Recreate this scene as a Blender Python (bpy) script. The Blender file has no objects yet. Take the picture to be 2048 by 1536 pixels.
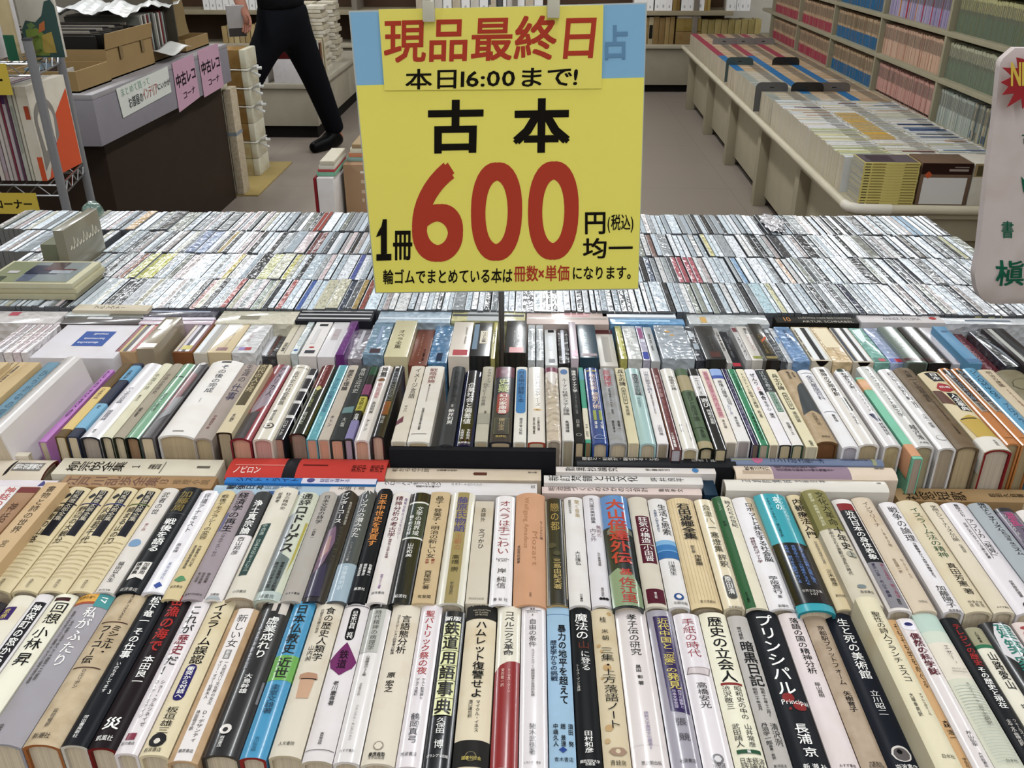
import bpy, bmesh, math, random
from mathutils import Vector, Matrix
random.seed(7)
SC = bpy.context.scene
COL = SC.collection

# ------------------------------------------------------------------ camera
CAMZ, F, PITCH, YAW = 1.42, 1780.0, math.radians(27.2), math.radians(1.3)
cam_d = bpy.data.cameras.new('camera')
cam_d.sensor_width = 36.0
cam_d.lens = F / 2048 * 36.0
cam_d.clip_start = 0.05
cam_o = bpy.data.objects.new('camera', cam_d)
COL.objects.link(cam_o)
cam_o.location = (0, 0, CAMZ)
cam_o.rotation_euler = (math.pi / 2 - PITCH, 0, YAW)
SC.camera = cam_o

# ------------------------------------------------------------------ exposure, world, ceiling lamps
SC.view_settings.view_transform = 'Standard'
SC.view_settings.look = 'None'
SC.view_settings.gamma = 1.0
SC.view_settings.use_curve_mapping = False
SC.view_settings.exposure = -0.34
W = bpy.data.worlds.new('shop light')
SC.world = W
W.use_nodes = True
W.node_tree.nodes['Background'].inputs[0].default_value = (0.93, 0.97, 1.0, 1)
W.node_tree.nodes['Background'].inputs[1].default_value = 0.3
def lamp(x, y, ln, wd, watts, z=2.68, up=False):
    d = bpy.data.lights.new('fluorescent_tube', 'AREA')
    d.shape = 'RECTANGLE'
    d.size, d.size_y = wd, ln
    d.energy = watts
    d.color = (0.96, 0.985, 1.0)
    o = bpy.data.objects.new('ceiling_lamp', d)
    COL.objects.link(o)
    o.location = (x, y, z)
    if up: o.rotation_euler = (math.pi, 0, 0)
for lx in (-2.5, 0.12, 2.6):
    for ly in (-2.7, -0.7, 1.4, 3.5, 5.6, 7.7):
        lamp(lx, ly, 1.5, 0.16, 44 if ly < -2 else (20 if ly < 3 else 32))
        lamp(lx, ly, 1.5, 0.16, 9 if ly < 3 else 12, 2.70, True)

# ------------------------------------------------------------------ picture -> place
_fw = Vector((-math.sin(YAW) * math.cos(PITCH), math.cos(YAW) * math.cos(PITCH), -math.sin(PITCH)))
_rt = Vector((math.cos(YAW), math.sin(YAW), 0))
_up = _rt.cross(_fw)
CAM = Vector((0, 0, CAMZ))
def at(px, py, x=None, y=None, z=None):
    d = _fw + _rt * ((px - 1024) / F) - _up * ((py - 768) / F)
    if z is not None: k = (z - CAMZ) / d.z
    elif y is not None: k = y / d.y
    else: k = x / d.x
    return CAM + d * k

# ------------------------------------------------------------------ materials
def lin(h):
    h = h.lstrip('#')
    r = [int(h[i:i + 2], 16) / 255 for i in (0, 2, 4)]
    return [c / 12.92 if c <= 0.04045 else ((c + 0.055) / 1.055) ** 2.4 for c in r]
ALB = 0.88
def tone(h):
    c = [v ** 1.13 for v in lin(h)]; g = 0.3 * c[0] + 0.59 * c[1] + 0.11 * c[2]
    return [min(1, ALB * (g + (v - g) * 0.88)) for v in c]
_mats = {}
def M(h, rough=0.55, kind='paper'):
    key = (h, rough, kind)
    if key in _mats: return _mats[key]
    m = bpy.data.materials.new(kind + '_' + h.lstrip('#'))
    _mats[key] = m
    m.use_nodes = True
    nt = m.node_tree; N = nt.nodes; L = nt.links
    b = N['Principled BSDF']
    c = tone(h) + [1]
    b.inputs['Base Color'].default_value = c
    b.inputs['Roughness'].default_value = rough
    if 'Specular IOR Level' in b.inputs: b.inputs['Specular IOR Level'].default_value = 0.08 if kind in ('paper', 'ink') else 0.14 if kind in ('paper', 'aged', 'marbled', 'ink', 'board') else 0.4
    def noise(scale, detail=4, vec=None):
        n = N.new('ShaderNodeTexNoise'); n.inputs['Scale'].default_value = scale; n.inputs['Detail'].default_value = detail
        if vec: L.new(vec, n.inputs['Vector'])
        return n
    def mix(fac, a, bb, inp):
        x = N.new('ShaderNodeMix'); x.data_type = 'RGBA'
        L.new(fac, x.inputs[0]); x.inputs[6].default_value = a; x.inputs[7].default_value = bb
        L.new(x.outputs[2], inp); return x
    def ramp(src, a, bb):
        r = N.new('ShaderNodeMapRange'); L.new(src, r.inputs[0]); r.inputs[1].default_value = a; r.inputs[2].default_value = bb
        return r.outputs[0]
    def bump(src, strength, dist=0.001):
        q = N.new('ShaderNodeBump'); q.inputs['Strength'].default_value = strength; q.inputs['Distance'].default_value = dist
        L.new(src, q.inputs['Height']); L.new(q.outputs[0], b.inputs['Normal'])
    tc = N.new('ShaderNodeTexCoord').outputs['Object']
    def wobble(src, rand):        # film-wrapped cases never lie in one plane: each one tips its own way
        wn = N.new('ShaderNodeTexWhiteNoise'); wn.noise_dimensions = '1D'; L.new(rand, wn.inputs['W'])
        s1 = N.new('ShaderNodeVectorMath'); s1.operation = 'SUBTRACT'; L.new(wn.outputs['Color'], s1.inputs[0]); s1.inputs[1].default_value = (.5, .5, .5)
        s2 = N.new('ShaderNodeVectorMath'); s2.operation = 'MULTIPLY'; L.new(s1.outputs[0], s2.inputs[0]); s2.inputs[1].default_value = (.3, .2, 0)
        q = N.new('ShaderNodeBump'); q.inputs['Strength'].default_value = .5; q.inputs['Distance'].default_value = .006; L.new(src, q.inputs['Height'])
        s3 = N.new('ShaderNodeVectorMath'); L.new(q.outputs[0], s3.inputs[0]); L.new(s2.outputs[0], s3.inputs[1])
        s4 = N.new('ShaderNodeVectorMath'); s4.operation = 'NORMALIZE'; L.new(s3.outputs[0], s4.inputs[0])
        L.new(s4.outputs[0], b.inputs['Normal']); L.new(s4.outputs[0], b.inputs['Coat Normal'])
    dk = [v * 0.9 for v in c[:3]] + [1]
    if kind == 'paper':
        n = noise(28, 5, tc)
        mix(ramp(n.outputs[0], 0.45, 0.75), c, [c[0] * 0.93, c[1] * 0.91, c[2] * 0.87, 1], b.inputs['Base Color'])
    elif kind == 'aged':
        n = noise(16, 6, tc)
        mix(ramp(n.outputs[0], 0.5, 0.72), c, [c[0] * 0.84, c[1] * 0.76, c[2] * 0.64, 1], b.inputs['Base Color'])
    elif kind == 'marbled':
        n = noise(60, 8, tc)
        mix(ramp(n.outputs[0], 0.35, 0.7), c, [c[0] * 0.76, c[1] * 0.72, c[2] * 0.66, 1], b.inputs['Base Color'])
    elif kind == 'gloss':
        b.inputs['Coat Weight'].default_value = 0.6; b.inputs['Coat Roughness'].default_value = 0.12
        bump(noise(14, 2, tc).outputs[0], 0.25)
    elif kind == 'pages':
        mp = N.new('ShaderNodeMapping'); mp.inputs['Scale'].default_value = (900, 6, 6); L.new(tc, mp.inputs[0])
        n = noise(1, 2, mp.outputs[0])
        mix(ramp(n.outputs[0], 0.35, 0.65), c, [v * 0.8 for v in c[:3]] + [1], b.inputs['Base Color'])
    elif kind == 'film':
        v = N.new('ShaderNodeTexVoronoi'); v.inputs['Scale'].default_value = 90; L.new(tc, v.inputs['Vector'])
        bump(v.outputs[0], 0.9, 0.004)
        b.inputs['Coat Weight'].default_value = 0.8; b.inputs['Coat Roughness'].default_value = 0.08
    elif kind == 'disc':
        oi = N.new('ShaderNodeObjectInfo')
        mp = N.new('ShaderNodeMapping'); mp.inputs['Scale'].default_value = (380, 120, 1); L.new(tc, mp.inputs[0])
        n = noise(1, 3, mp.outputs[0])
        ad = N.new('ShaderNodeVectorMath'); L.new(tc, ad.inputs[0]); L.new(oi.outputs['Random'], ad.inputs[1])
        L.new(ad.outputs[0], mp.inputs[0])
        x = N.new('ShaderNodeMix'); x.data_type = 'RGBA'; x.blend_type = 'MULTIPLY'
        L.new(ramp(n.outputs[0], 0.52, 0.62), x.inputs[0]); L.new(oi.outputs['Color'], x.inputs[6]); x.inputs[7].default_value = (0.52, 0.52, 0.54, 1)
        L.new(x.outputs[2], b.inputs['Base Color'])
        n2 = noise(70, 2, ad.outputs[0])
        wobble(n2.outputs[0], oi.outputs['Random'])
        b.inputs['Coat Weight'].default_value = 0.6; b.inputs['Coat Roughness'].default_value = 0.1
    elif kind == 'discs':
        gi = N.new('ShaderNodeNewGeometry')
        ad = N.new('ShaderNodeVectorMath'); L.new(tc, ad.inputs[0]); L.new(gi.outputs['Random Per Island'], ad.inputs[1])
        wobble(noise(70, 2, ad.outputs[0]).outputs[0], gi.outputs['Random Per Island'])
        b.inputs['Coat Weight'].default_value = 0.6; b.inputs['Coat Roughness'].default_value = 0.1
    elif kind == 'metal':
        b.inputs['Metallic'].default_value = 1.0
    elif kind == 'board':
        n = noise(9, 6, tc); mix(ramp(n.outputs[0], 0.3, 0.75), c, dk, b.inputs['Base Color'])
    elif kind == 'tile':
        n = noise(220, 3, tc); n3 = noise(1.3, 4, tc)
        br = N.new('ShaderNodeTexBrick'); br.offset = 0.0
        br.inputs['Scale'].default_value = 1.0; br.inputs['Brick Width'].default_value = 0.6; br.inputs['Row Height'].default_value = 0.6
        br.inputs['Mortar Size'].default_value = 0.0035; br.inputs['Mortar Smooth'].default_value = 0.3
        L.new(tc, br.inputs['Vector'])
        br.inputs['Mortar'].default_value = [v * 0.72 for v in c[:3]] + [1]
        mix(ramp(n.outputs[0], 0.3, 0.7), c, [v * 0.86 for v in c[:3]] + [1], br.inputs['Color1'])
        mix(ramp(n3.outputs[0], 0.3, 0.7), c, [v * 0.9 for v in c[:3]] + [1], br.inputs['Color2'])
        L.new(br.outputs[0], b.inputs['Base Color'])
    elif kind == 'clear':
        b.inputs['Transmission Weight'].default_value = 1.0; b.inputs['IOR'].default_value = 1.2
    return m

# ------------------------------------------------------------------ mesh collecting
class MB:
    def __init__(s): s.v = []; s.f = []; s.mi = []; s.ms = []
    def slot(s, m):
        if m not in s.ms: s.ms.append(m)
        return s.ms.index(m)
    def add(s, vs, fs, m):
        k = len(s.v); i = s.slot(m); s.v += [tuple(p) for p in vs]
        for f in fs: s.f.append(tuple(a + k for a in f)); s.mi.append(i)
    def box(s, x0, x1, y0, y1, z0, z1, m, bev=0.0):
        if bev <= 0:
            s.add([(x0, y0, z0), (x1, y0, z0), (x1, y1, z0), (x0, y1, z0), (x0, y0, z1), (x1, y0, z1), (x1, y1, z1), (x0, y1, z1)],
                  [(3, 2, 1, 0), (4, 5, 6, 7), (0, 1, 5, 4), (1, 2, 6, 5), (2, 3, 7, 6), (3, 0, 4, 7)], m)
        else:
            bm = bmesh.new(); bmesh.ops.create_cube(bm, size=1)
            for v in bm.verts: v.co = ((x0 + x1) / 2 + v.co.x * (x1 - x0), (y0 + y1) / 2 + v.co.y * (y1 - y0), (z0 + z1) / 2 + v.co.z * (z1 - z0))
            bmesh.ops.bevel(bm, geom=bm.edges[:], offset=bev, segments=2, profile=0.6, affect='EDGES')
            s.bm(bm, m)
    def bm(s, bm, m):
        bm.verts.index_update()
        s.add([v.co[:] for v in bm.verts], [[v.index for v in f.verts] for f in bm.faces], m); bm.free()
    def tube(s, pts, r, m, n=10, caps=True):
        P = [Vector(p) for p in pts]; vs = []; fs = []
        for i, p in enumerate(P):
            d = (P[min(i + 1, len(P) - 1)] - P[max(i - 1, 0)]).normalized()
            a = d.cross(Vector((0, 0, 1)));  a = a.normalized() if a.length > 0.05 else d.cross(Vector((0, 1, 0))).normalized()
            c = d.cross(a); rr = r[i] if isinstance(r, (list, tuple)) else r
            for k in range(n):
                t = 2 * math.pi * k / n; vs.append(p + (a * math.cos(t) + c * math.sin(t)) * rr)
        for i in range(len(P) - 1):
            for k in range(n): fs.append((i * n + k, i * n + (k + 1) % n, (i + 1) * n + (k + 1) % n, (i + 1) * n + k))
        if caps: fs.append(tuple(range(n - 1, -1, -1))); fs.append(tuple((len(P) - 1) * n + k for k in range(n)))
        s.add(vs, fs, m)
    def prism(s, pts, y0, y1, m, axis='y'):
        n = len(pts)
        mk = {'y': lambda p, q: (p[0], q, p[1]), 'z': lambda p, q: (p[0], p[1], q), 'x': lambda p, q: (q, p[0], p[1])}[axis]
        vs = [mk(p, y0) for p in pts] + [mk(p, y1) for p in pts]
        s.add(vs, [tuple(range(n)), tuple(range(2 * n - 1, n - 1, -1))] + [(i, i + n, (i + 1) % n + n, (i + 1) % n) for i in range(n)], m)
    def build(s, name, parent=None, smooth=True, loc=None):
        me = bpy.data.meshes.new(name); me.from_pydata(s.v, [], s.f)
        for m in s.ms: me.materials.append(m)
        me.polygons.foreach_set('material_index', s.mi)
        if smooth:
            me.polygons.foreach_set('use_smooth', [True] * len(s.f)); me.set_sharp_from_angle(angle=math.radians(38))
        me.update()
        o = bpy.data.objects.new(name, me); COL.objects.link(o)
        if parent: o.parent = parent
        if loc: o.location = loc
        return o
def tag(o, label, cat, group=None, kind=None):
    o['label'] = label; o['category'] = cat
    if group: o['group'] = group
    if kind: o['kind'] = kind
    return o
def struct(o): o['kind'] = 'structure'; return o
def empty(name, loc, rz=0.0):
    o = bpy.data.objects.new(name, None); COL.objects.link(o); o.location = loc; o.rotation_euler = (0, 0, rz); o.empty_display_size = 0.05; return o

# ------------------------------------------------------------------ lettering (meshes of Blender's own font)
_gc = {}
_tc = bpy.data.curves.new('glyphs', 'FONT'); _tc.resolution_u = 2
_to = bpy.data.objects.new('glyphs', _tc)
COL.objects.link(_to)
def glyph(ch, bold=0.0, cut=''):
    key = (ch, bold, cut)
    if key not in _gc:
        _tc.body = ch; _tc.offset = 0.0; _tc.resolution_u = 8 if (ch in '60' and bold > .02) else 2
        dg = bpy.context.evaluated_depsgraph_get(); dg.update()
        me = bpy.data.meshes.new_from_object(_to.evaluated_get(dg))
        vs = [(v.co.x, v.co.y) for v in me.vertices]
        if cut and vs:            # large letters get extra cuts so that they follow a curved spine
            bm = bmesh.new(); bm.from_mesh(me); ax = 0 if cut == 'x' else 1
            a, e = min(v[ax] for v in vs), max(v[ax] for v in vs); n = max(2, int((e - a) / 0.14))
            for i in range(1, n):
                p = a + (e - a) * i / n + 0.0013
                bmesh.ops.bisect_plane(bm, geom=bm.verts[:] + bm.edges[:] + bm.faces[:], plane_co=(p, 0, 0) if ax == 0 else (0, p, 0), plane_no=(1, 0, 0) if ax == 0 else (0, 1, 0))
            bm.to_mesh(me); bm.free(); vs = [(v.co.x, v.co.y) for v in me.vertices]
        fs = [tuple(p.vertices) for p in me.polygons]
        n0 = len(vs); v4, f4 = [], []
        d = bold * 0.8            # heavier lettering: the same letter laid several times, a hair apart
        for i, (ox, oy) in enumerate(((-d, -d), (d, -d), (-d, d), (d, d), (0, 0)) if bold > .02 else (((-d, -d), (d, -d), (-d, d), (d, d)) if bold >= .006 else ((0, 0),))):
            v4 += [(x + ox, y + oy, i) for x, y in vs]; f4 += [tuple(a + i * n0 for a in f) for f in fs]
        vs, fs = v4, f4
        _gc[key] = (vs, fs)
        bpy.data.meshes.remove(me)
    return _gc[key]
def wide(ch): return ord(ch) > 0x2E7F
def adv(ch):
    if ch == ' ': return 0.3
    if wide(ch): return 1.0
    vs, _ = glyph(ch)
    return (max(v[0] for v in vs) + 0.06) if vs else 0.3
INK = dict(k='#18181b', w='#f4f2ee', r='#b02a25', g='#b99a55', n='#8a8378', b='#2c4a96', p='#45287c', d='#5b564f', t='#12897f', m='#5f1428', o='#e09a3e', v='#26523c', y='#d9c65a', q='#c04a7a', s='#c9c5be')
def ink(c): return INK.get(c, c)
# ------------------------------------------------------------------ books
BOLD = 0.014
def T(s, y0, y1, u=0.0, w=0.6, c='k', b=BOLD): return ('T', s, y0, y1, u, w, c, b)
def S(s, y0, y1, u=0.0, w=0.2, c='d'): return ('T', s, y0, y1, u, w, c, 0.007)
def H(s, y, u=0.0, w=0.6, c='k', b=0.0): return ('H', s, y, u, w, c, b)
def Lt(s, y0, y1, u=0.0, w=0.4, c='k', b=BOLD): return ('L', s, y0, y1, u, w, c, b)
def B(y0, y1, c): return ('B', y0, y1, c)
def R(u0, u1, y0, y1, c): return ('R', u0, u1, y0, y1, c)
def C(u, w, y0, y1, c): return ('C', u, w, y0, y1, c)
def E(u, y, r, c, q=1.0): return ('E', u, y, r, c, q)
def P(pts, c): return ('P', pts, c)
ROT = set('ー―〜～「」『』（）()【】…-')

def profile(Wd, Ht, kind):
    if kind == 'hard': rise, ex = min(0.0045, 0.15 * Wd), 2.6
    elif kind == 'flat': rise, ex = min(0.0016, 0.07 * Wd), 3.5
    else: rise, ex = 0.0, 2
    return lambda u: Ht - rise * abs(u) ** ex, rise

def prints(decos, Wd, L, top, rough, kindm, ty):
    """flat ink laid on the curved spine: every patch follows the arc"""
    mb = MB()
    def z(x, k): return top(max(-1, min(1, 2 * x / Wd))) + 0.00022 + 0.00007 * k
    def poly(pts, k, c):          # outline (x, y) convex, cut into strips across the arc
        m = M(ink(c), rough, kindm)
        xs = [p[0] for p in pts]; x0, x1 = min(xs), max(xs); n = 10 if x1 - x0 > 0.3 * Wd else 4
        def span(x):
            ys = []
            for i in range(len(pts)):
                a, b = pts[i], pts[(i + 1) % len(pts)]
                if (a[0] - x) * (b[0] - x) <= 0:
                    if abs(a[0] - b[0]) < 1e-9: ys += [a[1], b[1]]
                    else: ys.append(a[1] + (b[1] - a[1]) * (x - a[0]) / (b[0] - a[0]))
            return (min(ys), max(ys)) if ys else (pts[0][1], pts[0][1])
        st = []
        for i in range(n + 1):
            x = x0 + (x1 - x0) * i / n
            st.append((x,) + span(min(max(x, x0 + 1e-7), x1 - 1e-7)))
        vs = []
        for x, a, b in st: vs += [(x, a, z(x, k)), (x, b, z(x, k))]
        mb.add(vs, [(2 * i, 2 * i + 2, 2 * i + 3, 2 * i + 1) for i in range(n)], m)
    def put(ch, x, y, sx, sy, k, c, b, rot=False):
        vs, fs = glyph(ch, b, ('y' if rot else 'x') if (sy if rot else sx) > 0.0045 else '')
        if not vs: return
        out = []
        if wide(ch): cx, cy = 0.5, 0.38
        else:
            cx = (min(v[0] for v in vs) + max(v[0] for v in vs)) / 2; cy = 0.36
        for gx, gy, gl in vs:
            a, e = gx - cx, gy - cy
            if rot: a, e = e, -a
            if not rot and ch in '、。': a, e = a + 0.6, e + 0.6
            X = x + a * sx; Y = y + e * sy
            out.append((X, Y, z(X, k) + gl * .000015))
        mb.add(out, fs, M(ink(c), rough, kindm))
    for k, d in enumerate(decos):
        q = d[0]
        if q == 'T':
            _, s, y0, y1, u, w, c, b = d
            a, e = ty(y0), ty(y1); step = (a - e) / len(s)
            for i, ch in enumerate(s):
                if ch == ' ' : continue
                rr = ch in ROT
                put(ch, u * Wd, a - (i + 0.5) * step, (w * Wd if not rr else w * Wd * 0.95) * 1.02, step * 1.0, k, c, b, rr)
        elif q == 'H':
            _, s, y, u, w, c, b = d
            tot = sum(adv(ch) for ch in s); sc = w * Wd / tot; x = u * Wd - w * Wd / 2; up = 1 if w > 0 else -1
            for ch in s:
                aw = adv(ch) * sc
                if ch != ' ': put(ch, x + aw / 2, ty(y), sc, up * (min(abs(sc) * 1.25, 0.006) if wide(ch) else abs(sc) * 1.2), k, c, b)
                x += aw
        elif q == 'L':
            _, s, y0, y1, u, w, c, b = d
            tot = sum(adv(ch) for ch in s); a, e = ty(y0), ty(y1); sc = (a - e) / tot; y = a
            for ch in s:
                ad = adv(ch) * sc
                if ch != ' ': put(ch, u * Wd, y - ad / 2, w * Wd, sc, k, c, b, True)
                y -= ad
        elif q == 'B':
            a, e = ty(d[1]), ty(d[2]); h = Wd / 2
            poly([(-h, a), (h, a), (h, e), (-h, e)], k, d[3])
            zz = top(1.0); o = 0.0003 + 0.00004 * k
            for sg in (-1, 1):
                mb.add([(sg * h, a, z(h, k)), (sg * (h + o), a, zz - 0.001), (sg * (h + o), a, zz - 0.03), (sg * h, e, z(h, k)), (sg * (h + o), e, zz - 0.001), (sg * (h + o), e, zz - 0.03)],
                       [(0, 1, 4, 3), (1, 2, 5, 4)], M(ink(d[3]), rough, kindm))
        elif q == 'R':
            x0, x1 = d[1] * Wd, d[2] * Wd; a, e = ty(d[3]), ty(d[4]); poly([(x0, a), (x1, a), (x1, e), (x0, e)], k, d[5])
        elif q == 'C':
            _, u, w, y0, y1, c = d
            a, e = ty(y0), ty(y1); r = w * Wd / 2; pts = []
            for i in range(9): t = math.pi * i / 8; pts.append((u * Wd + r * math.cos(t), a - r + r * math.sin(t)))
            for i in range(9): t = math.pi + math.pi * i / 8; pts.append((u * Wd + r * math.cos(t), e + r + r * math.sin(t)))
            poly(pts, k, c)
        elif q == 'E':
            _, u, y, r, c, qq = d
            poly([(u * Wd + r * Wd * math.cos(2 * math.pi * i / 20), ty(y) + r * Wd * qq * math.sin(2 * math.pi * i / 20)) for i in range(20)], k, c)
        elif q == 'P':
            poly([(u * Wd, ty(y)) for u, y in d[1]], k, d[2])
    return mb

BOOKN = 0
def book(name, label, group, cat, xc, Wd, yt, L, z0, Ht, kind, cover, decos=(), rough=0.45, mk='paper', ty=None, rz=0.0, rx=0.0, ry=0.0, edge=None, pages='#d9c9ae', part='spine_lettering', notch=False):
    """origin: middle of the fore-edge side, at the tail; local y runs from tail to head, spine on top"""
    top, rise = profile(Wd, Ht, kind)
    mb = MB(); cm = M(cover, rough, mk); em = M(edge, 0.5, 'paper') if edge else cm
    h = Wd / 2
    if kind == 'box':
        mb.box(-h, h, 0, L, 0, Ht, cm, min(0.0012, Wd * 0.1))
    else:
        n = 12; th = min(0.0022, Wd * 0.12)
        out = [(-h, 0)] + [(h * u, top(u)) for u in [-1 + 2 * i / n for i in range(n + 1)]] + [(h, 0)]
        hi = h - th
        inn = [(-hi, 0)] + [(hi * u, top(u) - th) for u in [-1 + 2 * i / n for i in range(n + 1)]] + [(hi, 0)]
        m_ = len(out)
        vs = [(x, 0, zz) for x, zz in out] + [(x, L, zz) for x, zz in out] + [(x, 0, zz) for x, zz in inn] + [(x, L, zz) for x, zz in inn]
        fo = []; fe = []
        for i in range(m_ - 1):
            fo.append((i, i + 1, m_ + i + 1, m_ + i))
            fe.append((2 * m_ + i, 3 * m_ + i, 3 * m_ + i + 1, 2 * m_ + i + 1))
            fe.append((i, 2 * m_ + i, 2 * m_ + i + 1, i + 1)); fe.append((m_ + i, m_ + i + 1, 3 * m_ + i + 1, 3 * m_ + i))
        fe += [(0, m_, 3 * m_, 2 * m_), (m_ - 1, 3 * m_ - 1, 4 * m_ - 1, 2 * m_ - 1)]
        fo = [tuple(reversed(f)) for f in fo]
        mb.add(vs, fo, cm); k = len(mb.v) - len(vs)
        i = mb.slot(em)
        for f in fe: mb.f.append(tuple(reversed(tuple(a + k for a in f)))); mb.mi.append(i)
    o = mb.build(name)
    if kind != 'box':
        pb = MB(); ins = 0.003 if kind == 'hard' else 0.0006; hp = h - th * 1.02; n = 8
        pr = [(-hp, 0.003 if kind == 'hard' else 0.0)] + [(hp * u, top(u) - th * 1.05) for u in [-1 + 2 * i / n for i in range(n + 1)]] + [(hp, 0.003 if kind == 'hard' else 0.0)]
        pb.prism(pr, ins, L - ins, M(pages, 0.8, 'pages'))
        pb.build('page_block', o)
    if decos:
        pm = prints(decos, Wd, L, top, rough, 'ink' if mk in ('paper', 'aged', 'marbled') else ('ink' if mk == 'film' else mk), ty)
        if pm.f: pm.build(part, o, smooth=True)
    if notch:
        nb = MB(); pts = [(-0.32 * Wd + 0.64 * Wd * i / 10, Ht - 0.3 * Wd * math.sin(math.pi * i / 10)) for i in range(11)]
        nb.add([(x, -0.0005, zz) for x, zz in pts], [tuple(range(11))], M('#1d1517', 0.6, 'ink')); nb.build('thumb_notch', o)
    o.location = (xc, yt, z0); o.rotation_euler = (rx, ry, rz)
    tag(o, label, cat, group)
    return o

TABZ = 0.74
def row_book(row, xl, xr, cover, kind, label, decos, **kw):
    """row: dict(z, yh, yt, conv) - xl, xr measured on the photograph at the head of the row"""
    z = row['z'] + kw.pop('dz', 0.0)
    yh_px, yt_px = kw.pop('yh', row['yh']), kw.pop('yt', row['yt'])
    yr = kw.pop('yr', row['yr'])
    a, b = at(xl, yr, z=z), at(xr, yr, z=z)
    Wd = (b.x - a.x) - 0.0004; xc = (a.x + b.x) / 2
    mid = (xl + xr) / 2
    Yh = at(1065, yh_px, z=z).y; Yt = at(1065, yt_px, z=z).y
    L = Yh - Yt; conv = row['conv']
    def ty(c): return max(0.0005, min(L - 0.0005, at(1065, conv(c), z=z).y - Yt))
    z0 = kw.pop('z0', TABZ); tilt = kw.get('ry', 0.0)
    if tilt: xc -= (z - z0) * math.tan(tilt); z = z0 + (z - z0) / math.cos(tilt)
    return book('book', label, row['group'], 'book', xc, Wd, Yt, L, z0, z - z0, kind, cover, decos, ty=ty, **kw)
RA = dict(z=0.865, yh=1219, yt=1545, yr=1217, conv=lambda c: 1180 + c / 4.314, group='second hand books in the nearest row')
RB = dict(z=0.868, yh=986, yt=1209, yr=988, conv=lambda c: 940 + c / 5.12, group='second hand books in the second row')
RC = dict(z=0.890, yh=734, yt=884, yr=745, conv=lambda c: 710 + c / 5.12, group='second hand books in the third row')
# ------------------------------------------------------------------ nearest row (y measured on enlarged crops)
K = '#1f2024'; CR = '#dfd6c4'; WH = '#e6e2e0'; IV = '#e2dccb'; LW = '#e0dadb'
def rowA(*a, **k): return row_book(RA, *a, **k)
rowA(-48, 2, '#3a3436', 'hard', 'dark spined book cut off by the left edge of the nearest row', [])
rowA(4, 50, IV, 'hard', 'ivory book with a purple title patch, first fully seen at left in the nearest row', [R(-.5, .12, 215, 330, '#40226e'), S('思想', 230, 320, -.2, .3, 'y')], mk='aged', yh=1206, yt=1506)
rowA(51, 87, '#e3dfe2', 'hard', 'slim white book with white brush lettering on a long black patch, nearest row', [R(-.22, .42, 170, 1000, '#26252c'), T('神保町の窓から', 190, 720, .1, .5, 'w')], yh=1203, yt=1506)
rowA(88, 137, '#e9e6d3', 'hard', 'creased cream book with a brown bar above large black handwriting, nearest row', [R(-.34, .3, 125, 155, '#4a2228'), T('回想', 165, 360, .1, .62, 'k', .008), T('小林', 385, 590, .06, .62, 'k', .008), T('昇', 610, 730, .06, .62, 'k', .008)], mk='aged', yh=1202, yt=1508)
rowA(138, 211, '#a5a1a8', 'hard', 'thick grey book with yellow and teal bands at the head and a white handwritten title', [R(-.5, .1, 92, 158, '#dca83c'), R(-.5, .1, 158, 178, '#b0532f'), R(.1, .5, 92, 200, '#4a9a9c'), Lt('17', 110, 165, .3, .22, 'w'), H('文学の道へ', 122, -.2, .5, 'k'), T('私がふたり', 205, 730, .16, .34, 'w', .006), S('漱石芥川龍之介堀辰雄', 235, 880, -.3, .1), S('太宰治大江健三郎', 320, 860, -.16, .1), S('筑摩書房', 1240, 1330, -.2, .12)], yh=1198, yt=1508)
rowA(212, 276, '#c9b697', 'hard', 'beige marbled book with two thin dark arcs round its black title', [Lt('MICHEL FOUCAULT', 90, 320, .12, .12, 'k', 0), R(-.4, .42, 330, 338, '#4a1f1c'), T('フーコー伝', 360, 700, -.12, .32), T('ミシェル・', 360, 620, .2, .32), R(-.42, .4, 730, 738, '#4a1f1c'), S('Ｄエリボン', 745, 920, 0, .16), S('田村俶訳', 1095, 1260, -.12, .13), H('新潮社', 1335, -.1, .5)], mk='marbled', edge='#a8672f', yh=1198, yt=1508)
rowA(277, 323, '#24272d', 'hard', 'black book with a long white title and a figure 3 low on its spine', [T('松下竜一', 105, 350, .05, .44, 'w'), T('その仕事', 380, 650, .05, .44, 'w'), T('いのちきしてます', 680, 950, 0, .2, 'w', 0), H('3', 940, .25, .12, 'w'), T('河出書房新社', 1150, 1350, -.1, .2, 'w', 0)], rough=.35, edge='#cfc8bd', yh=1201, yt=1508)
rowA(324, 373, '#2b2226', 'hard', 'black book with a big red title over white author lettering and red cover boards', [T('密漁の海で', 95, 585, .0, .56, 'r', .022), T('本田良一', 620, 880, .05, .42, 'w', .01), T('災', 1160, 1270, -.05, .6, 'w', .02), H('凱風社', 1345, -.05, .6, 'w')], edge='#7d1717', rough=.35, yh=1200, yt=1512)
rowA(374, 414, '#e3dbdd', 'hard', 'glossy white book whose black title has two red characters in the middle', [T('これが', 175, 430, 0, .6), T('歴史', 430, 610, 0, .6, '#8e1b30'), T('だ！', 620, 790, 0, .6), T('ショー・クルツネイゼ', 830, 1240, .12, .22, 'k', 0), T('Ｄ・アーミテイジ', 830, 1170, -.15, .22, 'k', 0), R(-.3, .1, 1300, 1360, '#8a2b45'), H('岩波書店', 1390, -.1, .6)], mk='gloss', rough=.3, yh=1208, yt=1522)
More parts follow.
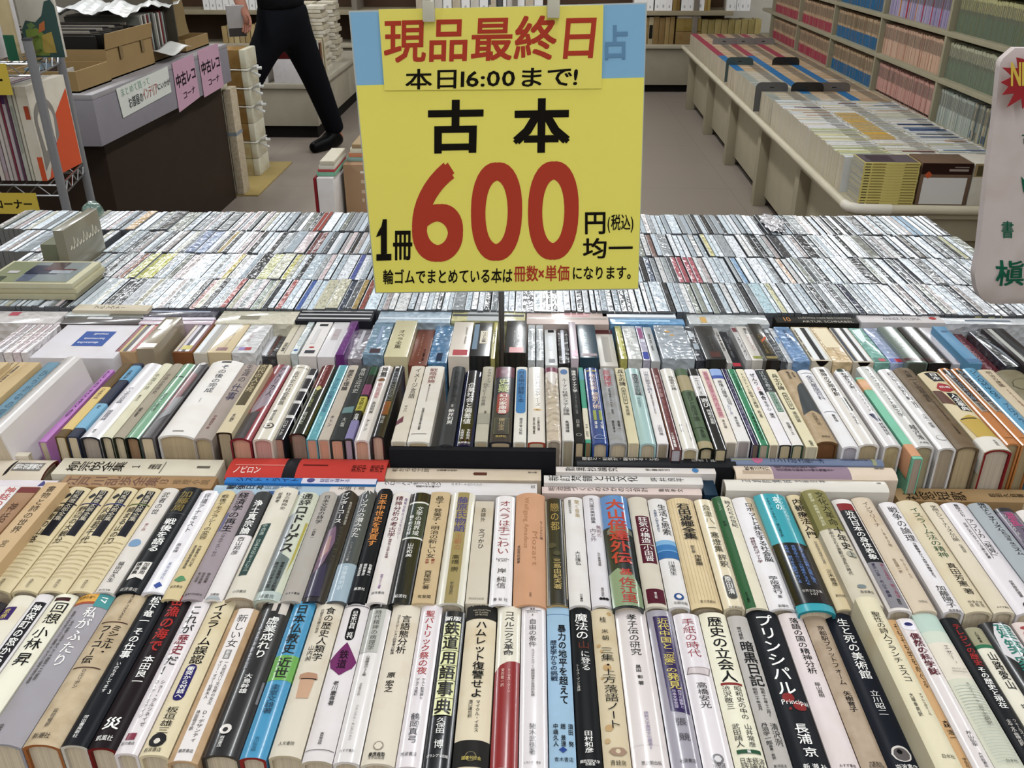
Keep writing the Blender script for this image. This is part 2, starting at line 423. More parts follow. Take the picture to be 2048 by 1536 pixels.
rowA(415, 465, '#ddd0ae', 'hard', 'cream book toned yellow at the head with white words on a dark violet capsule', [T('イスラーム誤認', 155, 690, 0, .52), C(-.04, .42, 690, 1010, '#322a6c'), T('衝突から対話へ', 710, 990, -.04, .28, 'w'), T('板垣雄三', 1060, 1300, -.02, .44, 'k', .004), E(-.06, 1355, .3, '#302e30', 1.0), E(-.06, 1365, .12, '#d8d2c6'), H('岩波書店', 1440, -.08, .6)], mk='aged', yh=1210, yt=1524)
rowA(467, 518, '#c8a983', 'hard', 'tan fur-patterned book with a white strip down the spine, nearest row', [R(-.28, .3, 190, 1536, '#e6dfdc'), T('新しい女', 250, 540, .02, .42, 'k', .004), R(-.1, .14, 560, 640, '#8d8a88'), S('新版', 565, 635, .02, .16, 'w'), T('一九世紀パリ文化界の女王', 655, 1040, .12, .15, 'k', 0), T('マリー・ダグー伯爵夫人', 655, 990, -.1, .15, 'k', 0), T('Ｄ・デザンティ', 1090, 1370, .1, .2, 'k', 0), S('持田明子訳', 1090, 1270, -.14, .14), H('藤原書店', 1448, 0, .5)], mk='marbled', yh=1225, yt=1536)
rowA(519, 582, '#26262a', 'hard', 'black book with torn white brush strokes at its head, nearest row', [R(-.3, .4, 115, 150, '#cfc6bd'), R(-.1, .05, 150, 215, '#cfc6bd'), R(.15, .4, 150, 240, '#cfc6bd'), R(.42, .48, 820, 1010, '#77777c'), T('虚業成れり', 265, 630, .08, .38, 'w', .014), S('呼び屋神彰の生涯', 350, 720, -.22, .13, '#8b8b92'), T('大島幹雄', 765, 940, -.02, .24, 'w', .01), E(-.1, 1250, .17, '#e2ddd8'), E(-.1, 1255, .08, '#26262a'), T('岩波書店', 1310, 1410, -.1, .13, 'w', 0)], rough=.32, mk='gloss', yh=1209, yt=1522)
rowA(583, 628, '#3f9cc6', 'hard', 'bright blue book with a green band under its black title', [B(598, 815, '#6fb04e'), T('日本仏教史', 155, 585, .0, .56, 'k', .02), T('近世', 615, 800, 0, .6, 'k', .02), T('圭室文雄著', 850, 1110, -.02, .4, '#243a52', 0), T('吉川弘文館', 1310, 1440, -.05, .2, '#2d5570', 0)], mk='gloss', rough=.3, edge='#9c2a24', yh=1209, yt=1526)
rowA(630, 685, '#d9d0be', 'hard', 'cream book with a small drawing of a wrapped tan figure, nearest row', [T('食の歴史人類学', 175, 645, .1, .36, 'k', .006), S('比較文化論の地平', 190, 405, -.2, .13), T('山内昶', 505, 645, -.2, .22, 'k', 0), P([(-.25, 800), (.25, 800), (.22, 970), (-.2, 970)], '#caa486'), P([(-.3, 760), (-.05, 745), (.32, 755), (.34, 800), (-.3, 800)], '#b88f72'), R(-.22, .3, 796, 806, '#352a26'), H('人文書院', 1365, -.05, .5)], mk='aged', edge='#cfc0a4', yh=1209, yt=1521)
rowA(687, 738, LW, 'hard', 'white book with a plum diamond and a black capsule on its spine', [C(.02, .36, 180, 462, '#1f1d20'), T('日本史小百科 近代', 205, 445, .02, .24, 'w'), P([(0, 478), (.5, 630), (.42, 690), (.02, 770), (-.42, 690), (-.5, 620)], '#7c2f6d'), T('鉄道', 545, 710, 0, .36, '#1d121b', .012), T('老川慶喜著', 815, 1030, -.02, .22, 'k', .006), R(-.48, .48, 160, 164, '#2a282b'), R(-.48, .48, 1413, 1418, '#3a383b'), T('東京堂出版', 1265, 1370, -.04, .14, 'k', .006)], edge='#c9bda6', yh=1210, yt=1530)
rowA(739, 783, '#dfdad8', 'hard', 'narrow white book with a black head and a pale grey title panel', [B(115, 180, '#1d1d20'), H('1', 150, 0, .1, 'w'), R(-.5, .28, 182, 560, '#b5b5ae'), T('時代精神の病理学', 195, 545, -.04, .3, '#3a3a38', .004), S('心理療法の26章', 590, 770, -.06, .18), S('日本教文社訳', 830, 940, -.1, .12, 'n'), T('フランクル・セレクション', 1020, 1330, -.05, .15, 'd', 0), H('みすず書房', 1418, -.05, .6)], mk='gloss', rough=.3, yh=1210, yt=1531)
rowA(784, 841, '#dcd2c1', 'hard', 'plain cream book with two columns of black title and a line-drawn emblem at the tail', [T('言語態分析', 235, 570, .08, .34, 'k', .008), S('コミュニケーション的思考の転換', 230, 575, -.2, .13, 'k'), T('原', 730, 780, -.08, .28, 'k'), T('宏之', 800, 905, -.08, .28, 'k'), E(-.06, 1370, .16, '#9a8f83'), E(-.06, 1370, .13, '#dcd2c1'), H('慶應義塾', 1445, -.06, .5, 'k', .01), H('大学出版会', 1475, -.06, .5, 'k')], mk='aged', yh=1213, yt=1533)
rowA(842, 885, '#e2dadd', 'hard', 'glossy white book with a slender red title, left of the black and lime spine', [T('聖パトリック祭の夜', 190, 745, -.02, .44, '#b3242b', .008), S('ケルト航海譚と', 775, 960, .12, .16, 'k'), S('ジョイス変幻', 775, 930, -.14, .16, 'k'), T('鶴岡真弓', 1080, 1340, 0, .4, '#2d3340', .004), H('岩波書店', 1435, -.05, .65)], mk='gloss', rough=.28, yh=1212, yt=1538)
rowA(886, 932, '#1d2127', 'hard', 'black book with a column of pale lime squares behind its heavy black title', [B(183, 190, '#dfd9c9'), H('新版', 258, 0, .72, 'w', .02), R(-.36, .36, 295, 402, '#e3e4ad'), R(-.36, .36, 408, 530, '#e3e4ad'), R(-.36, .36, 536, 660, '#e3e4ad'), R(-.36, .36, 666, 792, '#e3e4ad'), R(-.36, .36, 798, 945, '#e3e4ad'), R(-.36, .36, 951, 1095, '#e3e4ad'), T('鉄', 295, 402, 0, .66, 'k', .02), T('道', 410, 528, 0, .66, 'k', .02), T('用', 540, 658, 0, .66, 'k', .02), T('語', 668, 790, 0, .66, 'k', .02), T('事', 800, 942, 0, .66, 'k', .02), T('典', 955, 1092, 0, .66, 'k', .02), T('久保田', 1120, 1260, 0, .36, 'w', .004), T('博', 1310, 1390, 0, .36, 'w', .004), H('グランプリ出版', 1455, 0, .8, 'w')], mk='gloss', rough=.25, yh=1224, yt=1540)
rowA(934, 994, '#dccfb4', 'hard', 'thick cream book with black ornamented bands at head and tail', [B(115, 255, '#2c2b29'), B(1305, 1536, '#2c2b29'), H('世界探偵小説全集', 135, 0, .7, '#cfc5ad'), H('THE COLLECTION', 182, 0, .6, '#cfc5ad'), H('OF CLASSIC', 203, 0, .45, '#cfc5ad'), H('DETECTIVE', 223, 0, .42, '#cfc5ad'), T('ハムレット復讐せよ', 275, 940, .03, .38), S('マイクル・イネス', 960, 1240, .1, .14, 'k'), S('滝口達也訳', 960, 1115, -.12, .13, 'k'), E(0, 1450, .17, '#77704f'), E(0, 1450, .15, '#2c2b29'), H('国書刊行会', 1465, .02, .55, 'y')], mk='aged', yh=1210)
rowA(996, 1042, IV, 'hard', 'cream book whose lower two thirds are deep red with a curved top edge', [P([(-.5, 700), (-.3, 650), (0, 622), (.5, 612), (.5, 1540), (-.5, 1540)], '#96161d'), T('コペルニクス革命', 185, 570, .02, .44), T('トーマス・クーン', 680, 890, .08, .14, '#e8c9bd', 0), T('常石敬一訳', 680, 840, -.18, .14, '#e8c9bd', 0)], mk='gloss', rough=.28, yh=1213)
rowA(1043, 1092, '#e0d9db', 'hard', 'shiny white book with a fine grey subtitle, right of the cream and red spine', [H('叢書', 162, -.05, .2), H('知を究める', 190, -.05, .46), H('8', 215, -.05, .07), R(-.35, .3, 174, 177, 'k'), T('自由の条件', 250, 495, -.04, .32, 'k', .004), S('スコストクヴィル輪廻論者の思想的系譜', 510, 920, -.03, .14), T('猪木武徳著', 1150, 1425, -.03, .26, '#3a3c42', 0), H('ミネルヴァ書房', 1490, -.05, .6)], mk='gloss', rough=.28, yh=1212)
rowA(1093, 1138, '#9dbdd6', 'flat', 'light blue paperback with two bold black title columns', [R(-.5, .5, 204, 210, '#6f93b3'), T('暴力の地平を超えて', 295, 985, .14, .36, 'k', .022), T('歴史学からの挑戦', 430, 785, -.24, .3, '#20304a', .014), T('須田 努', 1150, 1350, .34, .2, 'k'), T('趙 景達', 1150, 1350, .05, .2, 'k'), T('中嶋久人', 1150, 1350, -.24, .2, 'k'), P([(-.14, 1377), (.02, 1350), (.18, 1377), (.02, 1404)], '#244a93'), H('青木書店', 1462, .04, .72)], yh=1213)
rowA(1139, 1181, '#202326', 'hard', 'black book with a white title that has one dull red character', [T('魔法の', 195, 420, .02, .62, 'w', .006), T('山', 430, 500, .06, .56, '#6d3529', .01), T('に登る', 515, 690, .1, .44, 'w', .004), S('トーマス・マンと身体', 630, 865, -.28, .16, 's'), T('田村和彦', 1205, 1400, 0, .36, 'w', .008), H('関西学院大学', 1470, 0, .8, 'w'), H('出版会', 1495, 0, .4, 'w')], rough=.4, yh=1215)
rowA(1182, 1228, '#d3c4a4', 'hard', 'beige book stained with brown spots, a brown fan crest near the tail', [E(.26, 195, .12, '#c0a06c'), E(-.32, 470, .1, '#bd9c68'), E(-.05, 660, .18, '#bf9e6a'), E(-.22, 520, .08, '#c0a06c'), E(-.28, 750, .07, '#c0a06c'), E(-.2, 1180, .16, '#c2a16e'), E(-.3, 1290, .12, '#c4a678'), T('桂', 225, 275, -.04, .3, 'k', 0), T('米', 330, 370, 0, .3, 'k', 0), T('朝', 385, 430, 0, .3, 'k', 0), T('三集・上方', 485, 800, 0, .56, 'k', .004), T('落語ノート', 810, 1190, .02, .56, 'k', .004), P([(-.3, 1385), (-.15, 1355), (.25, 1350), (.4, 1380), (.2, 1420), (-.12, 1420)], '#a58a74'), E(.05, 1385, .1, '#d3c4a4'), H('青蛙房', 1485, .02, .6)], mk='aged', yh=1215)
rowA(1229, 1291, '#ddd4d2', 'hard', 'broad off-white book with a strong gloss streak, left of the violet torn-edge label', [T('孝子伝の研究', 195, 550, 0, .34, 'k', .006), T('黒田', 630, 695, 0, .17, 'k'), T('彰', 720, 750, .02, .17, 'k'), T('著', 770, 805, .02, .17, 'k'), T('佛教大学鷹陵文化叢書5', 1030, 1360, .04, .14, '#8f83a5', 0), R(-.5, .5, 1320, 1322, '#b9aeb0'), H('思文閣出版', 1475, 0, .55)], mk='gloss', rough=.22, yh=1211)
rowA(1292, 1343, '#a7a2ad', 'hard', 'lilac grey book with a torn-edged violet label and gold title', [P([(-.3, 210), (.42, 205), (.4, 600), (.44, 1040), (-.26, 1020), (-.28, 600)], '#33205f'), T('近代中国と', 225, 495, .06, .44, 'y', .01), T('「恋愛」の', 495, 690, .06, .44, 'y', .01), T('発見', 695, 835, .08, .44, 'y', .012), S('西洋の衝撃と', 840, 1000, .2, .15, '#cfc4de'), S('日本文学受容', 840, 1000, 0, .15, '#cfc4de'), T('張', 1080, 1150, .05, .4, '#48474e', .002), T('競', 1210, 1280, .08, .4, '#48474e', .002), H('岩波書店', 1450, .05, .55)], mk='gloss', rough=.22, yh=1216)
rowA(1344, 1395, '#dfd8dc', 'hard', 'white book with a red title above a drawn grey envelope', [T('手紙の時代', 225, 555, 0, .5, '#9b1c35', .004), P([(-.4, 640), (.46, 640), (.4, 712), (-.44, 695)], '#8b7f80'), P([(-.36, 646), (.42, 646), (.37, 704), (-.4, 690)], '#cbbfc0'), T('高橋安光', 770, 995, 0, .4, 'k', 0), E(0, 1430, .2, '#7e7b80'), E(0, 1430, .13, '#d8d4d6'), H('法政大学', 1478, 0, .42), H('出版局', 1497, 0, .42)], mk='gloss', rough=.24, yh=1222)
rowA(1396, 1449, '#e4e0cb', 'hard', 'cream book with a bold black title over a red line, nearest row', [T('歴史の立会人', 205, 765, 0, .58, 'k', .016), R(-.34, .4, 770, 790, '#8e2f2c'), T('昭和史の中の', 795, 1085, .2, .28, 'k', .004), T('渋沢敬三', 795, 1000, -.2, .28, 'k', .004), T('山井常彦', 1120, 1325, .2, .26, 'k', .004), T('武田晴人', 1120, 1325, -.2, .26, 'k', .004), R(-.36, .4, 1345, 1378, '#2f5a40'), H('編', 1361, .02, .12, 'w'), H('日本経済', 1440, .05, .8), H('評論社', 1490, .05, .8)], yh=1219)
rowA(1450, 1490, '#b9b4b0', 'hard', 'grey book with a squat black title, left of the black novel with a red splash', [S('現代語訳', 290, 400, -.1, .2, 'k'), T('暗黒日記', 410, 800, .04, .66, 'k', .018), S('昭和十七年十二月〜', 810, 1060, .16, .2, 'k'), S('昭和二十年五月', 810, 1005, -.18, .2, 'k'), T('清沢洌', 1110, 1310, .2, .36, 'k', .004), S('丹羽宇一郎', 1110, 1300, -.22, .28, 'k'), S('編集・解説', 1300, 1425, -.2, .15, 'k'), H('東洋経済', 1483, -.05, .55), H('062203', 1515, -.05, .6)], yh=1225)
rowA(1491, 1552, '#22262c', 'hard', 'thick black novel with big white katakana and a red paint splash', [T('プリンシパル', 180, 870, -.02, .58, 'w', .008), E(-.06, 890, .18, '#8f2a2b'), E(.2, 960, .2, '#8f2a2b', .9), E(-.1, 985, .05, '#8f2a2b'), H('Principal', 925, .1, .8, 'w', .0), T('長浦', 1110, 1290, .02, .4, 'w', .008), T('京', 1315, 1400, .06, .4, 'w', .008), H('新 潮 社', 1483, .06, .66, 'w')], rough=.4, yh=1214)
rowA(1553, 1600, '#dbcfcf', 'hard', 'pinkish white book right of the black novel with a red splash', [T('落語の国の精神分析', 205, 685, .04, .4, 'k', .006), T('藤山直樹', 755, 885, .04, .24, 'k', 0), H('みすず書房', 1465, .04, .6)], yh=1218)
rowA(1601, 1645, '#b7a48f', 'hard', 'brown-beige mottled book with thin black handwriting, nearest row', [T('京都駅プラットフォーム', 270, 775, .06, .34, 'k', 0), T('矢樹育子', 825, 1005, .05, .34, 'k', .008), H('文藝春秋', 1440, .05, .5), H('企画出版部', 1465, .05, .6)], mk='marbled', yh=1214)
rowA(1646, 1698, '#202530', 'hard', 'blue-black book with white title and a round sower emblem at the tail', [T('生と死の美術館', 205, 720, .02, .44, 'w', .008), T('立川昭二', 815, 1030, .04, .34, 'w', .004), E(.04, 1355, .32, '#d9d4ce'), E(.04, 1360, .26, '#6a6464'), E(.0, 1340, .1, '#1a1a1c'), H('岩波書店', 1468, .04, .72, 'w')], rough=.4, yh=1217)
rowA(1706, 1750, '#dbd2b4', 'hard', 'tall cream book standing higher than its neighbours, toward the right of the nearest row', [T('聖性の詩人フランチェスコ', 140, 740, .02, .4, 'k', 0), S('アブルッポナール', 830, 1020, .22, .16), S('大塚幸男訳', 830, 1030, -.16, .16), H('白水社', 1368, .1, .5)], mk='aged', dz=.022, yh=1183, yt=1525, yr=1183)
rowA(1763, 1781, '#d3ab78', 'flat', 'thin orange-tan book wedged right of the tall cream book', [T('そもそも学をめぐる', 240, 790, .05, .5, 'k', 0), T('森', 1060, 1130, .05, .62, 'k', 0), T('浩一', 1140, 1235, .05, .62, 'k', 0), T('学生社', 1380, 1465, .05, .4, 'k', 0)], dz=-.004, yh=1228, yt=1538)
rowA(1782, 1818, '#e4dcdb', 'hard', 'glossy white book with a heavy plum title under a blue round badge', [E(0, 255, .4, '#e9e6f0'), E(0, 245, .24, '#2a2f74', .6), T('偶然の科学誌', 320, 675, .02, .56, '#6b1a30', .026), T('井山弘幸', 1145, 1280, .1, .3, 'k', 0), T('大修館書店', 1330, 1460, .1, .22, 'k', 0)], mk='gloss', rough=.25, yh=1225, yt=1538)
rowA(1819, 1869, '#d9d6c5', 'hard', 'pale book with watery green bands and faint wavy lines, nearest row', [B(150, 300, '#b9cdc2'), B(300, 395, '#ccd3c4'), R(-.5, .5, 395, 700, '#ded5c6'), B(700, 1536, '#cfcfbd')] + [R(-.42, .42, 760 + 26 * i, 764 + 26 * i, '#aab8ae') for i in range(26)] + [T('エセー', 430, 560, .04, .22, 'k', 0), H('1', 580, .08, .06), H('Michel de', 632, .04, .5, 'n'), H('Montaigne', 655, .04, .55, 'n'), T('モンテーニュ', 750, 920, .04, .16, 'k', 0), T('宮下志朗訳', 940, 1110, .04, .2, 'd', 0), H('白水社', 1415, .04, .4)], mk='paper', yh=1213, yt=1534)
rowA(1870, 1906, '#25272b', 'hard', 'black book with red upper and white lower title lettering, right part of the nearest row', [T('テレジンの歴史', 235, 590, .1, .5, '#a52a28', .02), T('その歴史と現在', 600, 950, .05, .44, 'w', .012), S('ウェールズ・ウィルソン著', 1040, 1360, .15, .2, 's'), S('志水臨訳', 1040, 1270, -.15, .22, 's')], rough=.4, yh=1222)
rowA(1907, 1940, '#e0dbca', 'hard', 'cream book with a sage green head and a thin green line', [B(262, 408, '#a19d80'), B(408, 436, '#2f7a58'), T('人物叢書', 300, 395, -.1, .2, 'k', 0), T('山路愛山', 470, 790, .04, .54, 'k', .008), T('坂本多加雄著', 910, 1215, .1, .44, 'k', 0)], yh=1241)
rowA(1941, 2004, '#2a2b2e', 'hard', 'wide black and white book with large teal brush characters', [P([(-.3, 330), (-.1, 225), (.45, 230), (.45, 420), (-.1, 560), (-.34, 480)], '#d9d5d8'), T('建築家', 225, 640, .12, .56, '#128071', .016), T('安藤忠雄', 680, 1100, .25, .36, 'w', .01)], mk='gloss', rough=.22, yh=1229)
rowA(2005, 2040, '#ddcfcb', 'hard', 'pinkish white book with red brush marks, far right of the nearest row', [E(0, 262, .28, '#a8494b', .5), E(.05, 310, .36, '#c98f8d', .7), E(.1, 410, .4, '#2b2b2e', .8)], yh=1229)
rowA(2041, 2086, '#e3e0df', 'hard', 'white book cut off by the right edge of the nearest row', [T('歴史', 300, 600, -.1, .5)], yh=1238)

# ------------------------------------------------------------------ second row
def rowB(*a, **k): return row_book(RB, *a, **k)
rowB(-55, 26, '#e4dfde', 'flat', 'white book with pink lettering at the left edge of the second row', [T('神話の森', 215, 520, .34, .24, '#c0504d', .01), T('その', 270, 400, .05, .2, '#c0504d')])
rowB(29, 69, '#a9835e', 'box', 'tan slipcase with a dark red band, left end of the second row', [R(-.5, .5, 245, 300, '#7b2a28'), T('神話', 400, 620, .0, .42, '#5a3a22', .004)], mk='aged', yt=1200)
rowB(71, 116, '#cdaf83', 'box', 'light tan slipcase with brush-written title and a bare right side, second row', [T('書物と詩の世界', 225, 720, 0, .4, '#3a3026', .004), T('宮', 790, 870, 0, .3, '#7a6a50', 0)], mk='aged', dz=.012, yh=976, yt=1205)
for (x0, x1, tt, cc, nm) in ((122, 170, '編者の山路', '#1d1c20', 'black'), (172, 218, '野辺の大観分', '#3a2f6a', 'violet'), (220, 266, '火蛾若千代', '#253a78', 'blue'), (268, 314, '極まる山の刀', '#5a6a2c', 'olive green')):
    rowB(x0, x1, '#d8c9a2', 'hard', 'cream wave-printed book with a black title strip and a thin ' + nm + ' ring',
         [R(.0, .36, 265, 735, '#26262f'), T('司馬遼太郎全集', 265, 580, .18, .27, '#d8cfb8', 0), P([(-.32, 330), (-.14, 295), (.0, 320), (-.18, 355)], '#2d2d31'), R(-.46, .46, 400, 410, cc), T(tt, 430, 820, -.16, .34, '#38301f', .006)] + [R(-.44, .44, 800 + 45 * i, 806 + 45 * i, '#c6b388') for i in range(9)] + [T('講談社刊', 1200, 1290, .05, .14, '#4a4030', 0)], mk='aged', yh=985, yt=1196)
rowB(316, 350, '#dcd6d0', 'hard', 'narrow off-white book with a blue round crest, second row', [T('武者の世', 275, 510, 0, .44, 'k', 0), T('東と西', 600, 680, 0, .24, '#a56a64', 0), E(0, 805, .34, '#7d9fc0', 1.0), T('福田以久生', 1000, 1215, 0, .34, 'k', 0), H('吉川弘文館', 1295, 0, .6)], yh=985, yt=1196)
rowB(352, 396, '#22252a', 'hard', 'black book with gold characters at the head and a white bookmark-shaped label', [T('加藤周', 258, 470, -.02, .56, '#8d7a3c', .014), R(-.42, .42, 490, 494, '#6d6d70'), T('戦後を語る', 545, 895, 0, .5, 'w', .014), P([(-.34, 1000), (.3, 1000), (.3, 1180), (-.02, 1160), (-.34, 1185)], '#e2ddd6'), T('加藤周', 1005, 1130, .12, .24, 'k'), T('講演集', 1005, 1130, -.18, .24, 'k'), H('岩波書店', 1285, 0, .7, 's')], rough=.35, yh=983, yt=1196)
rowB(397, 436, '#e5e1e6', 'hard', 'bright white book with a blue splash emblem on its wide lower wrapper', [T('評議アナキスト', 280, 690, 0, .34, '#4a4650', 0), T('高本輝', 800, 900, 0, .24, '#4a4650', 0), B(960, 1330, '#e9e7ec'), T('美術出版社', 1000, 1180, .1, .16, '#5a6c9a', 0), E(.1, 1240, .16, '#2f55a4'), P([(-.1, 1240), (.1, 1205), (.3, 1240), (.1, 1275)], '#2f55a4')], mk='gloss', rough=.3, yh=989, yt=1196)
rowB(437, 469, '#d2c092', 'hard', 'straw-coloured book with a green sprout emblem near the tail', [T('戦後デモクラシーの変容', 290, 760, 0, .46, '#3c3a34', .002), S('大嶽秀夫山口定', 820, 1040, .14, .2), S('高畠通敏高橋直編', 820, 1065, -.14, .2), P([(-.34, 1180), (-.1, 1140), (.1, 1140), (.34, 1180), (0, 1205)], '#5c9468'), H('岩波書店', 1250, 0, .7)], mk='aged', yh=989)
rowB(470, 508, '#a2969c', 'hard', 'mauve grey book with a bold black title, second row', [T('経済学の再生', 268, 675, 0, .56, 'k', .008), R(-.44, -.3, 470, 660, '#6d6f9a'), T('アマルティア・セン', 685, 935, 0, .26, '#3a3338', 0), S('徳永澄憲', 1100, 1205, .25, .16), S('松本保美', 1100, 1220, .02, .16), S('青山治城', 1100, 1200, -.2, .16), H('麗澤大学出版会', 1325, 0, .8)], yh=988)
rowB(509, 542, '#e3dedd', 'hard', 'white book with a charcoal upper half carrying a white title', [B(255, 705, '#414344'), T('浄土真宗論', 345, 700, 0, .56, 'w', .014), T('西山邦彦', 725, 915, 0, .4, '#3a3838', 0), H('法蔵館', 1325, 0, .5), P([(-.4, 1385), (-.3, 1345), (.3, 1345), (.4, 1385)], '#a9b0b4')], yh=989)
rowB(543, 592, '#ddd7c9', 'hard', 'ivory book with a dark green plaque low on the left of the spine', [T('狂の精神史', 262, 440, .2, .22, '#4c463c', 0), S('谷崎考', 262, 370, -.14, .2), P([(-.36, 588), (.02, 585), (-.04, 1120), (-.36, 1120)], '#35504c'), T('中西進 日本文化をよむ三', 590, 1080, -.18, .2, '#b9c8bd', 0), H('小沢書店', 1290, -.05, .5)], dz=.004, yh=981, yt=1204, edge='#b5a38a')
rowB(593, 638, '#cdd2c0', 'hard', 'book with heavy black katakana over a grey and pale green photo', [P([(-.5, 500), (-.2, 460), (.0, 1280), (-.5, 1330)], '#8e959a'), P([(-.2, 880), (.3, 940), (.28, 1290), (-.4, 1290)], '#6d7a78'), P([(.38, 560), (.48, 560), (.46, 900), (.36, 1100)], '#b7ad48'), T('通辞', 270, 395, .02, .56, 'k', .006), T('ロドリゲス', 395, 880, .02, .58, 'k', .026), S('南蛮の冒険者と大航海', 980, 1280, .12, .16, 'k'), S('時代の日本中国', 980, 1250, -.12, .16, 'k'), B(1285, 1400, '#b9c6c2'), H('原書房', 1340, 0, .6)], mk='gloss', rough=.3, yh=990)
rowB(639, 675, '#b4aea7', 'hard', 'plain grey book with a slim black title, second row', [T('日本文芸の詩学', 285, 580, 0, .38, 'k', 0), T('小西甚一', 630, 735, -.04, .2, 'k', 0), H('みすず書房', 1300, 0, .7)], yh=988)
rowB(676, 717, '#25202a', 'hard', 'dark book with a blurred purple picture and white katakana at the head', [P([(-.4, 640), (-.05, 600), (.1, 760), (-.1, 980), (-.48, 1120)], '#7d5f78'), P([(-.3, 720), (-.1, 690), (-.05, 860), (-.35, 950)], '#a9837f'), P([(-.5, 1080), (.1, 980), (.2, 1330), (-.5, 1330)], '#393352'), T('インターコース', 250, 575, -.06, .36, 'w', .01), Lt('INTERCOURSE', 500, 980, .2, .2, '#3d3532'), S('性的行為の政治学', 350, 590, .28, .12, 's')], mk='gloss', rough=.3, yh=984)
rowB(718, 752, '#4b5256', 'hard', 'slate grey book with a pale blue lower panel, second row', [T('パーソウルの潜みかた', 225, 715, -.02, .44, 'w', .006), S('ハンス・ドイツ著', 760, 960, -.05, .14, 's'), B(985, 1400, '#9db2c0'), T('佐藤貴明訳', 1010, 1260, 0, .3, '#dce6ec', .004)], mk='gloss', rough=.3, yh=981)
rowB(754, 784, '#24262a', 'hard', 'black book with an orange gothic title, second row', [T('日本中世史を見直す', 265, 805, 0, .6, '#dd9440', .012), S('佐藤進一', 985, 1110, .3, .2, 'w'), S('網野善彦', 985, 1110, 0, .2, 'w'), S('笠松宏至', 985, 1110, -.28, .2, 'w'), H('悪思社', 1245, 0, .66, 'w')], rough=.35, yh=981)
rowB(786, 821, '#e0dad6', 'hard', 'white book with a maroon title and small mauve side lettering', [T('精神分析の考古学', 285, 715, -.06, .44, '#6e2034', .006), S('精神分析のコスモロジー', 300, 720, .32, .16, '#8d73a0'), S('精神性と文学の系譜', 725, 925, -.04, .18, '#7c4250'), S('誠信フロイト選書', 1090, 1240, -.04, .14, '#8d5a9c'), H('誠信書房', 1282, -.04, .66)], yh=987)
rowB(823, 861, '#1d201f', 'hard', 'black book with a dark green panel between two white rings', [B(340, 356, '#dcdcd4'), B(356, 705, '#33443c'), B(705, 722, '#dcdcd4'), T('文学の境界域', 390, 690, .12, .34, 'w', .004), S('場と知の対話', 480, 680, -.24, .22, 'w'), T('山形和美', 765, 915, 0, .32, 'w', 0), H('彩流社', 1315, 0, .6, 'w')], mk='gloss', rough=.2, yh=988)
rowB(862, 901, '#cbb48c', 'flat', 'tan book with a long black title and two small red words', [T('晶子・登美子・明治の新しい女', 280, 920, 0, .44, 'k', .002), S('愛と', 925, 980, .15, .2, '#a5402f'), S('文学', 925, 980, -.12, .2, '#a5402f'), T('西尾能仁著', 1045, 1240, .02, .34, 'k', 0), H('有斐閣', 1315, .02, .6)], yh=986)
rowB(902, 951, '#dcd7c7', 'hard', 'ivory book with an olive gold stripe down the middle and blue title', [R(-.2, .26, 240, 1380, '#a2915c'), T('藤原氏物語', 285, 645, .02, .46, '#303a8c', .012), T('王朝の', 660, 830, .02, .3, '#b06a4a', .004), T('高橋', 880, 980, .02, .3, 'k', 0), T('崇', 1000, 1055, .02, .3, 'k', 0), S('新人物往来社', 1160, 1290, .0, .14)], mk='gloss', rough=.28, yh=986)
rowB(952, 990, '#cdc3b1', 'box', 'plain putty slipcase sitting lower than its neighbours, second row', [T('森鷗外', 395, 540, -.02, .26, '#4d473d', 0), T('文づかひ', 610, 815, -.02, .32, '#3f3a33', 0), H('明治村出版', 1328, 0, .7, 'n')], mk='aged', yh=1003, dz=-.004)
rowB(992, 1031, '#e7e3e5', 'hard', 'white book with a red hiragana title spaced down the spine', [T('オペラは手ごわい', 315, 870, 0, .6, '#9a2038', .004), H('Suminobu', 912, 0, .62), H('Kishi', 932, 0, .4), T('岸', 1010, 1065, 0, .44, 'k', 0), T('純信', 1095, 1220, 0, .44, 'k', 0), H('春 秋 社', 1332, 0, .66)], mk='gloss', rough=.3, yh=992)
rowB(1032, 1090, '#cf9f7b', 'hard', 'broad salmon book with faint brown script over its spine', [Lt('Wolfgang Amadeus', 280, 800, -.12, .22, '#b4835f', 0), Lt('Mozart', 620, 980, .16, .24, '#b4835f', 0), T('モーツァルト頌', 510, 700, .36, .11, 'k', 0), T('吉田秀和編纂', 760, 945, -.36, .1, 'k', 0), S('白水社', 1255, 1300, .02, .07, 'k')], mk='paper', yh=986)
rowB(1090, 1126, '#25251f', 'hard', 'worn black book with gold characters and frayed pale edges', [R(-.5, -.44, 300, 1380, '#b8ac8f'), R(.45, .5, 300, 1300, '#b8ac8f'), T('戀の都', 335, 620, 0, .5, '#b59a50', .004), E(-.2, 770, .22, '#4f4b34'), E(.05, 850, .2, '#47442f'), T('三島由紀夫著', 905, 1220, .04, .42, '#c3ab66', .006), R(-.45, .45, 1372, 1392, '#c2a36a')], mk='gloss', rough=.3, edge='#c2a36a', yh=996)
rowB(1127, 1164, '#dfdbd8', 'hard', 'white book with faint gold title at the head, right of the worn black book', [T('聞く音楽', 300, 480, .18, .28, '#b59c5e', .004), S('短歌研究の方法', 300, 440, -.2, .16), T('大辻隆弘', 825, 970, .05, .28, 'k', 0), S('六花書林', 1260, 1345, .08, .14, 'k')], yh=993)
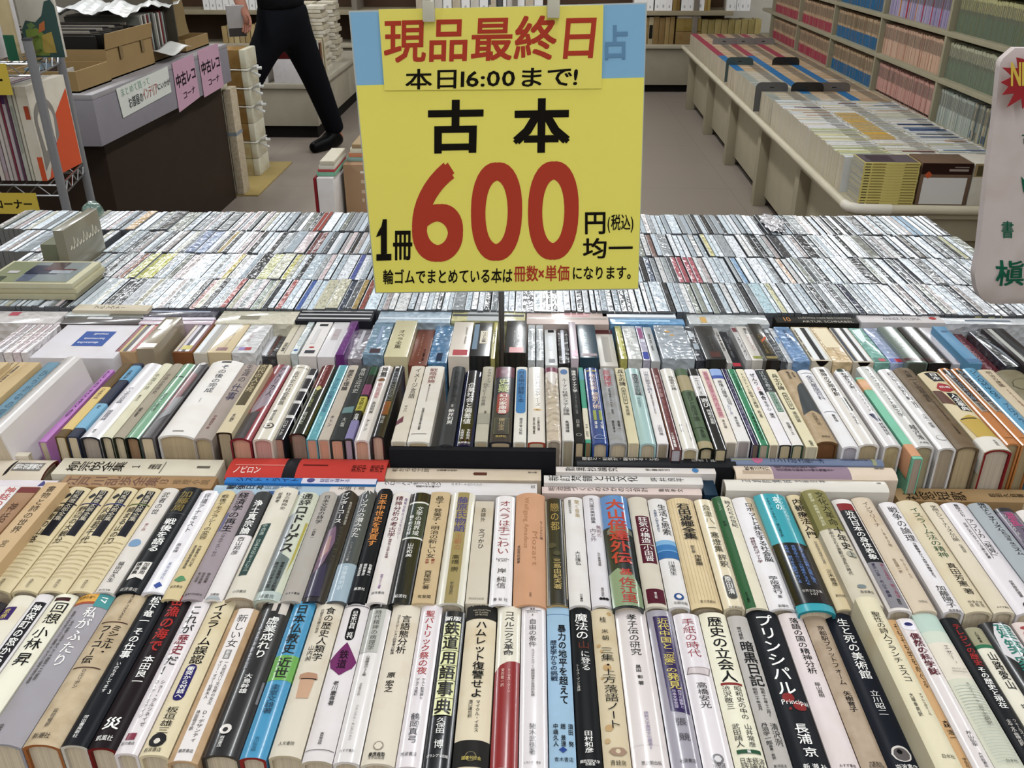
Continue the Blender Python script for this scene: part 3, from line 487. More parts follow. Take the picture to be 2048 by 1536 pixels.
rowB(1165, 1199, '#dcd8dd', 'hard', 'lilac white book with three black dots near the tail', [T('矢口國夫美術論集', 280, 540, -.02, .28, '#3d3a40', 0), T('美術の', 555, 680, .24, .3, '#9a7a84', 0), T('内と外', 590, 725, -.1, .36, '#7d7078', 0), S('刊行委員会編', 840, 975, .1, .16), S('美術出版社', 1195, 1290, .1, .16), E(-.02, 1310, .1, 'k'), E(.14, 1310, .1, 'k'), E(.3, 1310, .1, 'k')], yh=989)
rowB(1200, 1253, '#2b3638', 'hard', 'glossy book with big red characters over blue sky, black and green', [B(245, 570, '#5f93c8'), P([(-.4, 600), (-.2, 560), (.2, 540), (.5, 600), (.5, 640), (-.4, 640)], '#7d7f70'), P([(-.5, 1040), (-.2, 990), (.3, 1050), (.5, 1180), (.5, 1400), (-.5, 1400)], '#8ea27e'), T('大山倍達外伝', 290, 945, 0, .7, '#c23a2a', .03), T('基', 995, 1065, .06, .44, '#c23a2a', .02), T('佐江里', 1085, 1345, .06, .54, '#b8382c', .016)], mk='gloss', rough=.15, dz=.004, yh=988)
rowB(1254, 1292, '#d2cabb', 'hard', 'putty book with a tall maroon plaque and a small maroon plaque below', [R(-.28, .42, 455, 935, '#5d1830'), R(-.28, .42, 745, 752, '#d2cabb'), T('狂気の構造', 465, 735, .07, .5, 'w', .004), T('小田晋', 755, 920, .08, .46, 'w', 0), R(-.36, .46, 1200, 1345, '#5d1830'), S('青土社', 1235, 1300, .05, .14, 'w')], yh=991)
rowB(1293, 1330, '#dfdcdb', 'hard', 'white book with blue hoops around its middle', [B(700, 745, '#7fb0d4'), B(745, 800, '#3f80b8'), B(800, 812, '#6ba4d0'), B(812, 885, '#2f6fa8'), T('生活と思索', 335, 650, .16, .48, 'k', .004), S('先駆的人物を求めて', 390, 620, -.24, .16, '#4a6688'), T('川津茂生', 915, 1060, .04, .34, 'k', 0), E(.06, 1278, .24, '#26538c'), E(.06, 1278, .14, '#dfdcdb'), H('北樹出版', 1342, .08, .66)], yh=994)
rowB(1331, 1384, '#d8c49c', 'hard', 'straw book with fine vertical pinstripes and a bold black title', [R(-.46 + .11 * i, -.452 + .11 * i, 280, 1330, '#ab9468') for i in range(9)] + [T('石田波郷全集', 325, 690, .04, .5, 'k', .018), S('第五巻', 755, 835, .0, .16), T('作家論', 850, 955, .1, .24, 'k'), H('富士見書房', 1325, .05, .5)], edge='#8a7a5a', yh=992)
rowB(1385, 1421, '#dccfb2', 'hard', 'cream book with greenish brush title and white words on a dark capsule', [T('会津八一', 330, 600, 0, .56, '#5f6248', 0), T('寒燈集', 610, 815, .06, .46, '#4c4a35', .006), T('評釈', 835, 970, .12, .46, '#3f3d2e', .006), C(.06, .5, 1050, 1290, '#45443f'), T('原田清', 1060, 1245, .06, .34, 'w', .006), H('東京堂出版', 1385, .05, .66)], mk='gloss', rough=.3, yh=994)
rowB(1422, 1460, '#dcd5c0', 'hard', 'cream book with a green left flank along the whole spine', [R(-.5, -.06, 245, 1420, '#32653d'), T('詩人たちの世紀', 285, 555, .22, .34, 'k', .004), S('こうさか', 300, 385, -.26, .16, '#9ab89a'), S('新倉', 490, 545, -.26, .16, '#1d3a22'), S('みすず書房', 1210, 1320, -.3, .14, '#12301c')], yh=988)
rowB(1461, 1507, '#e2dfe2', 'hard', 'white book with a tan right side at the head and a small red subtitle', [P([(.05, 255), (.46, 255), (.46, 1000), (.3, 620)], '#c0b096'), T('ロボットと共生する社会脳', 305, 905, .12, .36, 'k', .006), S('神経社会ロボット学', 655, 915, -.24, .2, '#6b2433'), T('苧阪直行', 1050, 1230, .02, .36, 'k', 0), H('編', 1258, .02, .16), H('新曜社', 1355, .02, .4)], yh=989)
rowB(1508, 1571, '#20a6b4', 'hard', 'thick turquoise book with a black paper wrapper over its lower half', [T('アフリカの日々', 245, 480, .28, .14, '#cfeef0', .004), T('夜の', 240, 380, .12, .2, '#e6f7f7', .02), S('イサク・ディネセン・横山貞子訳', 255, 650, -.14, .1, '#0f5661'), B(708, 1318, '#191a1f'), T('大陸と女性の困難に直面に描き、', 735, 1140, .24, .13, '#6f98d8', 0), T('英語文学の二つの到達点とされる', 735, 1140, .04, .13, '#6f98d8', 0), T('名作を、魅力ある翻訳でおくる', 735, 1120, -.17, .13, '#6f98d8', 0), H('世界文学全集', 1198, .06, .56, 's'), H('1-07', 1230, .08, .22, 's')], mk='gloss', rough=.15, dz=.006, yh=981, yt=1212, edge='#1b8f9b')
rowB(1572, 1601, '#d7c6a0', 'hard', 'tan book with a heavy black title, right of the turquoise book', [T('内観療法入門', 260, 660, 0, .66, 'k', .012), S('日本的自己探求の世界', 690, 920, 0, .22, 'n'), T('三木善彦', 975, 1145, .04, .4, 'k', .002), H('創元社', 1240, .05, .6)], mk='aged', yh=983)
rowB(1607, 1656, '#cfc6b2', 'hard', 'thick book, olive above and cream below, with a grey disc round one character', [B(165, 560, '#8c864f'), T('文化大革命', 185, 530, .14, .4, '#33311c', .006), T('十年史', 535, 770, .2, .4, 'k', .006), E(.24, 815, .2, '#a9a798'), T('上', 780, 850, .24, .3, 'k', .004), S('厳家祺・高皋著辻康吾訳', 200, 530, -.26, .16, '#d3d0aa'), S('今明かされる激動の混乱の時代', 560, 1030, -.16, .15), E(.0, 1145, .17, '#7f8a8c', .6), H('岩波書店', 1200, .1, .5)], dz=.012, yh=970, yt=1197)
rowB(1658, 1698, '#e2dcda', 'hard', 'white book with a red tab, a black title panel and a grey lower panel', [R(-.38, .4, 300, 368, '#8e2027'), R(-.38, .4, 368, 895, '#24262c'), R(-.38, .4, 895, 1350, '#8d8a90'), T('近代日本の身体表象', 375, 870, .02, .46, 'w', .008), T('演じる身体・競う身体', 905, 1255, .2, .2, '#a3335c', .004), S('瀬戸口忠・杉山千鶴編', 905, 1250, -.18, .16, '#3d3558'), S('森話社', 1265, 1325, .1, .16, 'k')], yh=990)
rowB(1699, 1739, '#d1c1ab', 'hard', 'worn beige book with a thin faded brown title, second row', [T('インマリーナ', 280, 535, .02, .34, '#75604b', 0), T('1880年', 550, 740, .08, .22, '#8d785f', 0), S('ローランド・ヒル', 855, 1050, .2, .16, '#9a866d'), S('吉田健一訳', 855, 1000, -.14, .16, '#9a866d'), H('沖積舎', 1288, .08, .4, 'n')], mk='aged', yh=986)
rowB(1748, 1783, '#e3dfe2', 'hard', 'white book with an airy black title and a dotted subtitle, second row right', [T('戦争の論理', 325, 680, .04, .56, 'k', 0), S('日露戦争から太平洋戦争まで', 690, 1045, .05, .2, 'k'), T('加藤陽子', 1120, 1345, .02, .5, 'k', 0), H('勁草書房', 1395, .06, .62)], yh=995)
rowB(1784, 1830, '#d6c9ac', 'hard', 'cream book with a dark green katakana title, second row right', [T('イスラーム法の精神', 330, 840, .02, .44, '#2f5a3a', .004), T('真田芳憲', 890, 1130, .06, .4, 'k', .004), T('著', 1145, 1205, .08, .4, 'k', .004), H('中央大学', 1283, .06, .56, 'd'), H('出 版 部', 1315, .06, .56, 'd')], mk='aged', yh=991)
rowB(1831, 1866, '#dacfba', 'hard', 'narrow cream book with a grey brush title, second row right', [T('学問とジャーナリズムの間', 310, 670, .02, .36, '#57504a', 0), S('杉原四郎', 700, 785, .06, .2, 'n'), H('みすず書房', 1332, .05, .6)], yh=994)
rowB(1869, 1921, '#e0dade', 'hard', 'lilac white book whose title has a thin rule beside it and a small black emblem', [S('藤田みどり', 295, 425, .0, .18, 'k'), T('アフリカ「発見」', 440, 840, .14, .3, 'k', .004), R(-.03, -.015, 440, 840, 'k'), S('日本におけるアフリカ像の変遷', 480, 840, -.16, .12), S('世界歴史選書', 1060, 1230, -.02, .14), E(.02, 1310, .2, '#2c2a2d', .8), H('岩波書店', 1365, .05, .5)], mk='gloss', rough=.35, yh=994)
rowB(1922, 1966, '#a9b0b5', 'hard', 'blue grey cloth-like book with black title, right end of the second row', [T('現代ナショナリズム', 275, 560, .05, .36, 'k', .008), T('とコミュニズム', 560, 800, .1, .34, 'k', .008)], yh=994)
rowB(1967, 2004, '#6f6478', 'hard', 'purple and black picture-spined book with pink characters at the head', [B(320, 360, '#26262e'), T('混乱', 370, 510, .0, .5, '#c64a84', .02), T('オペラや', 520, 740, .2, .44, 'k', .004), S('シリスタメ', 380, 600, -.3, .16, 's'), P([(-.4, 640), (.3, 760), (.4, 1000), (-.3, 860)], '#3a3446')], mk='gloss', rough=.3, yh=1003)
rowB(2006, 2040, '#e0d9d5', 'hard', 'white book next to the last, right end of the second row', [T('学者たち', 410, 900, .1, .4, 'k', 0)], yh=1007)
rowB(2041, 2090, '#dccfae', 'hard', 'cream book cut off by the right edge of the second row', [])
# ------------------------------------------------------------------ third row
def rowC(*a, **k):
    k.setdefault('z0', TABZ); return row_book(RC, *a, **k)
PG = '#d8c6a6'
rowC(-46, -7, '#cdb68b', 'box', 'tan box cut off by the left edge of the third row', [], dz=.008)
rowC(0, 18, '#cbb489', 'flat', 'tan book partly out of frame, left end of the third row', [S('岩波', 90, 300, 0, .3)], yr=740)
rowC(19, 38, '#c9b083', 'flat', 'tan book second from the left end of the third row', [S('講座', 160, 340, 0, .3)], yr=740)
rowC(39, 66, '#cbb182', 'box', 'tan slipcase left of the teal blue book in the third row', [], yr=738, dz=.004)
rowC(80, 110, '#6d94a8', 'flat', 'teal blue book with faint dark handwriting, left part of the third row', [T('ひらがなの国', 200, 700, .1, .4, '#3d5f74', 0)], yr=737)
rowC(112, 152, '#ddd8d6', 'hard', 'big white film-wrapped book leaning high, its pale side cover showing, third row', [R(-.5, -.1, 60, 900, '#cfcac4'), S('図説世界の歴史', 90, 560, -.3, .2, '#6a665f'), P([(-.5, 620), (-.12, 560), (-.12, 640), (-.5, 700)], '#8fa3ac'), P([(-.5, 820), (-.12, 760), (-.12, 800), (-.5, 860)], '#8fa3ac')], mk='gloss', rough=.2, dz=.012, yr=722, yh=722, yt=878, ry=-.2)
rowC(206, 221, '#c183c8', 'flat', 'magenta thin book leaning with dark marks along its spine, third row', [S('むらさきの', 40, 700, 0, .5, '#3d2450')], dz=-.016, yr=748, yh=748, yt=895, ry=-.05)
rowC(229, 249, '#6a532c', 'flat', 'slim brown book with a yellow middle panel, third row', [B(375, 815, '#d8bd76'), S('日本語の話', 390, 500, 0, .4)], pages=PG)
rowC(250, 270, '#3a3f52', 'flat', 'slim navy book with two sky blue panels, third row', [B(150, 300, '#6fa3c2'), B(545, 800, '#7db0cc'), S('中国文学', 200, 290, 0, .4, 'k'), S('史', 560, 600, 0, .3, 'k')], pages=PG)
rowC(272, 308, '#e0dce0', 'hard', 'white book with small purple-black lettering, left part of the third row', [T('ローマ字の日本語', 375, 540, .0, .3, '#3c3450'), T('国語問題', 610, 720, -.05, .26, '#3c3450'), S('書房', 810, 850, 0, .2)], mk='gloss', rough=.3, edge='#34363f', pages='#b9aa9c')
rowC(309, 330, '#d8d4bb', 'hard', 'narrow ivory book with pale green-grey title, third row', [T('中国の詩', 230, 400, .0, .4, '#6f7766', 0), S('吉川', 450, 520, 0, .3)], edge='#2b2f2c', pages=PG)
rowC(331, 352, '#aaa08e', 'hard', 'taupe narrow book next to the glossy green one, third row', [T('中国の思想史', 230, 440, 0, .4, '#5e564a', 0), S('編著', 580, 680, 0, .3)], edge='#2d3324', pages=PG)
rowC(352, 378, '#86b395', 'hard', 'glossy pale green book with a thin dark ring near the head, third row', [B(255, 262, '#2f4437'), T('歴史と環境', 430, 620, 0, .36, '#46664f', 0)], mk='gloss', rough=.15, edge='#1c1d1a', pages='#a98662')
rowC(379, 404, '#4a454a', 'flat', 'dark book with red and grey marbling on its spine, third row', [P([(-.4, 200), (.3, 240), (.2, 560), (-.4, 640)], '#7c3a42'), P([(-.1, 480), (.45, 460), (.4, 640), (-.1, 700)], '#8f8f92'), E(.1, 110, .24, '#c4c0c0')], mk='gloss', rough=.3, pages=PG)
rowC(406, 472, '#e4e0dc', 'hard', 'very thick white book with a blue-grey title, left part of the third row', [R(-.15, .15, 95, 112, '#55524c'), T('その後の完成', 130, 420, .06, .26, '#3f4252', .004), S('Ⅰ', 470, 530, 0, .1), R(-.15, .15, 815, 825, '#8a847a')], yt=878, yh=727, pages='#cdb791')
rowC(473, 506, '#a89b92', 'hard', 'mottled grey-brown book with a dark blue title, third row', [T('生涯の', 110, 310, .1, .44, '#4a4550', .002), T('仕事', 320, 500, .08, .56, '#39375c', .004), S('中国四千年', 650, 800, -.05, .2, '#8a4a50')], pages='#c3ad86')
rowC(507, 535, '#cfc2a2', 'flat', 'cream book with an olive-brown plaque round its title, third row', [R(-.34, .3, 110, 545, '#5d5238'), T('古代の人と死', 120, 410, -.02, .5, '#cdbf98', .004), S('水野', 630, 720, 0, .26)], edge='#3d2a20', pages='#b3a283', dz=.008, yt=872)
rowC(537, 575, '#94303f', 'hard', 'crimson book with a grey-mauve panel and a smoky lower spine, third row', [P([(.1, 120), (.45, 120), (.4, 520), (-.2, 640), (-.3, 560)], '#9d8d98'), P([(-.5, 640), (.2, 600), (.2, 900), (-.5, 900)], '#4f484c'), T('アメリカ人', 150, 450, .16, .3, '#2c2530', .004)], mk='gloss', rough=.25, pages='#dfa98c', edge='#8c2a36')
rowC(577, 612, '#dad3c4', 'hard', 'ivory book with a spiral emblem near the tail, third row', [T('古代史の社会基盤', 190, 540, 0, .34, '#4a463f', .002), S('都出比呂', 590, 700, -.1, .26, 'k'), E(-.02, 755, .28, '#3a3632'), E(-.02, 755, .21, '#dad3c4'), E(-.02, 755, .1, '#3a3632'), R(-.5, .5, 152, 156, '#8c867a')], mk='gloss', rough=.25, pages='#d8a79a')
rowC(614, 632, '#33323b', 'flat', 'dark book crossed by several white rings, third row', [B(230, 265, '#d8d6d6'), B(370, 400, '#d8d6d6'), B(495, 525, '#d8d6d6'), B(645, 675, '#d8d6d6'), T('ロゼッタ', 700, 860, 0, .4, 'w', .004)], mk='gloss', rough=.2, dz=-.008, yh=742, pages='#cf9d88')
rowC(636, 668, '#23291f', 'hard', 'green-black glossy book with a dark red head and a yellow star, third row', [R(-.5, .3, 80, 350, '#6d1c20'), P([(-.2, 365), (0, 335), (.2, 365), (0, 390)], '#cfc77e'), T('なぜ古代は', 100, 330, -.08, .26, '#cf9a9a', 0), T('法と国家', 390, 560, -.08, .24, '#a9ab70', 0), S('国制史', 610, 740, -.1, .3, '#b9bcae')], mk='gloss', rough=.15, pages='#b8937f', yt=872)
rowC(671, 691, '#5fa9b5', 'flat', 'slim turquoise book with violet small lettering, third row', [T('アジアの鍛冶文化', 260, 610, 0, .5, '#3a4a80', 0), S('東アジア', 650, 860, 0, .3, '#9fe0e6')], mk='gloss', rough=.2, pages='#dba587')
rowC(692, 712, '#c3b8ab', 'flat', 'putty narrow book with chunky black title, third row', [T('歴史と理論', 170, 385, 0, .6, 'k', .012), S('キトン', 640, 760, 0, .4, '#5a4c50')], pages='#dca586')
rowC(713, 737, '#3e4242', 'flat', 'charcoal book with a white title and a teal brush mark, third row', [T('食用と近代史', 150, 410, 0, .5, '#cfcdc6', .004), P([(-.4, 560), (.4, 545), (.4, 610), (-.4, 620)], '#6f8f90'), T('大塩', 660, 760, 0, .34, '#cfcdc6', 0)], pages='#dba787')
rowC(738, 752, '#3a3833', 'flat', 'thin book striped black, magenta, yellow and lilac, third row', [B(135, 220, '#2f5b3d'), B(320, 425, '#8e4a70'), B(445, 590, '#b9b03c'), B(690, 880, '#8d86b0'), S('文明の', 460, 580, 0, .6, 'k'), S('台湾', 620, 690, 0, .6, 'w')], pages='#b3a0b0')
rowC(755, 782, '#e2dbd6', 'hard', 'white book with a brown oval under two black characters and pink script, third row', [T('神霊', 140, 240, 0, .6, 'k', .012), E(-.02, 270, .3, '#8a5a34', .8), T('恐山の巫女', 305, 460, .0, .36, '#cf6f80', .006), T('高田明展', 495, 620, 0, .3, 'k', 0), S('アドン', 680, 800, 0, .24)], mk='gloss', rough=.25, pages='#dfb094')
rowC(783, 805, '#23252c', 'hard', 'black book with an orange patch low on its spine and a white flank, third row', [E(-.1, 140, .2, 'w'), T('知の遠近に入るために', 180, 480, 0, .46, '#9fa4ad', 0), R(-.3, .3, 490, 630, '#8a4d22'), S('河出', 640, 720, 0, .3, 's')], mk='gloss', rough=.2, pages='#d9b49c', dz=.006, yt=876)
rowC(820, 847, '#d8cfc0', 'flat', 'cream book with a maroon picture corner, left of the thick white treatise, third row', [T('イメージ言語', 145, 460, .08, .46, 'k', .002), S('マッハ', 530, 600, -.12, .3), P([(-.5, 690), (-.1, 640), (-.06, 700), (-.5, 735)], '#7b4a56')], pages=PG, yt=886)
rowC(848, 887, '#e0dad2', 'flat', 'thick white book with a red-brown title, left of the dark gap in the third row', [T('戦略原論', 145, 300, -.02, .4, '#8c3a36', .002), S('軍事と平和のグランドストラテジー', 310, 500, -.06, .1, 'd'), S('石津朋之永末聡塚本勝也編著', 555, 780, -.1, .13, 'k'), R(-.4, .3, 818, 824, '#8a847c')], pages='#cfb98f', yt=886)
rowC(903, 929, '#46484a', 'hard', 'dark grey book with white author lettering, right of the dark gap in the third row', [T('昭和天皇日本人', 170, 500, 0, .5, '#2e3032', .006), T('新井利男', 560, 720, 0, .44, 'w', .006), S('著', 515, 545, 0, .2, 's')], rough=.4, dz=-.004, yt=891, pages='#c9c2b8')
rowC(931, 963, '#242a55', 'hard', 'shiny blue book with a black panel and a white title, third row', [R(-.3, .36, 170, 900, '#17181d'), T('企業社会と偏差値', 290, 715, 0, .46, 'w', .008), S('中野陸夫', 765, 870, .18, .2, 'w'), S('山崎政志', 765, 870, -.16, .2, 'w'), H('藤原書店', 905, 0, .7, 'w')], mk='gloss', rough=.12, dz=-.008, yh=742, yt=892)
rowC(965, 988, '#bdb8a8', 'flat', 'grey-cream book with a pencil-grey title, third row middle', [T('ナラティヴと', 145, 330, .1, .4, '#4a4740', 0), T('セラピーの世界', 290, 530, -.16, .4, '#4a4740', 0), B(600, 710, '#a6a294'), S('編', 575, 610, .1, .2)], pages='#c9b48e')
rowC(991, 1029, '#2f3240', 'flat', 'dark blue book with a maroon head and a red-edged white title box, third row', [B(128, 230, '#6f2b48'), E(0, 175, .24, '#8b5a70'), T('史疑', 245, 385, -.02, .56, '#c7d08a', .016), C(0, .6, 390, 612, '#a3282f'), T('幻の家康論', 400, 605, 0, .42, 'w', .01), R(-.36, .36, 650, 815, '#6a6a5c'), R(-.33, .33, 656, 810, '#3a4148'), T('礫川全次', 655, 780, 0, .3, '#cbb98a', 0), H('批評社', 840, 0, .5, 'y')], mk='gloss', rough=.3, pages='#c8b18c')
rowC(1032, 1055, '#e0ddd6', 'flat', 'white book with a blue panel over its upper half, third row middle', [C(0, .8, 145, 600, '#3f86bd'), T('日本語の謎解く本', 165, 490, 0, .56, '#12304a', .006), T('堀井令以知', 645, 820, .05, .26, 'k', .006)], pages=PG)
rowC(1057, 1088, '#e2dcd6', 'flat', 'white book with a small orange bird drawing below its title, third row middle', [T('宝塚歌劇団スタディーズ', 180, 525, .08, .36, '#3f3a38', .004), E(.06, 560, .26, '#d9b36a', .5), E(.06, 560, .13, '#7b4318', .5), S('江藤茂博', 640, 780, .12, .16, 'k'), S('安永理恵', 640, 815, -.14, .16, 'k')], mk='gloss', rough=.25, edge='#b44a30', pages=PG)
rowC(1090, 1116, '#cdbfae', 'hard', 'buff shiny book with a plum stain at the head, third row middle', [B(100, 170, '#8a5266'), P([(-.4, 170), (.4, 170), (.2, 320), (-.3, 260)], '#ddd6d2')], mk='film', rough=.2, dz=.004, yt=880, pages='#b8a893')
rowC(1117, 1138, '#d9d6d2', 'flat', 'white book with a blue watercolour blot over its title, third row middle', [E(0, 170, .36, '#4f79ad', 1.6), T('ルーマン', 235, 360, 0, .5, '#3a3a40', 0), T('社会システム理論', 365, 615, 0, .6, '#3a3a40', .002), S('馬場靖雄', 670, 790, 0, .34, 'k')], yt=880, pages='#b9ac90')
rowC(1139, 1155, '#2e3032', 'flat', 'slim black book with white title and a ring emblem near the tail, third row', [T('環境メディア工学', 155, 380, 0, .6, 'w', .008), S('インターネット時代の環境', 390, 600, 0, .3, '#8d8f90'), S('臼井', 655, 740, 0, .4, 's'), E(0, 812, .34, '#9a9a98'), E(0, 812, .24, '#2e3032')], pages='#cbb591')
rowC(1157, 1167, '#4aa48b', 'flat', 'thin green and cream book left of the bright blue sword-art book, third row', [B(150, 250, '#5aa0b0'), B(540, 860, '#dcd6c2'), S('平和', 700, 840, 0, .5)], pages='#a8845a', dz=-.002)
rowC(1169, 1197, '#27519a', 'hard', 'bright blue book with cream brush title and a yellow head line, third row', [H('対談', 155, 0, .8, 'y', .02), T('秘伝剣術', 185, 355, .0, .5, '#e6cfc4', .012), T('極意刀術', 370, 545, .04, .5, '#e6cfc4', .012), R(-.24, -.04, 560, 660, '#9aa84a'), R(.14, .34, 560, 660, '#9aa84a'), S('津本', 670, 750, -.14, .2, 'w'), S('大塚', 670, 750, .24, .2, 'w'), E(.02, 835, .38, '#c9d6ea', .7), E(.02, 835, .34, '#27519a', .7)], mk='gloss', rough=.2, pages=PG)
rowC(1199, 1230, '#a9abaf', 'hard', 'marbled grey book with a rose-red title, third row middle', [T('新聞学', 145, 320, -.05, .5, '#c0495a', .008), S('稲葉三千男', 330, 600, -.06, .16, '#4a4a50'), S('桂敬一', 660, 760, .2, .16, 'k'), S('香取淳子', 660, 790, -.14, .16, 'k')], mk='marbled', rough=.3, pages=PG)
rowC(1231, 1250, '#d8cfae', 'flat', 'cream book with an outlined capsule, right of the marbled grey book', [T('兵士の碑', 140, 310, 0, .7, 'k', .01), C(-.02, .44, 325, 495, '#6f6850'), C(-.02, .32, 335, 485, '#d8cfae'), S('戦争文学', 345, 475, -.02, .26, 'k'), T('南田誠', 510, 610, 0, .36, 'k', .004)], pages=PG)
rowC(1251, 1280, '#a9c9c9', 'hard', 'pale aqua book with a dark title plaque, third row', [R(-.18, .36, 185, 400, '#42484c'), T('りの論理学', 195, 390, .08, .4, '#a9c3c3', .004), T('阿木翔子', 425, 525, 0, .22, '#5f8283', 0)], mk='gloss', rough=.3, pages=PG)
rowC(1281, 1301, '#dedadb', 'flat', 'white narrow book with thin indigo title, right of the pale aqua book', [T('川西の歌学を読む', 155, 385, 0, .5, '#4f5070', 0), S('昔話の歴史と文化', 390, 590, 0, .22, '#75656a'), T('小田切徳', 700, 810, .05, .4, 'k', 0)], pages='#b5a58b')
rowC(1302, 1320, '#661d22', 'flat', 'dark red narrow book with white flecked lettering, third row', [T('教育の水脈', 190, 420, 0, .4, '#c7a3a0', 0), S('教育と研究を結ぶ法律', 440, 680, 0, .3, '#a9696a'), S('三和書籍', 780, 930, 0, .3, 'w')], mk='gloss', rough=.25, yt=896, pages='#b8b2b8')
rowC(1322, 1350, '#dfdbd4', 'hard', 'shiny white book right of the dark red narrow book', [T('桜園名の議', 200, 345, .1, .4, '#4d4a46', 0), S('コミュニケーション', 680, 860, .2, .14), S('旺文社', 690, 770, -.2, .2)], mk='gloss', rough=.15, yt=893, pages='#c4b38a')
rowC(1352, 1376, '#54684c', 'hard', 'sage green book with tan head and tail bands, third row', [B(190, 345, '#a39774'), B(860, 930, '#a39774'), T('遊びと西洋論', 360, 660, -.04, .5, '#33402e', .002), R(-.5, .5, 722, 727, '#3a4734'), S('多田', 740, 830, .05, .34, '#33402e')], yt=892, pages='#c9b892', edge='#1d2019')
rowC(1377, 1398, '#25272a', 'flat', 'black glossy book with a white head, right of the sage green book', [B(195, 400, '#d9d6d6'), S('ニーチェ', 215, 390, .0, .4, 'k'), T('遊び', 425, 520, .05, .6, 'w', .01), S('時間の芸術', 540, 690, .1, .36, 'w')], mk='gloss', rough=.12, yt=894, pages='#c9b892')
rowC(1399, 1420, '#ddd3c6', 'flat', 'ivory book with a long rose title strip, third row right half', [R(-.24, .24, 150, 620, '#c99aa0'), T('看護心理学入門の本質', 160, 610, 0, .4, '#9a4a5c', .004), S('清水誠', 640, 730, 0, .26)], yt=880, pages='#b9ad9c')
rowC(1421, 1444, '#dddad8', 'flat', 'white book with a pale blue head and a blue band, third row right half', [B(118, 190, '#93abd6'), B(190, 220, '#3f5ca8'), T('感情心理学', 240, 420, -.02, .4, 'k', .002), T('への招待', 400, 490, .1, .36, 'k', .002), S('シリーズ', 490, 590, -.12, .3, '#6a7fb0'), S('清水田中', 610, 720, .05, .26, 'k')], yt=877, pages='#b5a9a4')
rowC(1445, 1456, '#332a52', 'flat', 'thin dark violet book with speckled lettering, third row right half', [S('ブダペストの叙事詩への誘い', 160, 800, 0, .4, '#a49fc0')], mk='gloss', rough=.2, pages='#7a6a58')
rowC(1457, 1473, '#3a8f68', 'flat', 'green glossy book with darker green lettering, third row right half', [T('イギリス文学史', 170, 340, 0, .5, '#123a2a', 0), S('川崎寿彦研究社', 560, 840, .1, .34, '#123a2a')], mk='gloss', rough=.12, pages='#b8a992')
rowC(1474, 1490, '#dcd3b7', 'flat', 'cream narrow book with a long thin brown-black title, right of the green glossy book', [T('トルストイと戦争の真理', 160, 520, 0, .5, '#4a4436', 0), S('柏原', 540, 620, 0, .36)], pages='#b9a88e')
rowC(1491, 1512, '#e2dee2', 'flat', 'white book with a spaced black title holding one red character, third row', [T('ぜんり', 165, 290, 0, .5, 'k', .008), T('と', 300, 340, .02, .44, '#c0403c', .006), T('集合', 345, 440, .04, .46, 'k', .014), T('を中心', 445, 545, .05, .4, 'k', 0), T('保児', 570, 620, .05, .4, 'k')], edge='#2b2b2b', pages='#c6b68f')
rowC(1513, 1532, '#dedad6', 'flat', 'white book with a black head and an outlined green label, third row', [B(130, 350, '#33383a'), T('ばれ出る教会', 140, 340, 0, .5, '#c5cac8', 0), R(-.3, .3, 355, 555, '#4f7a68'), R(-.24, .24, 362, 548, '#90ab9a'), S('なぜ日本では', 370, 540, 0, .36, 'k'), S('佐藤リエ', 660, 790, .05, .34)], edge='#2a4a3c', pages='#c6b68f')
rowC(1535, 1556, '#d8cfae', 'flat', 'cream book with an outlined capsule, left of the tan and charcoal book', [T('兵士の碑', 170, 335, 0, .62, 'k', .01), C(.02, .44, 360, 530, '#5f5946'), C(.02, .32, 370, 520, '#d8cfae'), S('戦争文学', 380, 510, .02, .26, 'k'), T('南田誠', 550, 660, .02, .36, 'k', .004), S('新潮社', 845, 900, .05, .3, 'k')], yt=887, pages='#d0c5a8')
rowC(1558, 1596, '#b69f7d', 'hard', 'wide tan book with a big charcoal wave shape across its spine, third row', [P([(-.2, 420), (.0, 300), (.4, 240), (.5, 245), (.5, 560), (.1, 535), (-.4, 575)], '#454a4c'), S('鴨長明', 140, 220, -.06, .16), S('方丈記と徒然草', 150, 200, .2, .14), T('大田雄行司', 560, 690, .06, .2, '#5e4f38', 0), H('有精堂', 800, .05, .4)], mk='marbled', yt=876, pages='#8a5c2a', edge='#7a5a34')
rowC(1598, 1627, '#e2e0e2', 'hard', 'white book with an indigo title between two thin rules, third row right half', [R(-.4, .42, 155, 159, '#5a5f78'), T('全天星座百科', 180, 430, .0, .48, '#4f5068', 0), R(-.36, .4, 545, 549, '#5a5f78'), S('藤井旭', 575, 650, .06, .22, 'k')], yt=885, pages='#b9b3ba')
rowC(1629, 1665, '#dfdad4', 'hard', 'white shiny book with a dark capsule below the title, third row right', [T('意味の文明序説', 115, 385, -.02, .36, 'k', .008), C(.18, .22, 395, 535, '#3f403e'), T('今道友信', 555, 675, .1, .24, 'k', .002)], mk='gloss', rough=.2, yt=880, yh=728, pages='#c2ad87')
rowC(1671, 1702, '#ddd9da', 'hard', 'white book with a dark green crest at the head, third row right', [E(-.05, 125, .36, '#34493a', .6), T('社会化と人格', 150, 310, .0, .44, 'k', .006), T('ハードカルトの', 310, 540, .1, .3, '#3d3c40', 0), P([(-.2, 570), (.1, 560), (.3, 630), (.05, 640)], '#2c2f5c'), T('倉橋重史', 650, 780, .12, .26, 'k', .008)], mk='gloss', rough=.2, yt=882, pages='#c4b285')
rowC(1704, 1721, '#7fc4a8', 'flat', 'mint green book with orange blurred patches, standing lower in the third row', [B(215, 320, '#d3a878'), B(240, 290, '#dcae8a'), B(870, 990, '#d09a72')], dz=-.002, yh=748, yt=908, pages='#b8a592', yr=745)
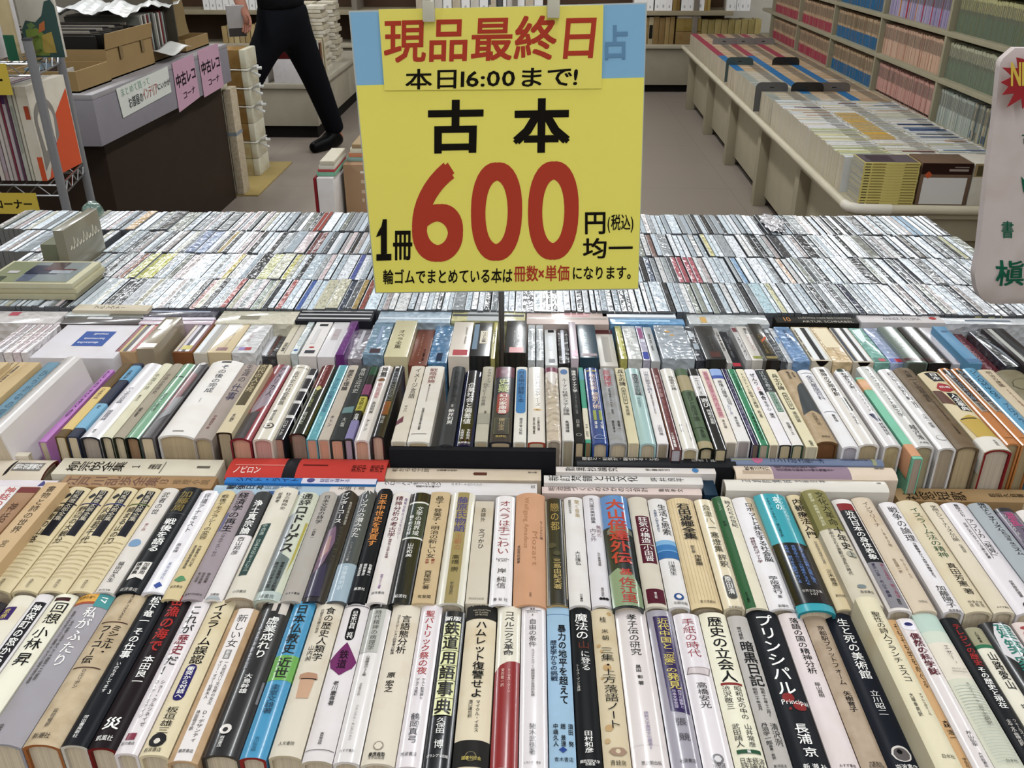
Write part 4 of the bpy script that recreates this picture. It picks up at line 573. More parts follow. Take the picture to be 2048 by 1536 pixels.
rowC(1722, 1757, '#d2d0cc', 'hard', 'silvery white book with a grey left flank and thin black title, third row right', [T('Ｔ・Ｓ・エリオットと英文学', 105, 590, .0, .36, '#3a3838', 0), T('越沢浩', 670, 820, .1, .34, 'k', .006), H('大修館', 850, .1, .5)], mk='gloss', rough=.25, yt=883, yh=726, pages='#b9ac88')
rowC(1761, 1792, '#e0dddc', 'hard', 'white book with a pale round seal near the tail, third row right', [T('経済学と投資行動', 140, 420, .04, .36, 'k', .006), S('計量分析', 430, 500, .1, .3), T('三宅一郎著', 560, 700, .1, .26, 'k', 0), E(.08, 800, .3, '#a9a6a4'), E(.08, 800, .26, '#dcd9d8')], mk='gloss', rough=.25, yt=886, yh=731, pages='#b5a48c')
rowC(1794, 1833, '#7c6a52', 'hard', 'thick mottled brown book with a darker brown title, third row right', [T('大衆一と出版者記', 115, 440, .0, .34, '#4a3c2c', .012), S('平凡社と下中弥三郎の時代', 440, 630, .12, .12, '#43372a'), S('三木章著', 655, 760, .1, .12, '#43372a')], mk='marbled', yt=884, yh=728, pages='#c3ae86')
rowC(1838, 1884, '#d5c6a3', 'hard', 'thick picture-spined book with a red plaque and crimson cover boards, third row right', [P([(-.3, 140), (.3, 140), (.34, 220), (-.2, 230)], '#2f3032'), T('日本', 145, 215, .02, .38, 'w', .008), P([(-.3, 290), (-.1, 245), (.34, 260), (.42, 300), (.1, 335), (-.2, 330)], '#a52c34'), H('伝奇', 285, .06, .5, 'w', .01), P([(-.1, 345), (.3, 350), (.3, 530), (-.1, 520)], '#2f3032'), T('人名事典', 355, 525, .1, .34, 'w', .008), P([(-.5, 300), (-.22, 330), (-.12, 470), (-.5, 420)], '#6b4a3e'), P([(-.44, 600), (0, 565), (.4, 600), (.45, 780), (-.4, 790)], '#c0a347'), R(-.4, .2, 596, 606, '#3d3a2c'), B(785, 960, '#dcd6cc'), S('文芸社', 820, 880, .1, .14, 'k')], yt=889, yh=735, edge='#8a1620', pages='#c9bba8')
rowC(1881, 1906, '#bf7a30', 'hard', 'orange book with a dark upper panel, left one of the orange pair', [P([(-.3, 110), (.35, 110), (.4, 530), (-.1, 530)], '#33302e'), P([(-.34, 150), (-.2, 150), (-.1, 530), (-.2, 530)], '#cbc4b8'), T('火車と日本の夜', 120, 420, .1, .44, '#8b98a8', .01), R(-.1, .32, 430, 530, '#9a938a'), S('宮部', 440, 520, .1, .3, 'k'), R(-.3, .3, 790, 794, '#6a4318')], mk='gloss', rough=.2, yt=876, yh=728, pages='#b09c74', yr=742)
rowC(1907, 1930, '#c17c31', 'hard', 'orange book with a dark upper panel, right one of the orange pair', [P([(-.3, 110), (.35, 110), (.4, 530), (-.1, 530)], '#33302e'), P([(-.34, 150), (-.2, 150), (-.1, 530), (-.2, 530)], '#cbc4b8'), T('火車と日本の旅', 120, 420, .1, .44, '#8b98a8', .01), R(-.1, .32, 430, 530, '#9a938a'), S('宮部', 440, 520, .1, .3, 'k'), R(-.3, .3, 790, 794, '#6a4318')], mk='gloss', rough=.2, yt=877, yh=728, pages='#b09c74', yr=742)
rowC(1931, 1960, '#5c9fc0', 'hard', 'metallic sky blue book with scratchy black script, third row right', [T('シンＱＭΨＱＳ', 110, 400, -.06, .5, '#16333f', 0), S('プログラミング', 440, 800, .0, .36, '#2e5f78')], mk='gloss', rough=.15, yt=880, yh=727, pages='#a08c6a', yr=742)
rowC(1961, 1993, '#cbbca2', 'flat', 'beige book with a small brown title and a rust subtitle, third row right', [T('明治の建築', 120, 280, .0, .36, '#5a4b3a', .004), S('その人と社会の記録を辿る', 300, 660, .05, .16, '#9a6a54')], yh=730, yt=884, pages='#b9a784')
rowC(1997, 2052, '#8a8268', 'hard', 'olive grey book with part of a large thin ring, right end of the third row', [E(.05, 250, .46, '#4e4a3a'), E(.05, 250, .43, '#8a8268')], mk='marbled', yh=730, pages='#a0906c')

# ------------------------------------------------------------------ books laid crosswise between the second and third rows
CROSS_LIM = at(1065, 884, z=.89).y - .0012
_cross = []
def cross(name, xl, xr, yb, yf, z, cover, kind, label, decos=(), group='books laid crosswise between the rows', cat='book', base=TABZ, xm=None, **k):
    """spine up, head to the left; yb, yf are the back and front of the spine at its middle, x the ends"""
    xm = (xl + xr) / 2 if xm is None else xm
    a, b = at(xm, yb, z=z), at(xm, yf, z=z); Yc = (a.y + b.y) / 2; Wd = a.y - b.y
    ym = (yb + yf) / 2
    if group.startswith('books laid'):
        lim = min([CROSS_LIM] + [q[2] for q in _cross if q[0] < xr - 14 and q[1] > xl + 14])
        if a.y > lim:
            z = CAMZ - (CAMZ - z) * lim / a.y - 1e-5
            a, b = at(xm, yb, z=z), at(xm, yf, z=z); Yc = (a.y + b.y) / 2; Wd = a.y - b.y
        _cross.append((xl, xr, b.y - .0006))
    X0, X1 = at(xl, ym, z=z).x, at(xr, ym, z=z).x; L = X1 - X0
    def ty(x): return max(0.0004, min(L - 0.0004, X1 - at(x, ym, z=z).x))
    return book(name, label, group, cat, X1, Wd, Yc, L, base, z - base, kind, cover, decos, ty=ty, rz=math.pi / 2, **k)
cross('book', -70, 60, 903, 911, .862, '#ddd3c2', 'flat', 'cream thin book at the left end, behind the book with a small black figure', [])
cross('book', -90, 98, 913, 953, .862, '#d8ccba', 'hard', 'off-white book with a small black figure beside a grey lettered strip, crosswise at far left', [R(-.2, .2, 28, 86, '#807a74'), P([(-.4, 18), (.4, 22), (.2, 26), (-.3, 25)], '#2c2826'), S('鶴見俊輔著作', 30, 84, 0, .3, 'w')], edge='#6b2a22', pages='#bfae92')
cross('book', -90, 113, 958, 974, .862, '#e0d8de', 'flat', 'white thin book with a blue crane mark at its right end, crosswise at far left', [P([(-.34, 80), (.36, 84), (.1, 90), (-.3, 95)], '#4a4a86')])
cross('book', 113, 441, 917, 950, .866, '#d8d0bc', 'box', 'long cream slipcase with black brush title, crosswise in front of the left third row', [T('柳宗悦全集', 135, 250, -.02, .62, '#2a2622', .01), T('１', 262, 282, -.02, .3, 'k', 0), S('蒐集物語', 298, 322, 0, .34), R(-.4, .3, 326, 328, '#8a8476'), R(-.06, .06, 395, 421, '#6a6458')], base=.80)
cross('book', 122, 430, 951, 975, .856, '#a9875c', 'box', 'long brown cardboard slipcase with faded purple-brown lettering, in front of the cream slipcase', [T('江戸川乱歩全集', 130, 318, .0, .8, '#7d5a4e', .008), H('13', 328, .0, .4, '#7d5a4e'), T('推理小説', 345, 420, .0, .4, '#8a7050', 0)], mk='aged')
cross('book', 458, 774, 911, 953, .87, '#c63c30', 'hard', 'thick red book ringed by one black band, laid crosswise', [B(570, 596, '#26262a'), Lt('ノビロン', 470, 525, -.2, .3, '#f0d6d0'), R(-.02, .02, 470, 570, '#dc8276'), R(.0, .05, 606, 656, '#6a1f1b'), S('発売中', 705, 735, -.1, .34, '#5f1f1c'), S('発売中', 742, 770, -.1, .34, '#5f1f1c')], rough=.4, xm=616)
cross('book', 450, 754, 955, 966, .862, '#2b7fc4', 'flat', 'thin book half bright blue and half lilac white, crosswise under the red book', [R(-.5, .5, 604, 756, '#d5d0de'), T('シスト・ライト', 470, 598, 0, .8, '#12305c', .004), T('疑問を捕する', 640, 700, 0, .7, '#3a3a86', .004), E(-.0, 622, .4, '#55558c')], mk='paper')
cross('book', 428, 750, 968, 986, .858, '#a9c0d0', 'hard', 'pale blue book with a bold black title and a small blue strip, crosswise', [R(-.5, .5, 660, 752, '#d9cfc8'), T('戦後日本', 452, 528, .1, .56, 'k', .02), T('民族の創作', 528, 604, .1, .5, '#5f6f86', 0), R(-.5, -.3, 524, 602, '#3e5f98'), S('石田一良', 676, 730, .1, .4)], mk='gloss', rough=.3)
cross('book', 778, 1112, 893, 901, .876, '#26252a', 'box', 'long plain black slipcase laid crosswise below the middle of the third row', [], base=.80, xm=945, rough=.6)
cross('book', 770, 1082, 935, 957, .862, '#d8c8b2', 'flat', 'peach-beige book with a small picture of a pointing hand, laid crosswise', [T('机からの工房', 782, 858, .22, .42, '#57493c', .004), S('仕事場の哲学', 872, 914, .22, .2, '#57493c'), R(-.2, .05, 948, 974, '#6d4030'), P([(-.12, 946), (-.02, 946), (.04, 956), (-.2, 958)], '#6d4030'), S('第七巻', 1056, 1074, .1, .16)], xm=925)
cross('book', 752, 1074, 960, 984, .856, '#dcd8d9', 'hard', 'white book with a wide black katakana title, crosswise in front of the peach-beige book', [T('グローバリゼーション', 766, 882, .22, .52, 'k', .004), S('国際文化を越えて', 832, 882, -.08, .16, 'k'), T('ジョン・トムリンソン', 902, 964, .14, .3, '#3a3a40', 0), S('青土社', 1062, 1070, .0, .3)], xm=913)
cross('book', 1153, 1470, 911, 929, .872, '#2d2e32', 'hard', 'black book with spaced white title, laid crosswise right of the black slipcase', [T('理性と・狂気が・融合する・とき', 1164, 1318, .06, .42, '#d8d4cc', .006), S('日合一祐', 1382, 1432, .0, .3, 's')], rough=.3, xm=1310)
cross('book', 1112, 1430, 934, 945, .866, '#ddd6d2', 'flat', 'white crosswise book with five spaced characters and a blue dot', [T('歎異抄論究', 1130, 1236, .0, .76, 'k', .002), S('伊藤信吉', 1290, 1340, .0, .4), E(.0, 1390, .4, '#4a86b8', .8)], xm=1270)
cross('book', 1088, 1404, 951, 966, .862, '#ddd9d6', 'flat', 'white crosswise book with the largest black brush title and a dark blue box end', [T('新訂梵鐘と古文化', 1096, 1276, .06, .84, 'k', .004), T('坪井良平', 1300, 1368, 0, .54, '#3d4048', 0)], xm=1245)
cross('book', 1084, 1402, 974, 987, .858, '#dbc9c4', 'flat', 'pinkish crosswise book with a brush title and a crimson front edge', [T('明治国づくりのなかの公会計', 1096, 1296, .1, .7, '#3d3532', 0), T('亀井孝文', 1316, 1366, .05, .5, '#3d3532', 0)], edge='#7d2236', xm=1240)
cross('book', 1405, 1432, 960, 990, .852, '#1f3a4e', 'box', 'dark teal box end showing right of the white crosswise books', [], base=.76)
cross('book', 1462, 1764, 914, 927, .87, '#7684a0', 'hard', 'blue-grey striped crosswise book with a round pink spot', [R(-.1, .08, 1464, 1524, '#9c9f7c'), E(.0, 1515, .44, '#c0698c', 1.0), T('コンゴ出土器下木', 1538, 1648, .0, .8, '#243056', .004), S('文化の知名の名', 1680, 1735, .1, .3, '#243056'), R(-.5, .5, 1742, 1750, '#9c9f7c')], mk='gloss', rough=.3, xm=1610)
cross('book', 1470, 1788, 928, 953, .866, '#dccbb8', 'hard', 'peach crosswise book with a wide mauve middle panel', [R(-.5, .5, 1544, 1698, '#9a8494'), T('松本三之介', 1490, 1540, .1, .4, 'k', .006)] + [R(-.3 + .06 * i, -.28 + .06 * i, 1484, 1542, '#a88f74') for i in range(4)] + [T('明治思想史', 1550, 1636, .3, .36, '#453848', .004), S('近代国家の創設から個の覚醒まで', 1552, 1668, -.02, .2, '#453848'), S('叢書', 1750, 1770, .2, .2)], xm=1629)
cross('book', 1450, 1772, 956, 978, .862, '#ddd7cd', 'hard', 'thick ivory crosswise book with faint grey-blue handwriting, right of the dark teal box end', [T('正倉院集成', 1484, 1586, .24, .44, '#59606c', 0), T('文科日本', 1590, 1654, .24, .34, '#59606c', 0), S('古書', 1752, 1762, .1, .2)], xm=1611, mk='gloss', rough=.4)
cross('book', 1790, 2100, 977, 1003, .84, '#a98c62', 'box', 'brown cardboard slipcase with black brush lettering, crosswise under the right third row', [T('社窓短歌', 1806, 1930, -.1, .7, '#2c2318', .006), S('岩田久自署集', 1976, 2060, .0, .3, '#4a3c28')], mk='aged', xm=1900)
# ------------------------------------------------------------------ boxed disc sets
RD = dict(z=0.86, yh=645, yt=708, yr=706, conv=lambda c: c, group='boxed disc sets standing in a row')
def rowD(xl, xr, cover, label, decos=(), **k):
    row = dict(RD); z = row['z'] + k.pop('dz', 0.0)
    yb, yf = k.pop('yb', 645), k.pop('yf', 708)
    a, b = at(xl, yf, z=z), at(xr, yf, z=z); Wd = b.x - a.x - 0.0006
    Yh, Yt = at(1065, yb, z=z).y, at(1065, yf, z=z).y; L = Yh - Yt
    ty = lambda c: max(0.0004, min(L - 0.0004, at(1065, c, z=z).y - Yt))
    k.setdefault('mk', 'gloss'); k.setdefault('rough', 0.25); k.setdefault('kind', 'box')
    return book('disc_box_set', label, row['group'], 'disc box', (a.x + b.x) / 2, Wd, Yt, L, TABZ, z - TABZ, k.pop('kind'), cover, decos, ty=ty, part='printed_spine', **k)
for i, (x0, x1, tx) in enumerate(((-40, -26, 'leftmost'), (-25, -9, 'second from left'), (-8, 10, 'third from left'), (11, 27, 'fourth from left'), (28, 43, 'rightmost'))):
    rowD(x0, x1, ('#d9cfd2', '#c9c4c8', '#dcd3d3', '#d8c9cd', '#dcd6d8')[i], 'pale pinkish disc case, %s of five at the left end' % tx, [S('クラシック', 655, 700, 0, .4, '#b58a94')], mk='film', yb=652, yf=715)
rowD(46, 219, '#d9d5db', 'large flat white disc box with a blue label, left part of the boxed row', [R(-.16, .22, 671, 701, '#2257a5'), H('deutsche', 694, .0, -.26, 'w'), H('harmonia', 686, .03, -.26, 'w'), H('mundi', 677, .06, -.18, 'w')], mk='paper', yb=653, yf=725, rough=.4)
rowD(219, 263, '#c5a57c', 'kraft open slipcase of slim cases, right of the large white disc box', [R(-.42, -.26, 648, 711, '#8e3a42'), R(-.24, -.14, 648, 711, '#c9b86a'), R(-.12, .06, 648, 711, '#3c3a40'), R(.08, .26, 648, 711, '#d9d4d2'), R(.28, .44, 648, 711, '#b5605c')], mk='paper', yf=712)
rowD(264, 301, '#9d9077', 'taupe disc box standing a little higher than its neighbours', [R(-.45, .45, 694, 702, '#5a5142'), R(-.3, .1, 646, 665, '#e0ddd4')], dz=.02, yb=640, yf=705)
rowD(303, 336, '#4c4a52', 'dark grey disc box standing lower, with fine stripes, right of the taupe disc box', [R(-.4, .4, 652, 662, '#8c2a2e')] + [R(-.3, .3, 668 + 4 * i, 669.5 + 4 * i, '#8a8890') for i in range(9)], dz=-.03, yb=650, yf=716)
rowD(337, 379, '#8c5b34', 'brown-fronted open slipcase holding cream, violet and white slim cases', [R(-.45, -.3, 646, 710, '#d8d0c0'), R(-.26, -.08, 646, 710, '#c9c2cc'), R(-.06, .08, 646, 710, '#2c2e44'), R(.1, .3, 646, 710, '#dcdade'), R(.32, .44, 646, 710, '#7a3846'), R(-.2, .3, 698, 706, '#c5b84a')], mk='paper', yf=712)
rowD(380, 408, '#cfc7b8', 'thin open slipcase with white and grey slim cases, left of the cream-edged glossy box', [R(-.4, -.05, 646, 712, '#d5dade'), R(0, .4, 646, 712, '#a9a6a0')], mk='paper', yf=713)
rowD(409, 457, '#d9c6a0', 'cream disc box with a broad glossy streak and a dark red label', [P([(-.45, 650), (.2, 648), (.1, 670), (-.45, 705)], '#e6e6e6'), T('Collection', 672, 700, .1, .16, '#6a5a44', 0), R(-.2, .26, 701, 707, '#7a1f24')], yf=711)  # the pale polygon is a painted gloss streak, not print
rowD(458, 506, '#d3d3d4', 'silvery white wrapped disc box with a small red and lilac label', [R(-.3, -.02, 700, 706, '#9a86b8'), R(-.02, .24, 700, 706, '#b0404c'), S('ベートーヴェン', 660, 690, -.12, .14, '#c58a96')], mk='film', yf=711)
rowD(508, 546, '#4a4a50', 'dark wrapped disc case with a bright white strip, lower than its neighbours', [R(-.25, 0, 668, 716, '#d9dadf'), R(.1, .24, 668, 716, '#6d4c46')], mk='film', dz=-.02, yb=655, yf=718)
rowD(549, 577, '#d5cdbd', 'beige and white double disc case, left of the slim case with a blue dot', [R(-.5, -.02, 650, 712, '#d0c8b2'), R(0, .05, 650, 712, '#77736a'), S('弦楽四重奏', 690, 708, -.2, .3, 'k')], yf=714, dz=-.005)
rowD(578, 592, '#cfd8d8', 'slim pale disc case with a blue dot near the front', [E(0, 705, .36, '#3a6aa5', .8)], yf=712, mk='film')
rowD(593, 630, '#dcd8d6', 'white disc box with a dark slot and a small red oval', [R(-.2, .3, 652, 656, '#333335'), E(0, 699, .16, '#b0322e', .7), R(-.26, .3, 705, 711, '#3f3f49'), R(-.22, .02, 662, 692, '#cfcbcb')], yf=717, mk='paper', rough=.35)
rowD(631, 667, '#dbd8da', 'white disc box with a grey-pink square label, left of the purple slim box', [R(-.2, .2, 662, 684, '#bdb3b6'), H('No. 5', 674, 0, .3, '#b5485a')], yf=718, mk='gloss')
rowD(668, 686, '#6f2f7f', 'slim purple disc box', [S('モーツァルト', 655, 705, 0, .3, '#a86ab5')], yf=713, mk='gloss', dz=.006)
rowD(688, 722, '#a9a4ab', 'grey-mauve wrapped disc case with a lengthwise white glint', [R(-.1, .1, 664, 700, '#d8d7dd')], mk='film', yb=652, yf=721, dz=-.012)  # glint on the wrapping painted as a pale lengthwise strip
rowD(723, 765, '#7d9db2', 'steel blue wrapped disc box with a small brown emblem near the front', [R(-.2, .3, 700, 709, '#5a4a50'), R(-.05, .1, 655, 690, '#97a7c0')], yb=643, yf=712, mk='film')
rowD(766, 814, '#d3cba4', 'pale straw disc box with an upright black title', [T('オペラ全集', 662, 700, -.05, .3, '#3f3a30', .004)], yb=643, yf=716, mk='gloss', dz=.004)
rowD(815, 853, '#84503f', 'plain russet disc box with thin pale lettering', [S('ショスタコーヴィチ', 670, 715, -.1, .12, '#c5a28f'), S('交響曲', 700, 725, .2, .14, '#3c2018'), E(.1, 728, .06, '#c9d0d6')], yb=660, yf=733, mk='paper', dz=-.01)
rowD(854, 893, '#4f86b0', 'sky blue crinkle-wrapped disc box, left of the white box with a red label', [R(-.1, .2, 708, 724, '#2c3a55')], mk='film', yb=652, yf=728, dz=-.004)
rowD(895, 938, '#ddd3c6', 'tall white disc box with a red label at the front edge', [R(-.3, .4, 701, 712, '#b8283a'), S('歌劇', 655, 690, .2, .1, 'n')], yb=645, yf=714, mk='gloss', dz=.012)
rowD(939, 980, '#1e2226', 'black disc box with a cream square title label', [R(-.1, .3, 663, 688, '#d8cfb8'), S('リスト全集', 665, 686, .1, .24, 'k'), R(-.46, -.2, 650, 700, '#5d7f98')], yb=646, yf=713, mk='gloss', dz=.012)
rowD(981, 990, '#c9c06f', 'thin pale yellow disc case beside the sign pole', [S('ピアノ', 660, 690, 0, .6)], yf=718)
rowD(1009, 1053, '#1d2023', 'black disc box with a red label at its front edge, right of the sign pole', [T('Furtwangler', 662, 692, -.08, .2, '#a9a79f', 0), S('交響曲全集', 664, 690, .12, .16, '#a9a79f'), R(-.3, .36, 695, 707, '#b5242e')], yb=641, yf=706, mk='gloss', dz=.014)
rowD(1055, 1071, '#cfd5d8', 'clear white disc case, left one of two beside the black box with a red label', [S('ピアノ協', 660, 700, 0, .4)], mk='film', yf=720)
rowD(1072, 1088, '#c9cfd2', 'clear white disc case, right one of two beside the black box with a red label', [S('ヴァイオ', 665, 705, 0, .4)], mk='film', yf=720, yb=648)
rowD(1090, 1116, '#d9dbdb', 'white disc box with small black panels at back and front', [R(-.2, .3, 660, 665, '#2a2a2c'), R(-.2, .1, 672, 700, '#b9bcc0'), R(-.2, .3, 718, 725, '#22343a')], yb=657, yf=730, mk='paper', dz=-.008)
rowD(1118, 1140, '#34363a', 'dark wrapped disc case with a white glint, left of the lilac case', [R(-.2, .1, 660, 720, '#c9ccd6')], mk='film', yb=657, yf=726, dz=-.006)  # pale strip is the film's glint put in as colour
rowD(1142, 1158, '#d0c3cc', 'lilac white disc case with a pink foot, left of the deep teal box', [R(-.4, .4, 700, 712, '#c05a86')], mk='gloss', yb=643, yf=716, dz=.006)
rowD(1159, 1199, '#274a5c', 'deep teal disc box with pale lettering across it', [Lt('MAHLER', 664, 700, -.1, .3, '#a5c3c9', 0), R(-.4, .4, 706, 711, '#6d3a48')], mk='gloss', yb=648, yf=714, dz=.004)
rowD(1200, 1237, '#c9c4bb', 'putty disc box with a maroon head and small grey print', [B(659, 667, '#5d2c2c'), R(-.2, .2, 672, 722, '#a9a49c')], mk='paper', yb=658, yf=731, dz=-.008)
rowD(1241, 1255, '#b9b55a', 'olive yellow disc case, right half of the boxed disc row', [R(-.2, .1, 660, 700, '#d5d28a')], mk='film', yb=650, yf=716)
rowD(1256, 1285, '#c9cbc8', 'silver disc case with white lettering, right of the olive yellow disc case', [Lt('CELLO', 655, 690, 0, .4, 'w', 0)], mk='film', yb=650, yf=716)
rowD(1286, 1301, '#b9b6c8', 'grey-lilac disc case with a blue square at the front', [R(-.4, .4, 702, 716, '#4a58a5'), R(-.3, .3, 655, 675, '#9a5f86')], mk='film', yb=650, yf=718)
rowD(1302, 1321, '#b5b8ba', 'grey disc case left of the crumpled silver-wrapped box', [S('室内楽', 665, 700, 0, .3)], mk='gloss', yb=652, yf=720)
rowD(1324, 1390, '#a9b2ba', 'widest disc box, wrapped in crumpled silver film', [E(-.1, 661, .1, '#c9a05a', .7), E(.02, 668, .08, '#c9a05a', .7)], mk='film', yb=648, yf=714, rough=.12, dz=.004)
rowD(1391, 1409, '#3f4650', 'black and white pictured disc case, right of the crumpled silver-wrapped box', [R(-.3, .2, 660, 672, '#c9d0d6'), R(-.2, .4, 684, 696, '#aab4bd')], mk='film', yb=650, yf=718)
rowD(1411, 1452, '#2c2e30', 'black disc box with a red-brown emblem low on its front half', [T('ベートーヴェン', 668, 698, .1, .16, '#77756c', 0), R(-.2, .3, 700, 711, '#5a2a24')], yb=648, yf=715, mk='gloss', dz=.006)
rowD(1453, 1464, '#b9b6b2', 'thin grey disc case between two black disc boxes', [S('全集', 660, 700, 0, .5)], yb=653, yf=722)
rowD(1465, 1485, '#303236', 'thin black disc box with a red tag at the front', [R(-.4, .4, 722, 729, '#b53444'), S('指揮者', 670, 712, 0, .3, '#77777a')], yb=660, yf=732, mk='paper', dz=-.008)
rowD(1490, 1502, '#c3c1c0', 'narrow silver disc case with maroon marks at the back', [R(-.4, .4, 652, 660, '#7d3a46'), S('ライヴ', 670, 708, 0, .5)], yb=650, yf=716)
rowD(1503, 1529, '#d6d0c8', 'cream disc box with a rose title and an olive foot', [T('魔笛', 652, 664, .1, .3, '#4f4a46', 0), T('コジファン', 666, 698, .05, .3, '#c58a8c', .006), R(-.34, .34, 708, 713, '#9aa03c')], yb=649, yf=716, mk='gloss', dz=.002)
rowD(1530, 1558, '#24211c', 'black disc box with gold columns and an orange slash', [T('名曲全集', 664, 704, -.1, .24, '#7f6a2c', .006), T('永遠の音', 664, 704, .16, .24, '#7f6a2c', .006), P([(-.1, 676), (.4, 668), (.4, 672), (-.1, 681)], '#c25a26'), R(-.4, .4, 708, 713, '#8f7c3a')], yb=643, yf=716, mk='gloss', dz=.01, edge=None)
rowD(1559, 1571, '#5a6066', 'thin slate disc case right of the black box with gold columns', [R(-.3, .3, 655, 662, '#c3c9ce')], mk='film', yb=652, yf=718)
rowD(1573, 1583, '#cdd0d3', 'thin pale disc case left of the bright blue wrapped box', [R(-.3, .3, 670, 682, '#7fa0c4')], mk='film', yb=652, yf=720)
rowD(1584, 1618, '#6f97c2', 'bright blue wrapped disc box with white glints and dark letters', [T('愛の調べ', 655, 685, .05, .3, '#34486a', .004)], mk='film', yb=649, yf=717, dz=.004)
rowD(1620, 1662, '#d3c9b4', 'cream open slipcase, left one of the two with a thumb notch', [R(-.36, -.08, 651, 714, '#dfe2e2'), R(-.06, .16, 651, 714, '#1b1c20'), R(.18, .34, 651, 714, '#d5d9da'), S('協奏曲集', 655, 710, -.42, .1)], mk='paper', yb=649, yf=716, notch=True)
rowD(1663, 1701, '#d8bf95', 'honey tan disc box with a thin seam along its middle', [R(-.02, .0, 650, 712, '#8f744c'), R(-.4, .4, 652, 690, '#e0d2b4')], mk='film', yb=649, yf=718)
rowD(1703, 1744, '#c9c0b0', 'putty open slipcase, right one of the two with a thumb notch', [R(-.45, -.28, 651, 716, '#3a4250'), R(-.22, .02, 651, 716, '#e6e6e8'), R(.04, .2, 651, 716, '#222226'), R(.22, .4, 651, 716, '#dcdcde')], mk='paper', yb=650, yf=718, notch=True)
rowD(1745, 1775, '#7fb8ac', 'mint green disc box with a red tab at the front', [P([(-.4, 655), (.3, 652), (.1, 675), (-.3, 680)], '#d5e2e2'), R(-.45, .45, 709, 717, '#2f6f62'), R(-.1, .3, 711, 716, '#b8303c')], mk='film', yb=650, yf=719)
rowD(1776, 1807, '#a5b3d2', 'periwinkle blue wrapped disc box with a red tab at the front', [R(-.45, .45, 710, 718, '#3a4fa5'), R(-.1, .3, 711, 717, '#b8303c')], mk='film', yb=650, yf=719)
rowD(1809, 1850, '#6f7d74', 'grey-green disc box with a maroon band at the front', [R(-.5, .5, 708, 713, '#4f2328'), H('PHILIPS', 711, .1, .4, '#c9bca8'), Lt('Schubert', 665, 692, -.06, .3, '#aebfb0', 0)], kind='flat', pages='#5a5f52', yb=647, yf=717, mk='gloss', dz=.008)
rowD(1852, 1896, '#2b2626', 'black disc box with white lettering and a maroon band at the front', [R(-.5, .5, 709, 714, '#4a2026'), H('PHILIPS', 712, .1, .4, '#c9bca8'), Lt('Beethoven', 663, 690, -.06, .34, '#d5d2cc', 0), Lt('Concerto', 672, 698, .2, .2, '#d5d2cc', 0)], kind='flat', pages='#2a1c1c', yb=647, yf=718, mk='gloss', dz=.008)
rowD(1898, 1927, '#c9c5cb', 'silver lilac disc case with white letters, right part of the boxed disc row', [Lt('SYMPHONY', 668, 705, .1, .4, 'w', 0), R(-.1, .3, 711, 718, '#a58a94')], mk='gloss', yb=648, yf=720)
rowD(1929, 1957, '#5f93b5', 'light steel blue disc box with a darker front band', [R(-.5, .5, 709, 717, '#3f6f96'), R(-.2, .3, 654, 657, '#2f5a80')], mk='paper', yb=645, yf=718, dz=.012, rough=.35)
rowD(1962, 1995, '#6b2f3a', 'maroon disc box with large pinkish capitals along it, right part of the boxed disc row', [Lt('YEHUDI MENUHIN', 662, 734, -.02, .44, '#b58a90', 0)], mk='paper', yb=660, yf=736, dz=-.016)
rowD(2002, 2036, '#34363c', 'black plastic disc tray with a white rim, right part of the boxed disc row', [R(-.5, -.4, 656, 722, '#d0d2d8'), P([(-.1, 668), (.3, 690), (.4, 720), (.3, 720)], '#8c929c')], mk='film', yb=654, yf=724, dz=-.004)
rowD(2038, 2085, '#3c3435', 'dark open slipcase with a maroon front at the right edge of the frame', [R(-.3, -.1, 650, 720, '#b9b9b2'), R(.0, .2, 650, 720, '#26262a')], mk='paper', yb=648, yf=724)

# ------------------------------------------------------------------ disc boxes laid crosswise behind them
def rowE(xl, xr, yb, yf, cover, label, decos=(), dz=0.0, mk='gloss', **k):
    cross('disc_box_set', xl, xr, yb, yf, .862 + dz, cover, 'box', label, decos, 'disc boxes laid crosswise', 'disc box', mk=mk, part='printed_spine', **k)
rowE(-40, 124, 622, 646, '#cfc9c8', 'pale wrapped disc box with a small red patch, left end of the crosswise disc boxes', [R(.1, .4, 12, 32, '#b8485a')], mk='film')
rowE(150, 300, 609, 621, '#cfc4ae', 'cream disc box with black script, on the left among the crosswise disc boxes', [T('ブルックナー', 188, 252, .0, .6, 'k', 0)], dz=.006, mk='paper')
rowE(134, 292, 623, 632, '#cdd2d0', 'narrow silvery disc box behind the large white one with the blue label', [R(-.5, .5, 222, 290, '#7f7d6e')], mk='film')
rowE(126, 284, 634, 648, '#3a2a2a', 'dark brown disc box right behind the large white one with the blue label', [R(.2, .45, 170, 220, '#d8d5d8')])
rowE(282, 436, 618, 633, '#4f4c5c', 'dark violet wrapped disc case, crosswise behind the taupe box', [R(.05, .25, 300, 420, '#a8b0c0')], mk='film')
rowE(280, 430, 634, 640, '#d6ccdc', 'thin lilac white disc case, upper of two behind the dark grey striped box', [R(-.5, -.35, 282, 428, '#2c2c34')])
rowE(278, 426, 641, 648, '#d9c3d0', 'thin pinkish white disc case, lower of two behind the dark grey striped box', [R(-.5, -.35, 280, 424, '#2c2c34')])
rowE(438, 594, 622, 647, '#cfc9b4', 'cream film-wrapped disc box, crosswise behind the silvery white wrapped box', [R(-.2, .1, 480, 520, '#8f8a78')], mk='film')
rowE(596, 748, 617, 642, '#2c2d33', 'dark disc box with three pale lines, crosswise behind the white box with a red oval', [R(.2, .3, 600, 744, '#b9b9b9'), R(-.05, .05, 600, 744, '#b9b9b9'), R(-.35, -.25, 600, 744, '#c9c9c9')], mk='paper')
